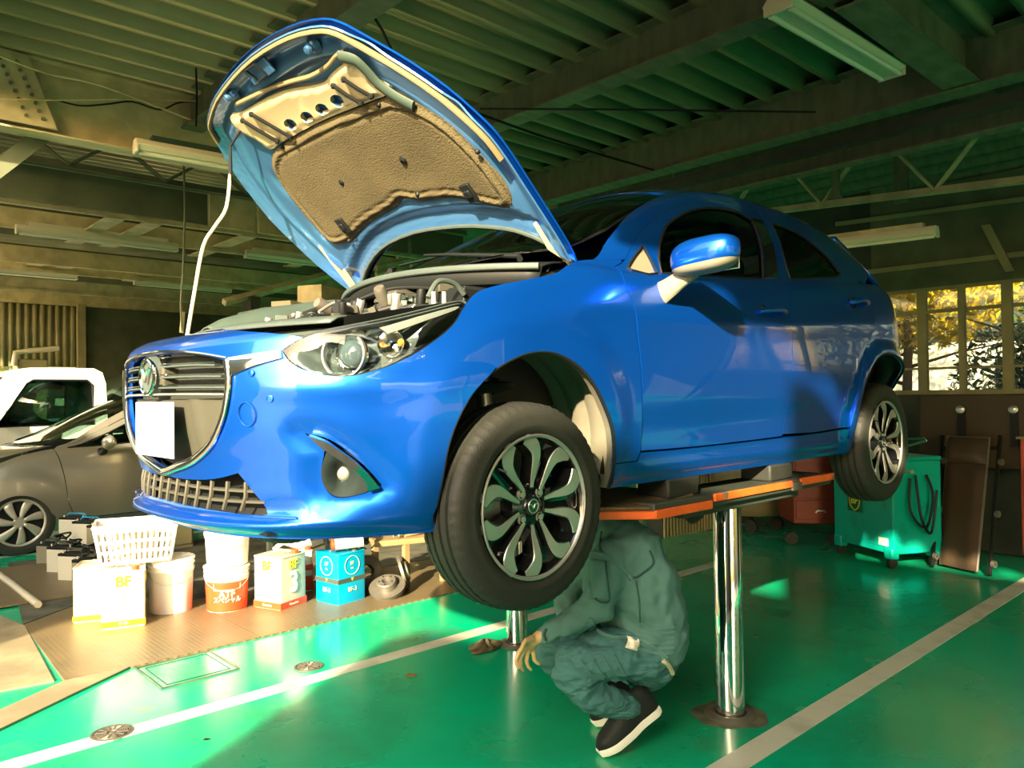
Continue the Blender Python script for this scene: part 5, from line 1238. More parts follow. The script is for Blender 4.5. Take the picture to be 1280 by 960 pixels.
band(t, P, Rz, W18, .012, .055, M['tin_red'])
for c, x in faces(P, Rz, W18, H18):
    text('BF', .080, c+UPV*.285, x, UPV, M['tin_yellow'], t, bold=.004); text('3', .19, c+UPV*.165, x, UPV, M['tin_white'], t, bold=.006, sx=.9)
    text('SJ 10W', .018, c+UPV*.235, x, UPV, M['tin_white'], t); text('Genuine', .024, c+UPV*.033, x, UPV, M['tin_white'], t)
t, P, Rz = tin((-1.02, -2.60), CY+.1, .12, .30, M['tin_white'], 'slim white and red tin squeezed behind the blue tin'); band(t, P, Rz, .12, .02, .12, M['tin_red']); band(t, P, Rz, .12, .16, .20, M['tin_red'])
t, P, Rz = tin((-1.09, -2.19), CY+math.radians(28), W18, H18*.98, M['tin_blue'], 'blue square tin with a black band, nearest the brake discs')
band(t, P, Rz, W18, .145, .175, M['tin_dark'])
for c, x in faces(P, Rz, W18, H18):
    mb = MB(); n = x.cross(UPV); mb.tube([c+UPV*(.255+.062*math.sin(a*PI/14))+x*.062*math.cos(a*PI/14) for a in range(28)], .0022, 5, closed=True); mb.build('emblem_ring', M['tin_cream'], t)
    text('BF', .035, c+UPV*.268, x, UPV, M['tin_cream'], t, bold=.0005); text('OIL', .018, c+UPV*.235, x, UPV, M['tin_cream'], t)
    text('BF-3', .042, c+UPV*.095, x, UPV, M['tin_cream'], t, bold=.0004); text('V', .03, c+UPV*.16, x, UPV, M['tin_yellow'], t, bold=.001)
def pail(p, z0, h, r, label, red=0, group='white pails by the steel plate', lid=True, tape=True):
    t = thing('pail', (p[0], p[1], z0), label, 'pail', group); P = V((p[0], p[1], z0)); r0 = r*.90
    rr = lambda z: r0+(r-r0)*z/h
    mb = MB(); mb.lathe([(.0001, .0), (r0-.006, .0), (r0, .006)]+[(rr(z), z) for z in (h*.3, h*.6, h*.76)]+[(rr(h*.78)+.006, h*.78), (rr(h*.80)+.006, h*.80), (rr(h*.81), h*.81), (rr(h*.88), h*.88), (rr(h*.89)+.007, h*.89), (rr(h*.91)+.007, h*.91), (rr(h*.92), h*.92), (r, h*.985), (r+.005, h)], P, (0, 0, 1), 44); mb.build('body', M['pail_white'], t)
    if lid: mb = MB(); mb.lathe([(r+.007, h-.012), (r+.008, h+.002), (r, h+.006), (r-.01, h), (.0001, h-.002)], P, (0, 0, 1), 44); mb.build('lid', M['pail_white'], t)
    d = V((CAM.x-p[0], CAM.y-p[1], 0)).normalized(); side = V((-d.y, d.x, 0)); zb = h*.84
    pts = [P+UPV*zb+(side*math.cos(a)+d*math.sin(a)*.98)*(rr(zb)+.006)-UPV*(.095*math.sin(a)) for a in [PI*i/20 for i in range(21)]]
    mb = MB(); mb.tube(pts, .0022, 6); mb.build('bail', M['satin'], t)
    if red:
        mb = MB(); mb.lathe([(rr(.012)+.0008, .012), (rr(h*.70)+.0008, h*.70)], P, (0, 0, 1), 44); mb.build('red_label', M['tin_red'], t)
        R = rr(h*.4)+.0016; q = P+d*R
        fr = MB(); w2, h2 = .085, .022; c0 = q-d*R
        loop = [(-w2, -h2), (w2, -h2), (w2, h2), (-w2, h2)]; L = dens(loop, .02)
        fr.tube([c0+(d*math.cos(-x/R)-side*math.sin(-x/R))*-1*(-1)*(R+.001)+UPV*(h*.60+y) for x, y in L], .002, 5, closed=True); fr.build('label_frame', M['pail_white'], t)
        text('BFブルード', .036, q+UPV*h*.60, side, UPV, M['pail_white'], t, bend=R, sx=.9, bold=.0008)
        text('ATF', .058, q+UPV*h*.43, side, UPV, M['pail_white'], t, bend=R, bold=.0022)
        text('スペシャル', .042, q+UPV*h*.30, side, UPV, M['pail_white'], t, bend=R, sx=.85, bold=.0005)
        text('Genuine', .022, q+UPV*h*.18+side*.055, side, UPV, M['pail_white'], t, bend=R, sx=.85, bold=.001) if False else None
    return t
pail((-.17, -2.76), 0, .35, .140, 'plain white pail standing between the yellow lettered tin and the red labelled pail')
pail((-.45, -2.54), 0, .29, .138, 'white pail with a red label and white writing', red=1)
pail((-.455, -2.54), .297, .26, .142, 'plain white pail stacked on the red labelled one')
# funnel jug on the tin with the three
t = thing('funnel', (-.72, -2.37, .36), 'white plastic funnel lying on the cream tin with the number three', 'funnel')
mb = MB(); mb.lathe([(.012, .0), (.016, .07), (.10, .13), (.125, .20), (.13, .205), (.12, .20), (.095, .135), (.012, .075)], (-.66, -2.30, .372+.02), (-.75, .1, .45), 28); mb.build('cone', M['pail_white'], t)
mb = MB(); mb.tube([(-.79, -2.28, .50), (-.84, -2.25, .46), (-.80, -2.26, .41), (-.75, -2.29, .42)], .007, 6); mb.build('handle', M['pail_white'], t)
# basket on the tin and pail
bx, by, bz = .03, -2.79, .362
t = thing('plastic_basket', (bx, by, bz), 'white slotted plastic basket resting on the tins and the plain pail', 'basket')
def basket(w0, d0, w1, d1, h, z, rz, m, par):
    R = Matrix.Rotation(rz, 3, 'Z'); P = V((bx, by, z)); 
    for k in range(4):
        c = [(-1, -1), (1, -1), (1, 1), (-1, 1)]; a, b = c[k], c[(k+1) % 4]
        def pt(s, v):
            x = a[0]+(b[0]-a[0])*s; y = a[1]+(b[1]-a[1])*s; ww = w0+(w1-w0)*v; dd = d0+(d1-d0)*v; return P+R @ V((x*ww/2, y*dd/2, v*h))
        mb = MB(); cols = 13
        rows = [0, .10, .30, .37, .57, .64, .84, 1.0]
        for i in range(cols*2+1):
            s0, s1 = i/(cols*2+1), (i+1)/(cols*2+1)
            for j in range(len(rows)-1):
                if i % 2 == 1 and j in (1, 3, 5) and 0 < i < cols*2: continue
                mb.face([mb.bm.verts.new(q) for q in (pt(s0, rows[j]), pt(s1, rows[j]), pt(s1, rows[j+1]), pt(s0, rows[j+1]))], False)
        mb.build('basket_side', m, par, solid=.004)
    mb = MB(); mb.face([mb.bm.verts.new(P+R @ V((x*w0/2, y*d0/2, .002))) for x, y in ((-1, -1), (1, -1), (1, 1), (-1, 1))], False); mb.build('basket_base', m, par, solid=.003)
    mb = MB(); mb.tube([P+R @ V((x*w1/2, y*d1/2, h)) for x, y in ((-1, -1), (1, -1), (1, 1), (-1, 1))], .010, 8, closed=True); mb.build('basket_rim', m, par)
basket(.40, .27, .48, .34, .24, bz, CY+PI/2, M['pail_white'], t)
mb = MB(); mb.box((.03, -2.79, .47), (.20, .14, .20), Matrix.Rotation(.6, 3, 'Z')); tag(mb.build('cardboard_box', M['tin_cream'], bevel=.004), 'small pale box sitting inside the white basket', 'box')
# batteries
def battery(c, rz, d, label, m, strap=False, capcol='blk'):
    t = thing('car_battery', (c[0], c[1], c[2]), label, 'battery', 'old batteries stacked beside the tins', rz); R = Matrix.Rotation(rz, 3, 'Z'); P = V(c)
    mb = MB(); mb.box(P+V((0, 0, d[2]*.44)), (d[0], d[1], d[2]*.88), R); mb.build('case', m, t, bevel=.004)
    mb = MB(); mb.box(P+V((0, 0, d[2]*.92)), (d[0]*1.01, d[1]*1.02, d[2]*.10), R); mb.build('top_cover', M[capcol], t, bevel=.005)
    for s in (1, -1):
        mb = MB(); mb.cyl(P+R @ V((s*d[0]*.38, -d[1]*.25, d[2]*.96)), P+R @ V((s*d[0]*.38, -d[1]*.25, d[2]*1.05)), .009, 10, r1=.0075); mb.build('terminal', M['satin'], t)
    for k in range(6):
        mb = MB(); mb.cyl(P+R @ V(((k-2.5)*d[0]*.12, d[1]*.12, d[2]*.96)), P+R @ V(((k-2.5)*d[0]*.12, d[1]*.12, d[2]*1.0)), .011, 12); mb.build('vent_plug', M['blk'], t)
    mb = MB(); mb.tube([P+R @ V((-d[0]*.40, 0, d[2]*.97)), P+R @ V((-d[0]*.3, .0, d[2]*1.10)), P+R @ V((d[0]*.3, .0, d[2]*1.10)), P+R @ V((d[0]*.40, 0, d[2]*.97))], .006, 6); mb.build('carry_strap', strap if strap else M['greyp'], t)
    return t
bl = mat('strap_blue', (.02, .28, .50), .5); mm('battery_white', (.50, .50, .42), .5); mm('battery_grey', (.20, .20, .14), .6)
rzb = CY+.95
def bp_(px, py, z=0): q = onz(z, px, py); return (q.x, q.y, z)
battery(bp_(114, 738), rzb, (.22, .125, .24), 'dark battery at the right front of the floor row', M['battery_grey'])
battery(bp_(95, 727), rzb, (.22, .115, .23), 'pale battery second in the floor row', M['battery_white'])
battery(bp_(80, 717), rzb, (.22, .115, .23), 'pale battery third in the floor row', M['battery_white'])
battery(bp_(66, 706), rzb, (.22, .115, .19), 'low brown battery at the left end of the floor row', M['battery_grey'])
q = onz(0, 121, 706)
mb = MB(); mb.box((q.x-.05, q.y-.05, .10), (.50, .42, .20), Matrix.Rotation(rzb, 3, 'Z')); tag(mb.build('crate', M['concrete_dark'], bevel=.01), 'low dark crate under the upper batteries', 'crate')
battery(bp_(132, 686, .2), rzb, (.24, .13, .20), 'grey battery on the crate right behind the basket', M['battery_grey'])
battery(bp_(113, 680, .2), rzb, (.24, .13, .20), 'white battery with blue tape on the crate, middle of the upper row', M['battery_white'], bl)
battery(bp_(96, 674, .2), rzb, (.24, .13, .20), 'white battery with a blue strap at the left of the upper row', M['battery_white'], bl)
mb = MB()
random.seed(9)
for k, (c, q) in enumerate((((*bp_(95, 727)[:2], .27), .06), ((*bp_(80, 717)[:2], .27), .06), ((*bp_(114, 738)[:2], .28), .06))):
    p = V(c); pts = [p+V((random.uniform(-q, q), random.uniform(-q, q), random.uniform(0, q))) for _ in range(12)]
    tag(MB().tube(crom(pts, 4), .008, 6).build('battery_lead', M['blk']), ('tangled dark lead on the second floor battery', 'tangled dark lead on the third floor battery', 'tangled dark lead on the front floor battery')[k], 'cable', 'leads on the batteries')
# grey locker and brown carton behind the splitter lip
p = ony(-5.0, 152, 610)
t = thing('steel_locker', (-.95, -4.9, 0), 'narrow grey steel cabinet standing behind the front bumper', 'cabinet')
mb = MB(); mb.bb((-1.10, -5.2, 0), (-.80, -4.86, 1.18)); mb.build('body', M['wall_tan'], t, bevel=.008)
mb = MB(); mb.bb((-1.08, -4.86, .04), (-.82, -4.845, 1.14)); mb.build('door', M['wall_tan'], t, bevel=.004)
mb = MB(); mb.tube([(-.86, -4.84, .66), (-.86, -4.82, .66), (-.86, -4.82, .56), (-.86, -4.84, .56)], .006, 6); mb.build('handle', M['satin'], t)
mb = MB(); mb.bb((-1.12, -5.22, 1.18), (-.78, -4.84, 1.21)); mb.build('top', M['wall_dark'], t)
# bench end, drums and discs behind the blue tin
t = thing('low_bench', (-1.75, -2.35, 0), 'low wooden bench with parts on it behind the front tyre', 'bench')
mb = MB(); mb.box((-1.72, -2.25, .335), (.62, .30, .04), Matrix.Rotation(CY+PI/2, 3, 'Z')); mb.build('bench_top', mm('bench_wood', (.24, .17, .08), .6, noise=.3, nscale=8), t, bevel=.004)
for a, b in ((-1.50, -2.40), (-1.60, -2.15), (-1.90, -2.10)): mb = MB(); mb.bb((a-.02, b-.02, 0), (a+.02, b+.02, .32)); mb.build('leg', M['bench_wood'], t)
def disc(c, ax, r, label, hat=.045):
    t = thing('brake_disc', tuple(c), label, 'brake disc', 'old brake discs on the floor'); mb = MB(); mb.lathe([(r*.55, 0), (r, 0), (r, .006)], c, ax, 40); mb.lathe([(r, .014), (r, .020), (r*.55, .020)], c, ax, 40); mb.lathe([(r*.97, .006), (r*.97, .014)], c, ax, 40); mb.build('rotor', M['castiron'], t)
    mb = MB(); mb.lathe([(r*.56, .02), (r*.54, .02+hat), (r*.50, .025+hat), (r*.24, .025+hat), (r*.22, .018+hat), (r*.22, -.0)], c, ax, 32); mb.build('hat', M['castiron'], t)
    for k in range(5):
        a = V(ax).normalized(); e = a.orthogonal().normalized(); f = a.cross(e); q = V(c)+(e*math.cos(k*1.2566)+f*math.sin(k*1.2566))*r*.37+a*(.026+hat); mb = MB(); mb.cyl(q-a*.002, q+a*.0015, .006, 8); mb.build('stud_hole', M['blk'], t)
    return t
disc((-1.36, -2.03, .062), (.30, .25, .80), .125, 'rusty brake disc tilted on the plate edge, nearest the green floor')
disc((-1.52, -2.10, .13), (-.75, .45, .25), .125, 'darker brake disc standing on edge behind the tilted one', .03)
mb = MB(); mb.lathe([(.07, -.05), (.10, -.05), (.12, 0), (.12, .10), (.09, .12), (.05, .12)], (-1.42, -2.42, .09), (.3, .8, .3), 28); tag(mb.build('brake_drum', M['castiron']), 'dark brake drum behind the discs under the bumper', 'brake drum')
t = thing('strut_assembly', (-1.30, -2.30, .0), 'black coil spring strut leaning beside the blue tin', 'strut'); a, b = V((-1.27, -2.30, .02)), V((-1.38, -2.42, .62))
mb = MB(); mb.cyl(a, b, .022, 12); mb.build('damper', M['satin'], t); ax = (b-a).normalized(); e = ax.orthogonal().normalized(); f = ax.cross(e)
mb = MB(); mb.tube([a.lerp(b, .25+.65*i/90)+(e*math.cos(i*.5)+f*math.sin(i*.5))*.06 for i in range(91)], .008, 6); mb.build('spring', M['blk'], t)
t = thing('part_box', (-1.12, -2.22, .345), 'red ended parts carton lying on the blue tin', 'box')
mb = MB(); mb.cyl((-1.03, -2.16, .39), (-1.20, -2.08, .40), .038, 18); mb.build('tube_body', M['tin_cream'], t); mb = MB(); mb.cyl((-1.025, -2.163, .39), (-1.01, -2.17, .389), .039, 18); mb.build('red_cap', M['tin_red'], t)
mb = MB(); mb.tube(crom([(-1.0, -2.2, .37), (-1.06, -2.32, .44), (-1.18, -2.30, .47), (-1.28, -2.2, .45), (-1.24, -2.1, .38)], 5), .018, 8); tag(mb.build('rubber_hose', M['blk']), 'black rubber hose looped on top of the blue tin', 'hose')
for k, (c, r, L, m, lab) in enumerate((((-1.62, -2.22, .375), .018, .14, 'tin_cream', 'pale grip tool lying left on the wooden bench'), ((-1.80, -2.10, .38), .02, .12, 'tin_blue', 'blue handled tool on the right of the wooden bench'), ((-1.72, -2.2, .37), .014, .18, 'bench_wood', 'brown wooden handle lying mid bench'))):
    t = thing('hand_tool', c, lab, 'tool', 'tools on the low bench'); d = V((math.cos(k*1.3+.5), math.sin(k*1.3+.5), .08)); mb = MB(); mb.tube([V(c)-d*L/2, V(c), V(c)+d*L/2], [r*.7, r, r*.6], 10); mb.build('grip', M[m], t); mb = MB(); mb.tube([V(c)+d*L/2, V(c)+d*L], r*.3, 6); mb.build('shaft', M['steel'], t)
# folded white-edge hose at far left
p0 = onz(.03, 0, 716); mb = MB(); pts = [onz(.03, -20, 705), onz(.03, 12, 728), onz(.03, 30, 742), onz(.03, 48, 756)]; mb.tube(crom(pts, 8), [.022+.004*(i % 2) for i in range(25)], 10); tag(mb.build('ribbed_hose', M['tin_cream']), 'pale ribbed hose lying on the dark sheet at the left edge', 'hose')
# litter on the floor
lf = mat('dry_leaf', (.42, .20, .05), .7)
for k, (px, py, s, lab) in enumerate(((514, 846, .030, 'curled brown leaf on the green floor left of the person'), (893, 824, .014, 'tiny brown leaf just left of the near piston'), (856, 880, .010, 'crumb of leaf on the floor in front of the near piston'), (258, 925, .012, 'dark crumb on the floor beside the white line at lower left'))):
    p = onz(.004, px, py); mb = MB(); mb.grid(lambda a, b: (p.x+(a-.5)*s*2, p.y+(b-.5)*s*(1-abs(2*a-1))*2.2, p.z+.012*abs(b-.5)*(s/.03)+.006*a*(s/.03)), 6, 4); tag(mb.build('leaf', lf if k != 3 else M['blk'], solid=.001), lab, 'leaf', 'dry leaves on the floor')
# ================================================================= silver hatchback parked in the next bay
M['silver'] = paintmat('silver_paint', (.42, .41, .34), 1)
sc_ = thing('silver_car', (-1.1, -6.4, 0), 'silver hatchback parked in the far bay with a multi-spoke wheel cover', 'car')
OX, OY, OZ = .17, -6.42, -.875
def SS(u, v):
    x, y, z = SB(u, min(v, 3)); lo = z+OZ
    if abs(u) > HP+2.3: pass
    return (x*1.0+OX, y+OY, max(.14, lo*.985))
af = cv([(1.19, -.02), (1.20, .15), (1.24, .30), (1.33, .42), (1.46, .485), (1.58, .485), (1.70, .42), (1.80, .29), (1.85, .14), (1.86, -.02)], 3)
ar = [(a+2.57-.0, b) for a, b in af]; ar = [(max(3.79, HP+(a-HP)*1.0), b) for a, b in ar]
def PS(name, poly, m, **k):
    panel(name, SS, poly, m, sc_, **k)
def both(name, poly, m, **k):
    PS(name, poly, m, **k)
    if 'holes' in k: k['holes'] = [mir(h) for h in k['holes']]
    PS(name, mir(poly), m, **k)
nose = [(0, .965), (.5, .93), (.9, .90), (1.2, .90), (1.2, .72)]+[p for p in af if p[0] < 1.47][::-1]+[(.6, -.02), (0, -.02)]
PS('front_bumper', nose+mir(nose)[1:-1], M['silver'], step=.08, holes=[[(.62, .62), (.75, .56), (1.05, .66), (1.17, .84), (.95, .84), (.72, .76)], mir([(.62, .62), (.75, .56), (1.05, .66), (1.17, .84), (.95, .84), (.72, .76)])])
both('headlamp', [(.62, .62), (.75, .56), (1.05, .66), (1.17, .84), (.95, .84), (.72, .76)], M['lens'], step=.08)
both('headlamp_bowl', [(.62, .62), (.75, .56), (1.05, .66), (1.17, .84), (.95, .84), (.72, .76)], bpy.data.materials['lamp_bowl'], step=.08, off=-.04, thick=0)
both('front_fender', [(1.2, .72), (1.2, .91), (1.5, .97), (1.8, 1.0), (1.86, 1.0), (1.93, .62), (1.97, .3), (2.03, .12), (2.04, -.02), (1.86, -.02)]+[p for p in af if p[0] >= 1.46][::-1], M['silver'], step=.07)
wf = [(1.98, 1.03), (2.35, 1.03), (2.9, 1.03), (2.95, 1.6), (2.90, 1.75), (2.65, 1.72), (2.35, 1.5), (2.1, 1.2)]
both('front_door', [(1.865, 1.0), (1.935, .62), (1.975, .3), (2.035, .12), (3.0, .12), (3.05, 1.0), (3.08, 1.88), (2.6, 1.86), (2.2, 1.65), (1.98, 1.30)], M['silver'], holes=[wf], step=.07, gap=.003)
both('window_pane', wf, M['glass'], step=.12, off=-.006)
wr = [(3.12, 1.05), (3.75, 1.08), (3.78, 1.25), (3.5, 1.65), (3.15, 1.73)]
both('rear_door', [(3.01, .12), (3.7, .12), (3.8, .40), (3.95, .58), (4.0, .95), (3.9, 1.4), (3.65, 1.78), (3.085, 1.88), (3.055, 1.0)], M['silver'], holes=[wr], step=.08, gap=.003)
both('window_pane', wr, M['tint'], step=.12, off=-.006)
both('side_sill', [(2.045, -.02), (2.04, .11), (3.7, .11), (3.79, .1), (3.79, -.02)], M['greyp'], step=.1)
both('rear_quarter', [(3.705, .12), (3.81, .40), (3.96, .58), (4.01, .95), (4.0, 1.4), (4.6, 1.4), (4.9, .9), (5.0, -.02), (4.5, -.02), (4.48, .2), (4.40, .38), (4.25, .5), (4.13, .53), (4.0, .5), (3.87, .38), (3.80, .15), (3.79, -.02), (3.70, .05)], M['silver'], step=.08)
both('roof_rail', [(1.87, 1.0), (1.97, 1.32), (2.2, 1.67), (2.6, 1.88), (3.08, 1.9), (3.66, 1.80), (3.92, 1.41), (4.6, 1.41), (4.6, 2.0), (3.6, 2.12), (2.6, 2.08), (2.2, 1.95), (1.9, 1.35)], M['silver'], step=.09)
def SST(x, t): p = ST(x, t); return (p[0]+OX, p[1]+OY, (p[2]+OZ)*.985)
panel('windscreen', SST, [(-.13-.20*abs(t/6)**2, t/6*.93) for t in range(-6, 7)]+[(-1.16, .9), (-1.2, 0), (-1.16, -.9)], M['glass'], sc_, step=.12)
panel('roof', SST, [(-1.17, -.95), (-1.21, 0), (-1.17, .95), (-2.9, .93), (-2.95, 0), (-2.9, -.93)], M['silver'], sc_, step=.12)
def SBn(t, L): return (OX-.10+L*.85-.20*abs(t)**2*(1-L), OY+t*.66*(1-.15*L*L), (1.87-.02-.23*L**1.3-.06*abs(t)**2.5*L+OZ)*.985)
mb = MB(); mb.grid(lambda a, b: SBn(2*a-1, b), 14, 10); mb.build('bonnet', M['silver'], sc_, solid=.004)
mb = MB(); mb.bb((OX-2.1, OY-.7, .2), (OX-.4, OY+.7, .25)); mb.bb((OX-3.0, OY-.6, .3), (OX-2.1, OY+.6, .35)); mb.build('underfloor', M['blk'], sc_)
for s in (1, -1):
    mc = V((OX-.70, OY+s*1.0, .985)); mb = MB(); mb.grid(lambda a, b: mc+V((.06*math.cos((b-.5)*PI)*math.cos(a*2*PI), .115*math.cos((b-.5)*PI)**.6*math.sin(a*2*PI), .062*math.sin((b-.5)*PI)+.012*math.sin(a*2*PI))), 20, 10); mb.build('mirror_cap', M['silver'], sc_)
    mb = MB(); mb.tube([(OX-.68, OY+s*.80, .89), (OX-.69, OY+s*.88, .90), (OX-.70, OY+s*.93, .94)], [.04, .035, .03], 10, ry=.03); mb.build('mirror_stalk', M['blk'], sc_)
    mb = MB(); mb.tube(line_on(SS, [(s*a, b) for a, b in wf], .002), .006, 6, closed=True); mb.build('window_seal', M['blk'], sc_)
    mb = MB(); mb.tube([V(SS(s*(2.72+.02*k), .80))+V((0, s*(.03*math.sin(PI*k/9)), 0)) for k in range(10)], .011, 8); mb.build('door_handle', M['silver'], sc_)
    for k, y in enumerate((.36,)):
        mb = MB(); mb.box((OX-1.3, OY+s*y, .60), (.5, .46, .15)); mb.box((OX-1.58, OY+s*y, .86), (.14, .44, .58), Matrix.Rotation(-.2, 3, 'Y')); mb.box((OX-1.66, OY+s*y, 1.22), (.09, .24, .16)); mb.build('front_seat', M['seat'], sc_, bevel=.04)
mb = MB(); mb.prism([(OX-.35, OY-.66, .92), (OX-.62, OY-.66, .98), (OX-.85, OY-.66, .92), (OX-.85, OY-.66, .45), (OX-.4, OY-.66, .45)], (0, 1.32, 0)); mb.build('dashboard', M['seat'], sc_, bevel=.03)
def simple_wheel(cx, cy, cz, s, par, R=.295, cover=True, mcol='cover_silver'):
    w = bpy.data.objects.new('wheel', None); COL.objects.link(w); w.location = (cx, cy, cz); setparent(w, par); c = (cx, cy, cz); ax = (0, s, 0)
    mb = MB(); mb.lathe([(R*.68, -.09), (R*.86, -.095), (R*.97, -.085), (R, -.06), (R*.985, -.03), (R, -.02), (R, .02), (R*.985, .03), (R, .06), (R*.97, .085), (R*.86, .095), (R*.72, .092), (R*.66, .08)], c, ax, 48); mb.build('tyre', M['rubber'], w)
    mb = MB(); mb.lathe([(R*.70, .082), (R*.69, .092), (R*.64, .088), (R*.60, .060), (.0001, .055)], c, ax, 40); mb.build('wheel_disc', M['blk'], w)
    for k in range(7):
        a = 2*PI*k/7; mb = MB()
        def f(p, q):
            r = R*(.12+.54*p); th = a+(q-.5)*(.62-.22*p)+.18*p; return V((cx+r*math.cos(th), cy+s*(.084+.012*(1-p)+.006*math.sin(PI*q)), cz+r*math.sin(th)))
        mb.grid(f, 6, 5); mb.build('cover_spoke', M[mcol], w, solid=.006)
    mb = MB(); mb.lathe([(R*.72, .088), (R*.715, .094), (R*.66, .092), (R*.64, .086)], c, ax, 40); mb.lathe([(R*.18, .094), (R*.15, .103), (.0001, .104)], c, ax, 24); mb.build('cover_rim', M[mcol], w)
mm('cover_silver', (.50, .49, .42), .3, .5)
for cx in (OX-.01, OX-2.57):
    for s in (1, -1): simple_wheel(cx, OY+s*.735, .297, s, sc_)

# ================================================================= white pickup cab behind it, and the dark van
t = thing('white_truck', (-1.5, -9.0, 0), 'small white cab-over truck standing in the sun behind the silver car', 'truck')
mm('truck_white', (.80, .79, .72), .3, coat=.5)
TX, TY = -.10, -8.45
prof = [(TX+.42, .35), (TX+.46, .80), (TX+.40, 1.10), (TX-.10, 1.68), (TX-.22, 1.76), (TX-.40, 1.79), (TX-1.10, 1.79), (TX-1.20, 1.74), (TX-1.24, 1.60), (TX-1.26, .35)]
sw = [(TX-.02, 1.08), (TX-.36, 1.60), (TX-.42, 1.64), (TX-1.02, 1.64), (TX-1.08, 1.58), (TX-1.08, 1.08)]
def TS(a, b): return (a, TY-.06*smoothstep(1.1, 1.8, b), b)
panel('cab_side', TS, prof, M['truck_white'], t, holes=[sw], step=.12, thick=.03, sgn=1 if snorm(TS, 0, 1)[1] > 0 else -1)
def TS2(a, b): return (a, TY-1.45+.06*smoothstep(1.1, 1.8, b), b)
panel('cab_side', TS2, prof, M['truck_white'], t, holes=[sw], step=.12, thick=.03, sgn=-1 if snorm(TS2, 0, 1)[1] > 0 else 1)
mb = MB(); pr2 = prof[:3]; 
for (a, b), (c, d) in zip(prof[:-1], prof[1:]):
    if abs(a-(TX+.40)) < .001 and abs(b-1.10) < .01: continue
    y0a, y1a = TS(a, b)[1], TS2(a, b)[1]; y0c, y1c = TS(c, d)[1], TS2(c, d)[1]; mb.face([mb.bm.verts.new(q) for q in ((a, y0a, b), (c, y0c, d), (c, y1c, d), (a, y1a, b))], True)
mb.build('cab_shell', M['truck_white'], t, solid=.01)
mb = MB(); mb.face([mb.bm.verts.new(q) for q in ((TX+.40, TY, 1.10), (TX-.10, TY-.05, 1.68), (TX-.10, TY-1.40, 1.68), (TX+.40, TY-1.45, 1.10))]); mb.build('windscreen', M['glass'], t, solid=.006)
for f in (TS, TS2): mb = MB(); mb.face([mb.bm.verts.new(f(a, b)) for a, b in sw]); mb.build('window_pane', M['glass'], t, solid=.005)
for f in (TS, TS2): mb = MB(); mb.tube([f(a, b) for a, b in sw], .014, 6, closed=True); mb.build('window_seal', M['blk'], t)
mb = MB(); mb.bb((TX-3.2, TY-1.45, .55), (TX-1.32, TY, .66)); mb.build('load_bed', M['truck_white'], t)
for y in (TY-.02, TY-1.43): mb = MB(); mb.bb((TX-3.2, y-.02, .66), (TX-1.32, y+.02, .95)); mb.build('bed_side', M['truck_white'], t)
mb = MB(); mb.bb((TX+.34, TY-1.40, .35), (TX+.50, TY-.05, .58)); mb.build('bumper', M['truck_white'], t, bevel=.03)
mb = MB(); mb.tube([(TX+.02, TY, 1.12), (TX+.06, TY+.14, 1.18)], .012, 6); mb.box((TX+.06, TY+.17, 1.27), (.05, .13, .20)); mb.build('door_mirror', M['blk'], t, bevel=.01)
for cx in (TX-.15, TX-2.6):
    for s, y in ((1, TY-.09), (-1, TY-1.36)): simple_wheel(cx, y, .27, s, t, .27)
t = thing('dark_van', (-2.2, -10.2, 0), 'dark green-grey van with a domed roof behind the silver car', 'van')
vp = [(-1.45, .4), (-1.40, .95), (-1.62, 1.30), (-2.0, 1.68), (-2.5, 1.88), (-3.2, 1.95), (-4.6, 1.93), (-4.75, 1.7), (-4.8, .4)]
mb = MB(); rows = []
for (a, b) in vp: rows.append([mb.bm.verts.new((a, -10.15+y, b-.10*(abs(2*k/8-1)**3) if b > 1.25 else b)) for k, y in enumerate([-1.6+1.6*j/8 for j in range(9)])])
for i in range(len(rows)-1): mb.bridge(rows[i], rows[i+1], True, closed=False)
mb.face([r[0] for r in rows], False); mb.face([r[-1] for r in rows][::-1], False); mb.build('body', mat('van_green', (.06, .09, .065), .3, coat=.6), t)
mb = MB(); mb.bb((-3.9, -10.14, 1.05), (-2.0, -10.13, 1.5)); mb.build('side_glass', M['blkg'], t)
mb = MB(); mb.bb((-1.62, -11.6, 1.30), (-1.36, -10.3, 1.42)); mb.build('visor', M['tin_cream'], t, bevel=.02)
for cx in (-1.95, -4.3): simple_wheel(cx, -10.22, .31, 1, t, .31)
t = thing('engine_hoist', (-.95, -11.2, 0), 'pale covered machine with a cranked arm against the corrugated wall', 'machine')
mb = MB(); mb.bb((-1.25, -11.6, 0), (-.85, -11.2, 2.02)); mb.build('column', M['wall_tan'], t, bevel=.02)
mb = MB(); mb.tube([(-.80, -11.2, 1.92), (-.82, -11.2, 2.12), (-1.0, -11.2, 2.15), (-1.40, -11.2, 2.20)], .04, 8); mb.build('arm', M['tin_cream'], t)

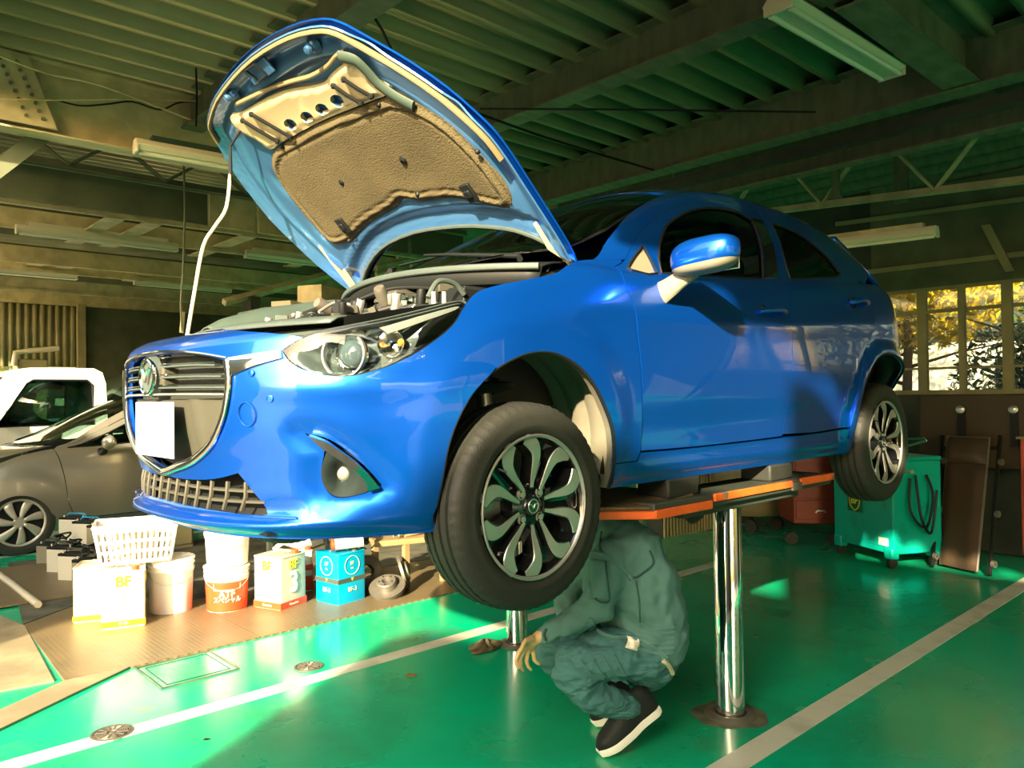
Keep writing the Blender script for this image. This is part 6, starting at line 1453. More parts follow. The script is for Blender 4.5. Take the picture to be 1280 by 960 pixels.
# ================================================================= things along the back wall, right
mm('teal', (.0, .42, .34), .35, noise=.08, nscale=5, dirt=(.0, .26, .20), dscale=6, dirtlo=.55, dirthi=.75); mm('teal_dark', (.0, .20, .17), .45); mm('redcab', (.22, .035, .02), .45, noise=.15); mm('redlite', (.42, .06, .03), .45, noise=.2)
mm('bp_green', (.0, .12, .05), .4); mm('bp_yellow', (.85, .62, .03), .4); mm('brown_vinyl', (.055, .035, .02), .45, noise=.3, nscale=5, bump=.3, bscale=7); mm('drum_tan', (.20, .17, .09), .6, noise=.4, nscale=6)
t = thing('oil_dispenser', (-4.9, -.25, 0), 'turquoise wheeled workshop cabinet with a shield badge below the rear tyre', 'machine')
A_, B_, C_ = onz(.10, 1043, 676), onz(.10, 1117, 696), onz(.10, 1156, 679); X_ = (B_-A_); X_.z = 0; wdt = X_.length; X_.normalize(); Y_ = V((X_.y, -X_.x, 0)); Y_ = Y_ if Y_.dot(C_-B_) > 0 else -Y_; dep = .46
def bx(a0, a1, d0, d1, z0, z1, nm, m, bev=.006):
    mb = MB(); o = A_.copy(); o.z = 0; mb.prism([o+X_*a+Y_*d+UPV*z0 for a, d in ((a0, d0), (a1, d0), (a1, d1), (a0, d1))], UPV*(z1-z0)); return mb.build(nm, M[m], t, bevel=bev)
bx(0, wdt, 0, dep, .11, .83, 'body', 'teal', .012); bx(-.005, wdt+.005, -.005, dep, .83, .86, 'top_tray', 'teal', .006)
bx(.02, wdt-.02, -.004, .0, .16, .79, 'front_door', 'teal', .004)
o = A_.copy(); o.z = 0; fc = o+X_*wdt*.40-Y_*.008+UPV*.475
mb = MB(); mb.prism([fc+X_*a+UPV*b for a, b in ((-.085, -.085), (.085, -.085), (.085, .085), (-.085, .085))], -Y_*.003); mb.build('badge_plate', M['bp_green'], t)
sh = cv([(-.052, .055), (0, .066), (.052, .055), (.056, .02), (.045, -.03), (.022, -.055), (0, -.066), (-.022, -.055), (-.045, -.03), (-.056, .02)], 4, True)
mb = MB(); mb.tube([fc-Y_*.004+X_*a*1.1+UPV*b*1.1 for a, b in sh], .0045, 6, closed=True); mb.build('shield_outline', M['bp_yellow'], t)
mb = MB(); mb.prism([fc-Y_*.0035+X_*a+UPV*b for a, b in sh], -Y_*.0015); mb.build('shield', M['bp_green'], t)
text('BP', .075, fc-Y_*.006+UPV*.004, X_, UPV, M['bp_yellow'], t, bold=.003)
for a, d in ((.05, .03), (wdt-.05, .03), (.05, dep-.04), (wdt-.05, dep-.04)):
    q = o+X_*a+Y_*d; bx(a-.045, a+.045, d-.04, d+.03, .07, .16, 'castor_bracket', 'teal', .01)
    mb = MB(); mb.cyl(q+X_*-.014+UPV*.04, q+X_*.014+UPV*.04, .04, 18); mb.build('castor', M['rubber'], t)
bx(wdt-.15, wdt-.05, -.008, -.002, .17, .23, 'paper_label', 'tin_white', 0)
mb = MB(); mb.tube(crom([o+X_*(wdt+.02)+Y_*.15+UPV*.70, o+X_*(wdt+.05)+Y_*.12+UPV*.45, o+X_*(wdt+.06)+Y_*.25+UPV*.32, o+X_*(wdt+.05)+Y_*.33+UPV*.55, o+X_*(wdt+.02)+Y_*.30+UPV*.72], 6), .010, 6)
mb.tube(crom([o+X_*(wdt+.02)+Y_*.2+UPV*.72, o+X_*(wdt+.07)+Y_*.2+UPV*.40, o+X_*(wdt+.06)+Y_*.30+UPV*.28, o+X_*(wdt+.04)+Y_*.38+UPV*.6], 6), .010, 6); mb.build('hose', M['blk'], t)
mb = MB(); mb.cyl(o+X_*(wdt+.0)+Y_*.1+UPV*.76, o+X_*(wdt+.10)+Y_*.1+UPV*.76, .018, 12); mb.build('valve', M['satin'], t)
mb = MB(); mb.tube([o+X_*(wdt-.02)+Y_*.1+UPV*1.0, o+X_*(wdt+.20)+Y_*.12+UPV*1.02, o+X_*(wdt+.22)+Y_*.12+UPV*1.0, o+X_*(wdt-.02)+Y_*.08+UPV*.93], .009, 8); mb.build('chrome_handle', M['chrome'], t)
bx(wdt-.12, wdt+.02, .06, .14, .86, 1.03, 'handle_post', 'teal_dark')
# red tool cabinet and tan drum under the platform
t = thing('tool_cabinet', (-5.9, -1.2, 0), 'dark red metal cabinet on castors between the tan drum and the turquoise machine', 'cabinet')
a, b = onz(.22, 992, 652), onz(.22, 1046, 652); zc = 1.02
mb = MB(); d = V((b.x-a.x, b.y-a.y, 0)); dn = V((-d.y, d.x, 0)).normalized(); dn = dn if dn.dot(V((CAM.x-a.x, CAM.y-a.y, 0))) < 0 else -dn
base = [V((a.x, a.y, .2)), V((b.x, b.y, .2)), V((b.x, b.y, .2))+dn*.5, V((a.x, a.y, .2))+dn*.5]; mb.prism(base, UPV*.80); mb.build('body', M['redcab'], t, bevel=.01)
for k in range(4):
    mb = MB(); f0 = V((a.x, a.y, .24+.19*k)); mb.prism([f0+d*.06-dn*.012, f0+d*.94-dn*.012, f0+d*.94, f0+d*.06], UPV*.17); mb.build('drawer', M['redcab'], t, bevel=.004)
mb = MB(); f0 = V((a.x, a.y, .30))+d*.62-dn*.02; mb.tube([f0-d*.12, f0-d*.08+UPV*.02, f0+UPV*.02, f0+d*.08+UPV*.02, f0+d*.12], .008, 6); mb.build('badge', M['satin'], t)
for q in base[:2]: mb = MB(); mb.cyl(q+dn*.06+UPV*-.14, q+dn*.10+UPV*-.14, .055, 14); mb.build('castor', M['rubber'], t)
t = thing('waste_drum', (-5.7, -1.9, 0), 'large tan drum with a curved stained side on castors behind the near piston', 'drum')
c = onz(0, 962, 668); c = V((c.x-.12, c.y-.28, 0)); mb = MB(); mb.lathe([(.0001, .16), (.33, .18), (.37, .23), (.38, .30), (.385, .55), (.38, .82), (.385, .84), (.37, .86), (.0001, .86)], c, (0, 0, 1), 44); mb.build('drum', M['drum_tan'], t)
for k in range(4): q = c+V((.26*math.cos(k*1.57+.6), .26*math.sin(k*1.57+.6), .07)); mb = MB(); mb.cyl(q-V((.02, 0, 0)), q+V((.02, 0, 0)), .065, 14); mb.build('castor', M['rubber'], t)
# ribbed panel radiator and the spare wheel before it
t = thing('panel_heater', (-5.0, -2.3, 0), 'low ribbed grey panel standing behind the squatting person', 'heater')
a, b = onz(0, 828, 673), onz(0, 893, 660); d = (b-a); L = d.length; dn2 = V((-d.y, d.x, 0)).normalized(); dn2 = dn2 if dn2.dot(CAM-a) > 0 else -dn2
mb = MB(); mb.prism([a, b, b-dn2*.20, a-dn2*.20], UPV*.62); mb.build('casing', M['wall_dark'], t, bevel=.01)
n = 17
for k in range(n):
    q = a+d*((k+.5)/n)+dn2*.004; mb = MB(); mb.prism([q-d.normalized()*L/n*.28, q+d.normalized()*L/n*.28, q+d.normalized()*L/n*.2+dn2*.012, q-d.normalized()*L/n*.2+dn2*.012], UPV*.56); o_ = mb.build('rib', M['wall_tan'], t); o_.location = (0, 0, 0)
t = thing('spare_wheel', (-4.9, -1.8, .5), 'dark spare tyre standing above the ribbed panel behind the lift', 'wheel')
q = ony(-2.3, 876, 612); mb = MB(); mb.lathe([(.17, -.07), (.27, -.09), (.30, -.06), (.30, .06), (.27, .09), (.17, .07)], q, tuple(dn2), 36); mb.build('tyre', M['rubber'], t); mb = MB(); mb.lathe([(.17, -.06), (.15, .0), (.05, .03), (.0001, .03)], q, tuple(dn2), 28); mb.build('rim', M['castiron'], t)
t = thing('shelf_post', (-5.2, -2.5, 0), 'two pale posts standing between the person and the ribbed panel', 'stand')
for px in (800, 813): q = onz(0, px, 668); mb = MB(); mb.bb((q.x-.02, q.y-.02, 0), (q.x+.02, q.y+.02, .75)); mb.build('post', M['wall_tan'], t)
mb = MB(); q = onz(0, 806, 668); mb.bb((q.x-.12, q.y-.08, .72), (q.x+.12, q.y+.08, .75)); mb.build('cross_piece', M['wall_tan'], t)
# big folded brown board with round knobs
t = thing('vinyl_board', (-5.6, .5, 0), 'wide dark brown vinyl board with two round knobs standing under the window', 'board')
P0, P1 = onx(-5.62, 1152, 560), onx(-5.62, 1300, 560); zt = onx(-5.62, 1200, 493).z
mb = MB(); mb.prism([(-5.66, P0.y-.02, .72), (-5.66, P1.y+.5, .72), (-5.60, P1.y+.5, zt), (-5.60, P0.y+.02, zt)], (.06, 0, 0)); mb.build('board', M['brown_vinyl'], t, bevel=.015)
for px in (1201, 1267):
    q = onx(-5.54, px, 512); mb = MB(); mb.lathe([(.010, .0), (.034, .006), (.034, .022), (.020, .030), (.0001, .030)], q, (1, 0, .1), 22); mb.build('knob', M['satin'], t); mb = MB(); mb.bb((q.x-.02, q.y-.03, q.z-.30), (q.x-.005, q.y+.03, q.z-.02)); mb.build('strap', M['blk'], t)
for y in (P0.y+.15, P1.y+.3): mb = MB(); mb.bb((-5.68, y-.03, 0), (-5.62, y+.03, .75)); mb.build('leg', M['blk'], t)
mb = MB(); mb.bb((-5.95, P0.y, 0), (-5.72, P1.y+.5, .95)); tag(mb.build('storage_chest', M['wall_dark'], bevel=.02), 'dark chest filling the space below the window behind the brown board', 'chest')
# padded creeper leaning on the board
t = thing('mechanic_creeper', (-5.1, .4, 0), 'brown padded creeper board leaning upright beside the turquoise machine', 'creeper')
bl_, br_ = onz(.02, 1177, 706), onz(.02, 1222, 716); tl_, tr_ = onx(-5.42, 1186, 546), onx(-5.42, 1238, 548)
def crf(a, b, off=0):
    p = bl_.lerp(br_, a).lerp(tl_.lerp(tr_, a), b); n = (br_-bl_).cross(tl_-bl_).normalized(); n = n if n.dot(CAM-p) > 0 else -n; return p+n*off
mb = MB(); mb.grid(lambda a, b: crf(a, b*.78, .02+.022*min(1, 6*min(a, 1-a))*min(1, 12*min(b, 1-b))+.004*math.sin(9*a+3*b)*(1-b)), 12, 24); mb.grid(lambda a, b: crf(a, b*.78, .0), 2, 2); mb.build('pad', M['brown_vinyl'], t)
mb = MB(); mb.grid(lambda a, b: crf(a, .79+b*.20, .02+.04*min(1, 5*min(a, 1-a))*min(1, 4*min(b, 1-b))), 12, 10); mb.build('head_pad', M['brown_vinyl'], t)
mb = MB(); mb.tube([crf(0, 0, .01), crf(0, .5, .01), crf(0, 1, .01), crf(1, 1, .01), crf(1, .5, .01), crf(1, 0, .01)], .011, 8); mb.build('frame', M['castiron'], t)
t = thing('mechanic_creeper', (-5.4, .2, 0), 'black framed creeper on edge behind the brown padded one, wheels showing', 'creeper')
for (a, b), (c, d) in (((1165, 708), (1178, 545)), ((1237, 719), (1250, 545))):
    p, q = onz(.02, a, b), onx(-5.5, c, d); mb = MB(); mb.tube([p, q], .016, 6); mb.build('side_rail', M['blk'], t)
    for f in (.08, .42, .80): r_ = p.lerp(q, f)+V((.03, .03, 0)); mb = MB(); mb.lathe([(.006, -.012), (.026, -.012), (.026, .012), (.006, .012)], r_, (.3, 1, 0), 16); mb.build('castor', M['castiron'], t)
p, q = onz(.1, 1168, 690), onz(.1, 1240, 700); mb = MB(); mb.tube([onx(-5.5, 1178, 560), onx(-5.5, 1250, 560)], .014, 6); mb.build('cross_rail', M['blk'], t)
t = thing('tool_chest', (-5.8, .9, 0), 'rusty red tool chest cut off by the right picture edge', 'tool chest')
q = onz(0, 1245, 700); X0, Y0 = -5.9, q.y+.18
mb = MB(); mb.bb((X0, Y0, .06), (X0+.42, Y0+.75, .98)); mb.build('body', M['redlite'], t, bevel=.01)
mb = MB(); mb.bb((X0+.42, Y0+.03, .42), (X0+.44, Y0+.30, .74)); mb.build('dark_recess', M['blk'], t)
for k in range(4): mb = MB(); mb.bb((X0+.42, Y0+.34, .10+k*.21), (X0+.435, Y0+.72, .29+k*.21)); mb.build('drawer', M['redcab'], t, bevel=.003)
mb = MB(); mb.bb((X0-.01, Y0-.02, .98), (X0+.44, Y0+.77, 1.0)); mb.build('top', M['drum_tan'], t)
mb = MB(); mb.bb((-4.86, .985, 0), (-4.70, 1.07, .03)); tag(mb.build('wood_offcut', M['bench_wood'], bevel=.004), 'small pale wood offcut on the floor at the right edge', 'wood block')
# half-hidden shelf racks and boxes seen over the engine bay
t = thing('shelf_rack', (-6.9, -6.0, 0), 'pale steel rack seen through the gap under the bonnet', 'rack')
for px, py0, py1 in ((517, 318, 380), (500, 316, 345)):
    a, b = ony(-5.6, px, py0), ony(-5.6, px, py1); mb = MB(); mb.bb((a.x-.04, a.y-.03, 0), (a.x+.04, a.y+.03, a.z)); mb.build('post', M['purlin'], t)
for (a, b), (c, d) in (((470, 334), (520, 322)), ((488, 312), (520, 320)), ((470, 343), (500, 336))):
    p, q = ony(-5.6, a, b), ony(-5.6, c, d); mb = MB(); mb.tube([p, q], .04, 4); mb.build('beam', M['purlin'], t)
pc = ony(-3.9, 402, 372); p2 = ony(-3.9, 362, 385); zs = p2.z-.04
t = thing('carton', (pc.x, pc.y, zs), 'tan carton seen just above the engine cover', 'box')
mb = MB(); mb.box((pc.x, pc.y, (zs+pc.z+.09)/2), (.40, .25, pc.z+.09-zs), Matrix.Rotation(.5, 3, 'Z')); mb.build('carton_body', M['purlin'], t, bevel=.004)
mb = MB(); mb.box((pc.x, pc.y, pc.z+.0905), (.40, .04, .002), Matrix.Rotation(.5, 3, 'Z')); mb.build('tape', M['bench_wood'], t)
tag(MB().box((p2.x, p2.y, zs+.045), (.26, .2, .09), Matrix.Rotation(.5, 3, 'Z')).build('carton', M['tin_cream'], bevel=.004), 'white carton left of the tan one above the engine cover', 'box')
t3 = thing('shelving', ((pc.x+p2.x)/2, -3.95, 0), 'dark shelving holding the cartons behind the engine bay', 'shelves')
xa, xb = pc.x-.9, p2.x+.35
for z in (.5, 1.05, zs): mb = MB(); mb.bb((xa, -4.2, z-.02), (xb, -3.62, z)); mb.build('shelf', M['wall_dark'], t3)
for x in (xa+.02, xb-.02):
    for y in (-4.18, -3.64): mb = MB(); mb.bb((x-.02, y-.02, 0), (x+.02, y+.02, zs-.02)); mb.build('post', M['wall_dark'], t3)
random.seed(21)
for k in range(8):
    x = xa+.16+(k//2)*(xb-xa-.3)/3.2; z = (.5, 1.05)[k % 2]; h = random.uniform(.18, .34)
    tag(MB().box((x, -3.9, z+h/2), (.2, .3, h)).build('storage_box', M[random.choice(('wall_dark', 'greyp', 'drum_tan', 'concrete_dark'))], bevel=.006), 'dull box on the %s dark shelf behind the car' % ('lower', 'middle')[k % 2], 'box', 'boxes on the %s dark shelf' % ('lower', 'middle')[k % 2])
print('SHELF', xa, xb, zs)
t = thing('roof_duct', (-3.6, -5.2, 2.3), 'sloping pale duct and beam behind the bonnet hinge on the far side', 'duct')
a, b = ony(-6.6, 280, 378), ony(-6.6, 430, 338); mb = MB(); mb.tube([a, b], .05, 4, ry=.07); mb.build('duct', M['purlin'], t)
a, b = ony(-6.6, 315, 392), ony(-6.6, 318, 372); mb = MB(); mb.bb((a.x-.06, a.y-.1, 0), (a.x+.06, a.y+.1, b.z)); mb.build('support', M['wall_dark'], t)
# ================================================================= trees and house outside the window
M['leaf_yel'] = mat('leaf_yellow', (.62, .46, .03), .45, noise=.4, nscale=3); M['leaf_grn'] = mat('leaf_green', (.10, .15, .04), .25, noise=.5, nscale=4, coat=.8); mm('bark', (.10, .07, .04), .9, noise=.3)
def tree(c, h, r, m, n, s, seed, label, z0=.3, nm='tree'):
    random.seed(seed); t = thing(nm, c, label, 'tree', 'trees outside the window'); mb = MB(); mb.tube([(c[0], c[1], 0), (c[0]+.05, c[1]+.1, h*.5), (c[0]-.05, c[1], h*.9)], [.09, .06, .02], 8)
    for k in range(14):
        z = h*(.25+.05*k); a = random.uniform(0, 6.3); mb.tube([(c[0], c[1], z), (c[0]+r*.4*math.cos(a), c[1]+r*.4*math.sin(a), z+.2), (c[0]+r*.85*math.cos(a), c[1]+r*.85*math.sin(a), z+.35)], [.03, .018, .006], 5)
    mb.build('trunk', M['bark'], t); mb = MB()
    for k in range(n):
        while True:
            q = V((random.uniform(-1, 1), random.uniform(-1, 1), random.uniform(-1, 1)))
            if .25 < q.length < 1: break
        p = V((c[0]+q.x*r, c[1]+q.y*r, z0+(h-z0)*(q.z+1)/2)); u = V((random.uniform(-1, 1), random.uniform(-1, 1), random.uniform(-1, 1))).normalized(); w_ = u.orthogonal().normalized(); L = s*random.uniform(.6, 1.4)
        mb.face([mb.bm.verts.new(x) for x in (p-u*L, p+w_*L*.4, p+u*L, p-w_*L*.4)], False)
    mb.build('foliage', m, t, rc=False); return t
tree((-10.2, -1.9, 0), 4.2, 1.7, M['leaf_yel'], 5800, .075, 1, 'golden leaved tree at the left of the windows', 1.9)
tree((-10.8, .6, 0), 3.6, 1.3, M['leaf_grn'], 5200, .06, 2, 'dark glossy bush filling the middle of the windows', .2, 'bush')
tree((-9.6, -.2, 0), 2.3, .9, M['leaf_grn'], 3600, .05, 3, 'low glossy bush right behind the window sill', .3, 'bush')
tree((-9.9, 1.2, 0), 3.4, 1.2, M['leaf_yel'], 2600, .07, 4, 'golden leaved tree at the right edge of the windows', 2.1)
tree((-10.0, 3.2, 0), 3.4, 1.5, M['leaf_grn'], 2600, .08, 5, 'green tree right of the visible window panes', .3)
t = thing('house', (-15, -1.5, 0), 'white walled house far beyond the window behind the bushes', 'house'); mb = MB(); mb.bb((-17, -4.0, 0), (-13.5, .6, 2.35)); mb.build('wall', M['pail_white'], t); mb = MB(); mb.prism([(-17.3, -4.3, 2.35), (-13.2, -4.3, 2.35), (-15.2, -4.3, 3.4)], (0, 5.2, 0)); mb.build('roof', M['wall_dark'], t)
mb = MB(); mb.bb((-13.5, -1.6, 1.0), (-13.46, -.7, 1.9)); mb.build('window', M['blkg'], t)
# yellow trees beyond the left bay and beyond the yard, seen in reflections
tree((-.2, -17.5, 0), 3.4, 2.2, M['leaf_yel'], 2600, .12, 6, 'golden tree in the sun beyond the open left bay', .3)
tree((-3.6, 13.0, 0), 4.5, 2.4, M['leaf_yel'], 2200, .16, 7, 'golden tree across the yard behind the camera', .6)
tree((.8, 14.0, 0), 5.0, 2.4, M['leaf_grn'], 2200, .16, 8, 'green tree across the yard behind the camera', .6)
# ================================================================= the squatting mechanic
per = thing('person', (-.85, .45, 0), 'person in dark teal work clothes squatting beside the front wheel, hand resting on one knee', 'person')
PD = 3.02
def J(px, py, d): # joint at a pixel, d metres behind the plane of the near foot
    r = ray(px, py); return CAM+r*((PD+d)/r.dot(_F))
mm('skin', (.62, .42, .22), .5, noise=.06, nscale=15); mm('hair', (.015, .012, .01), .6)
def cloth(name, col, wsc, wst):
    m, n, l, b = newmat(name); b.inputs['Roughness'].default_value = .8; b.inputs['Specular IOR Level'].default_value = .25
    tc = n.new('ShaderNodeTexCoord'); nz = n.new('ShaderNodeTexNoise'); nz.inputs['Scale'].default_value = 3; nz.inputs['Detail'].default_value = 3; l.new(tc.outputs['Object'], nz.inputs['Vector'])
    mx = n.new('ShaderNodeMix'); mx.data_type = 'RGBA'; mx.inputs['A'].default_value = (*[c*.8 for c in col], 1); mx.inputs['B'].default_value = (*[c*1.25 for c in col], 1); l.new(nz.outputs['Fac'], mx.inputs['Factor']); l.new(mx.outputs['Result'], b.inputs['Base Color'])
    wv = n.new('ShaderNodeTexNoise'); wv.inputs['Scale'].default_value = wsc; wv.inputs['Detail'].default_value = 2; wv.inputs['Distortion'].default_value = 1.2
    mp = n.new('ShaderNodeMapping'); mp.inputs['Scale'].default_value = wst; mp.inputs['Rotation'].default_value = (.3, .5, .4); l.new(tc.outputs['Object'], mp.inputs['Vector']); l.new(mp.outputs[0], wv.inputs['Vector'])
    bp = n.new('ShaderNodeBump'); bp.inputs['Strength'].default_value = .9; bp.inputs['Distance'].default_value = .03; l.new(wv.outputs['Fac'], bp.inputs['Height']); l.new(bp.outputs[0], b.inputs['Normal']); M[name] = m
cloth('jacket', (.085, .20, .20), 5, (1, 1, .6)); cloth('trousers', (.05, .155, .165), 7, (1, 1, 2.2)); cloth('jacket_dark', (.03, .085, .085), 6, (1, 1, 1))
def flesh(name, bones, m, parent, voxel=.012, disp=0, dsc=.1, smooth=6):
    # one continuous surface: tapered limbs fused together
    mb = MB()
    def ballr(c, r, n=14): mb.ball(c, r, n)
    for p0, r0, p1, r1 in bones:
        p0, p1 = V(p0), V(p1); mb.ball(p0, r0, 14); mb.ball(p1, r1, 14)
        if (p1-p0).length > 1e-4: mb.cyl(p0, p1, r0, 14, r1=r1)
    me = bpy.data.meshes.new(name); mb.bm.to_mesh(me); mb.bm.free(); o = bpy.data.objects.new(name, me); COL.objects.link(o); me.materials.append(m)
    rm = o.modifiers.new('fuse', 'REMESH'); rm.mode = 'VOXEL'; rm.voxel_size = voxel; rm.use_smooth_shade = True
    sm = o.modifiers.new('relax', 'SMOOTH'); sm.iterations = smooth; sm.factor = .5
    if disp:
        for i, (d, sc) in enumerate(((disp, dsc), (disp*.45, dsc*.35))):
            tx = bpy.data.textures.new(name+'_folds', 'CLOUDS'); tx.noise_scale = sc; tx.noise_depth = 1
            dm = o.modifiers.new('folds', 'DISPLACE'); dm.texture = tx; dm.strength = d; dm.mid_level = .5; dm.texture_coords = 'LOCAL'
    setparent(o, parent); return o
hipL, kneeL, ankL = J(806, 822, -.05), J(716, 836, -.13), J(782, 880, -.04)
hipR, kneeR, ankR = J(800, 812, .20), J(682, 806, .16), J(778, 880, .22)
pel, wai, che, upp, nek, hed = J(806, 808, .08), J(792, 768, .08), J(782, 715, .08), J(770, 672, .08), J(748, 645, .10), J(722, 625, .14)
shL, elL, wrL = J(768, 682, -.13), J(742, 762, -.15), J(674, 796, -.12)
shR, elR, wrR = J(752, 672, .28), J(710, 730, .34), J(706, 776, .26)
toeL, balL, heeL = J(757, 928, -.06), J(772, 930, -.05), J(812, 896, -.0)
ftR, heR = J(752, 893, .24), J(782, 876, .24)
for q, z in ((toeL, .035), (balL, .035), (ftR, .035)): q.z = z
# body: one continuous figure with head and hands
def chain(js): return [(js[i][0], js[i][1], js[i+1][0], js[i+1][1]) for i in range(len(js)-1)]
B = chain([(pel, .11), (wai, .10), (che, .12), (upp, .09), (nek, .052), (hed, .088), (hed+V((.03, -.02, -.02)), .07)])+[(hed, .088, hed+V((.0, .0, .05)), .085)]
B += chain([(J(806, 816, -.02), .08), (J(760, 818, -.085), .06), (J(722, 832, -.115), .05), (J(740, 866, -.095), .045), (J(772, 880, -.055), .036), (ankL, .034), (balL+V((0, 0, .01)), .030), (toeL+V((0, 0, .0)), .022)])+chain([(J(800, 808, .18), .08), (J(722, 802, .17), .05), (J(692, 812, .165), .045), (J(730, 854, .20), .04), (ankR, .034), (ftR, .026)])
B += chain([(upp, .08), (J(768, 694, -.05), .05), (J(760, 702, -.09), .045), (J(748, 757, -.133), .036), (J(712, 779, -.13), .03), (wrL, .024)])+chain([(upp, .08), (J(744, 695, .24), .045), (elR, .036), (wrR, .024)])
def hand(w, palm, fingers):
    out = chain([(w, .024), (palm[0], .020), (palm[1], .017)])
    for base, js in fingers:
        rs = [.0105, .0095, .0088, .0078, .0066]; pts_ = [base]+js; out += chain([(q, rs[min(k, 4)]) for k, q in enumerate(pts_)])
        out.append((palm[0], .016, base, .0125))
    return out
B += hand(wrL, (J(667, 801, -.125), J(661, 806, -.13)), [
    (J(655, 807, -.152), [J(650, 813, -.158), J(646, 821, -.160), J(645, 829, -.155), J(648, 835, -.148)]),
    (J(657, 809, -.138), [J(653, 816, -.144), J(650, 825, -.146), J(651, 833, -.141), J(654, 838, -.134)]),
    (J(661, 811, -.124), [J(659, 818, -.128), J(658, 827, -.128), J(661, 834, -.122), J(664, 837, -.116)]),
    (J(666, 811, -.110), [J(667, 818, -.112), J(668, 825, -.110), J(672, 829, -.106), J(675, 830, -.10)]),
    (J(664, 798, -.150), [J(658, 800, -.168), J(654, 805, -.178), J(652, 811, -.180)])])
B += hand(wrR, (J(703, 786, .25), J(701, 793, .25)), [(J(698+4*k, 797, .24+.015*k), [J(695+4*k, 802, .24+.015*k), J(693+4*k, 808, .24+.015*k), J(694+4*k, 813, .24+.015*k)]) for k in range(4)]+[(J(698, 788, .23), [J(694, 793, .21), J(692, 798, .20)])])
flesh('body', B, M['skin'], per, .0055, smooth=2)
mb = MB(); mb.ball(hed+V((-.01, .0, .045)), .118, 20, (1, .95, .95)); mb.build('hair', M['hair'], per)
# face on the far side of the tyre
fd = V((.80, -.25, -.45)).normalized(); sd = fd.cross(UPV).normalized(); ud = sd.cross(fd)
mb = MB(); mb.tube([hed+fd*.095+ud*.03, hed+fd*.120-ud*.002, hed+fd*.100-ud*.008], [.008, .013, .010], 8); mb.build('nose', M['skin'], per)
for s in (1, -1):
    mb = MB(); mb.ball(hed+fd*.088+sd*s*.032+ud*.028, .011, 10); mb.build('eye', M['pail_white'], per)
    mb = MB(); mb.lathe([(.012, 0), (.022, .006), (.016, .012), (.006, .008)], hed+sd*s*.088-ud*.005, sd*s, 14); mb.build('ear', M['skin'], per)
mb = MB(); mb.tube([hed+fd*.092-ud*.038+sd*-.022, hed+fd*.100-ud*.040, hed+fd*.092-ud*.038+sd*.022], [.003, .006, .003], 6); mb.build('mouth', M['tin_red'] if False else M['skin'], per)
def two(c, off, r): return [(c-off, r, c+off, r)]
BK = (J(845, 760, .2)-J(800, 790, -.05)).normalized(); LR = V((_F.x, _F.y, 0)).normalized()*.6-_R*.25; LR.normalize()
jk = []
row = [(J(806, 790, .06), .135, .075), (J(797, 760, .06), .142, .085), (J(786, 722, .06), .145, .095), (J(775, 690, .06), .125, .10), (J(764, 665, .07), .085, .08)]
for k in range(len(row)-1):
    for q in (-1, 0, 1): jk.append((row[k][0]+LR*q*row[k][2], row[k][1]*(1 if q else 1.02), row[k+1][0]+LR*q*row[k+1][2], row[k+1][1]*(1 if q else 1.02)))
jk += chain([(J(775, 690, -.04), .085), (J(762, 700, -.11), .078), (J(748, 757, -.135), .062), (J(712, 779, -.13), .050), (J(682, 792, -.122), .038)])
jk += chain([(J(760, 685, .18), .085), (J(740, 700, .26), .075), (elR, .058), (wrR+V((0, 0, .02)), .038)])
jk += chain([(J(758, 650, .09), .07), (J(745, 643, .10), .062)])
flesh('jacket', jk, M['jacket'], per, .011, .030, .09, 5)
tr = [(J(812, 815, -.0), .125, J(806, 812, .16), .125), (J(818, 800, .08), .12, J(808, 822, .08), .125)]
tr += chain([(J(806, 816, -.04), .108), (J(760, 816, -.095), .098), (J(722, 828, -.12), .083), (J(716, 842, -.12), .078), (J(740, 868, -.095), .068), (J(772, 880, -.055), .056), (J(786, 884, -.035), .050)])
tr += chain([(J(800, 806, .18), .105), (J(722, 800, .17), .085), (J(686, 806, .16), .074), (J(690, 820, .17), .068), (J(730, 856, .20), .058), (J(768, 876, .22), .048)])
flesh('trousers', tr, M['trousers'], per, .011, .026, .06, 5)
# seams, pocket, tucks laid on the cloth
from mathutils.bvhtree import BVHTree
bpy.context.view_layer.update(); _dg = bpy.context.evaluated_depsgraph_get()
_bv = [BVHTree.FromObject(bpy.data.objects[q], _dg) for q in ('jacket', 'trousers')]
def on_cloth(px, py, off=.0, d=-.12):
    r = ray(px, py).normalized(); best = None
    for o_, bv in zip(('jacket', 'trousers'), _bv):
        h = bv.ray_cast(CAM, r)
        if h[0] is not None and (best is None or h[3] < best): best = h[3]
    return CAM+r*(best-off) if best else J(px, py, d)
def seam(name, pts, r, m, off=.002):
    q = crom(pts, 6); mb = MB(); mb.tube([on_cloth(a, b, off) for a, b in q], r, 6); return mb.build(name, m, per)
seam('yoke_seam', [(752, 664), (750, 686), (762, 696), (780, 710), (791, 722), (804, 716), (817, 704), (812, 688)], .0045, M['jacket_dark'])
seam('yoke_fold', [(742, 690), (756, 694), (768, 702), (780, 712), (790, 724)], .009, M['jacket'], .003)
seam('side_seam', [(795, 726), (799, 750), (800, 778)], .003, M['jacket_dark'], .001)
mb = MB(); mb.grid(lambda a, b: on_cloth(738+a*19+b*4, 698+b*50+a*3, .006+.012*math.sin(PI*a)**.5*math.sin(PI*b)**.5), 8, 12); mb.build('sleeve_pocket', M['jacket'], per, solid=.010)
seam('pocket_edge', [(757, 701), (759, 725), (762, 750), (752, 753), (744, 748)], .0035, M['jacket_dark'], .012)
for k in range(6): seam('waist_tuck', [(800-k, 779+k*6), (822, 786+k*6.2), (843, 784+k*6.4)], .0055, M['jacket'], .002)
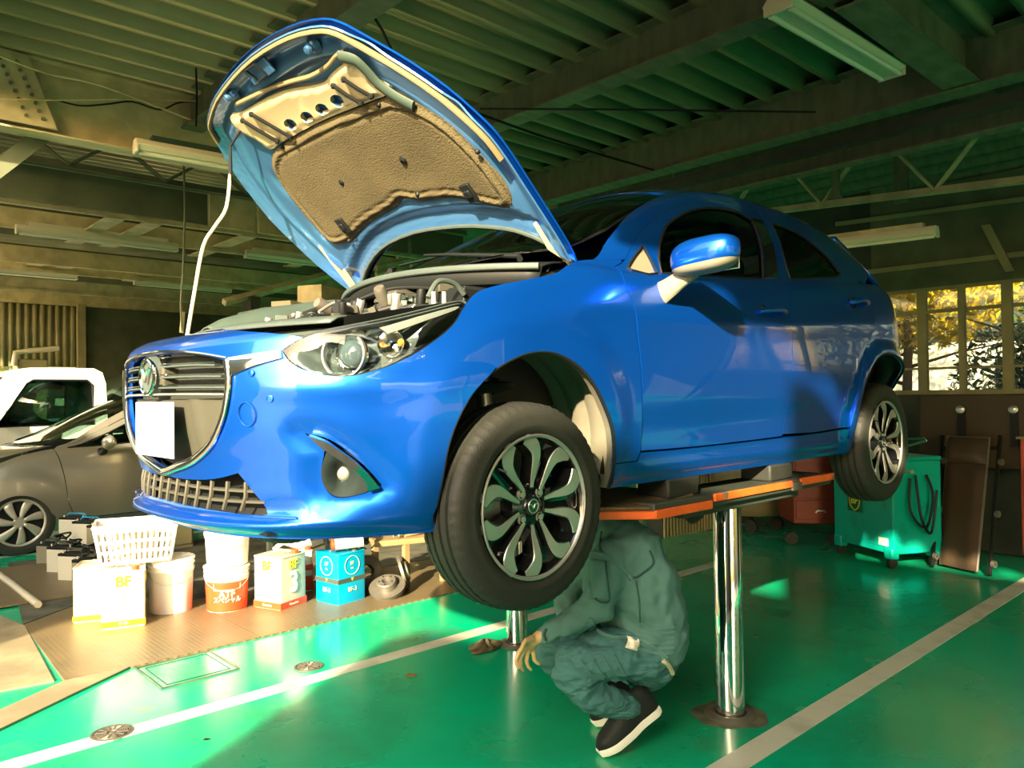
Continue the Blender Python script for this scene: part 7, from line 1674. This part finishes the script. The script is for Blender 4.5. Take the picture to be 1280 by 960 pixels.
seam('jacket_hem', [(738, 772), (748, 788), (765, 796), (790, 797), (812, 806), (834, 822)], .008, M['jacket'], .003)
seam('shirt_edge', [(829, 826), (836, 832), (841, 842)], .009, M['tin_cream'], .004)
for k in range(5): seam('knee_crease', [(712+k*14, 826-k*2), (722+k*15, 838+k*1.5), (738+k*16, 846+k*3)], .005, M['trousers'], .0)
mb = MB(); mb.grid(lambda a, b: on_cloth(783+15*a+2*math.sin(4*b), 794+15*b+5*a, .010+.012*math.sin(2.2*PI*a)*math.cos(5*b)), 8, 7); mb.build('pocket_tissue', M['pail_white'], per, solid=.002)
seam('cuff_seam', [(683, 786), (680, 793), (682, 801)], .005, M['jacket_dark'], .002)
mb = MB(); mb.tube([J(769, 895, -.05), J(777, 896, -.08), J(785, 893, -.07)], .007, 8); mb.build('sock', M['orange'], per)
# shoes
def shoe(toe, heel, w, nm='shoe', lift=.0):
    sh_ = bpy.data.objects.new(nm, None); COL.objects.link(sh_); sh_.location = toe; setparent(sh_, per)
    ax = V(heel)-V(toe); L = ax.length; ax.normalize(); side = ax.cross(UPV).normalized(); up = side.cross(ax); up = up if up.z > 0 else -up
    wd = pch((0, .08, .25, .45, .7, .92, 1.0), (.30, .68, .98, .95, .74, .76, .5)); ht = pch((0, .08, .25, .45, .65, .8, .95, 1.0), (.018, .042, .060, .085, .112, .118, .105, .085))
    def outl(z, k):
        return None
    mb = MB(); prev = None; first = None
    for i in range(25):
        s = i/24; c = V(toe)+ax*L*s; w2 = w*wd(s); h = ht(s); R = []
        for j in range(17):
            a = PI*j/16; kx = math.copysign(abs(math.cos(a))**.75, math.cos(a)); R.append(mb.bm.verts.new(c+side*w2*kx*(1-.35*math.sin(a)**2*(s > .5))+up*(.012+h*math.sin(a)**.8)))
        if prev: mb.bridge(prev, R, True, closed=False)
        else: first = R
        prev = R
    mb.face(first, True); mb.face(prev, True); mb.build('upper', mat('shoe_leather', (.010, .014, .013), .6, spec=.25, noise=.4, nscale=18, bump=.6, bscale=25) if 'shoe_leather' not in bpy.data.materials else bpy.data.materials['shoe_leather'], sh_)
    mb = MB(); prev = None
    n = 40; loop = []
    for i in range(n): loop.append(None)
    ou = [(s, 1) for s in [k/14 for k in range(15)]]+[(s, -1) for s in [k/14 for k in range(14, -1, -1)]]
    top = [mb.bm.verts.new(V(toe)+ax*L*s+side*sg*w*wd(s)*1.07+up*.022) for s, sg in ou]; mid = [mb.bm.verts.new(V(toe)+ax*(L*s*1.02-.004)+side*sg*w*wd(s)*1.12+up*.008) for s, sg in ou]; bot = [mb.bm.verts.new(V(toe)+ax*L*s+side*sg*w*wd(s)*1.05-up*.008) for s, sg in ou]
    mb.bridge(top, mid); mb.bridge(mid, bot); mb.face(bot, False); mb.face(top[::-1], False); mb.build('sole', M['pail_white'], sh_)
    for k in range(3):
        s = .40+k*.10; c = V(toe)+ax*L*s+up*(ht(s)+.016); mb = MB(); mb.tube([c-side*w*.5-up*.012, c, c+side*w*.5-up*.012], .004, 6); mb.build('lace', M['blk'], sh_)
t0, h0 = J(750, 936, -.07), J(822, 884, .02); t0.z = .010
shoe(t0, h0, .052)
t1, h1 = J(742, 893, .20), J(790, 868, .26); t1.z = .010
shoe(t1, h1, .050)
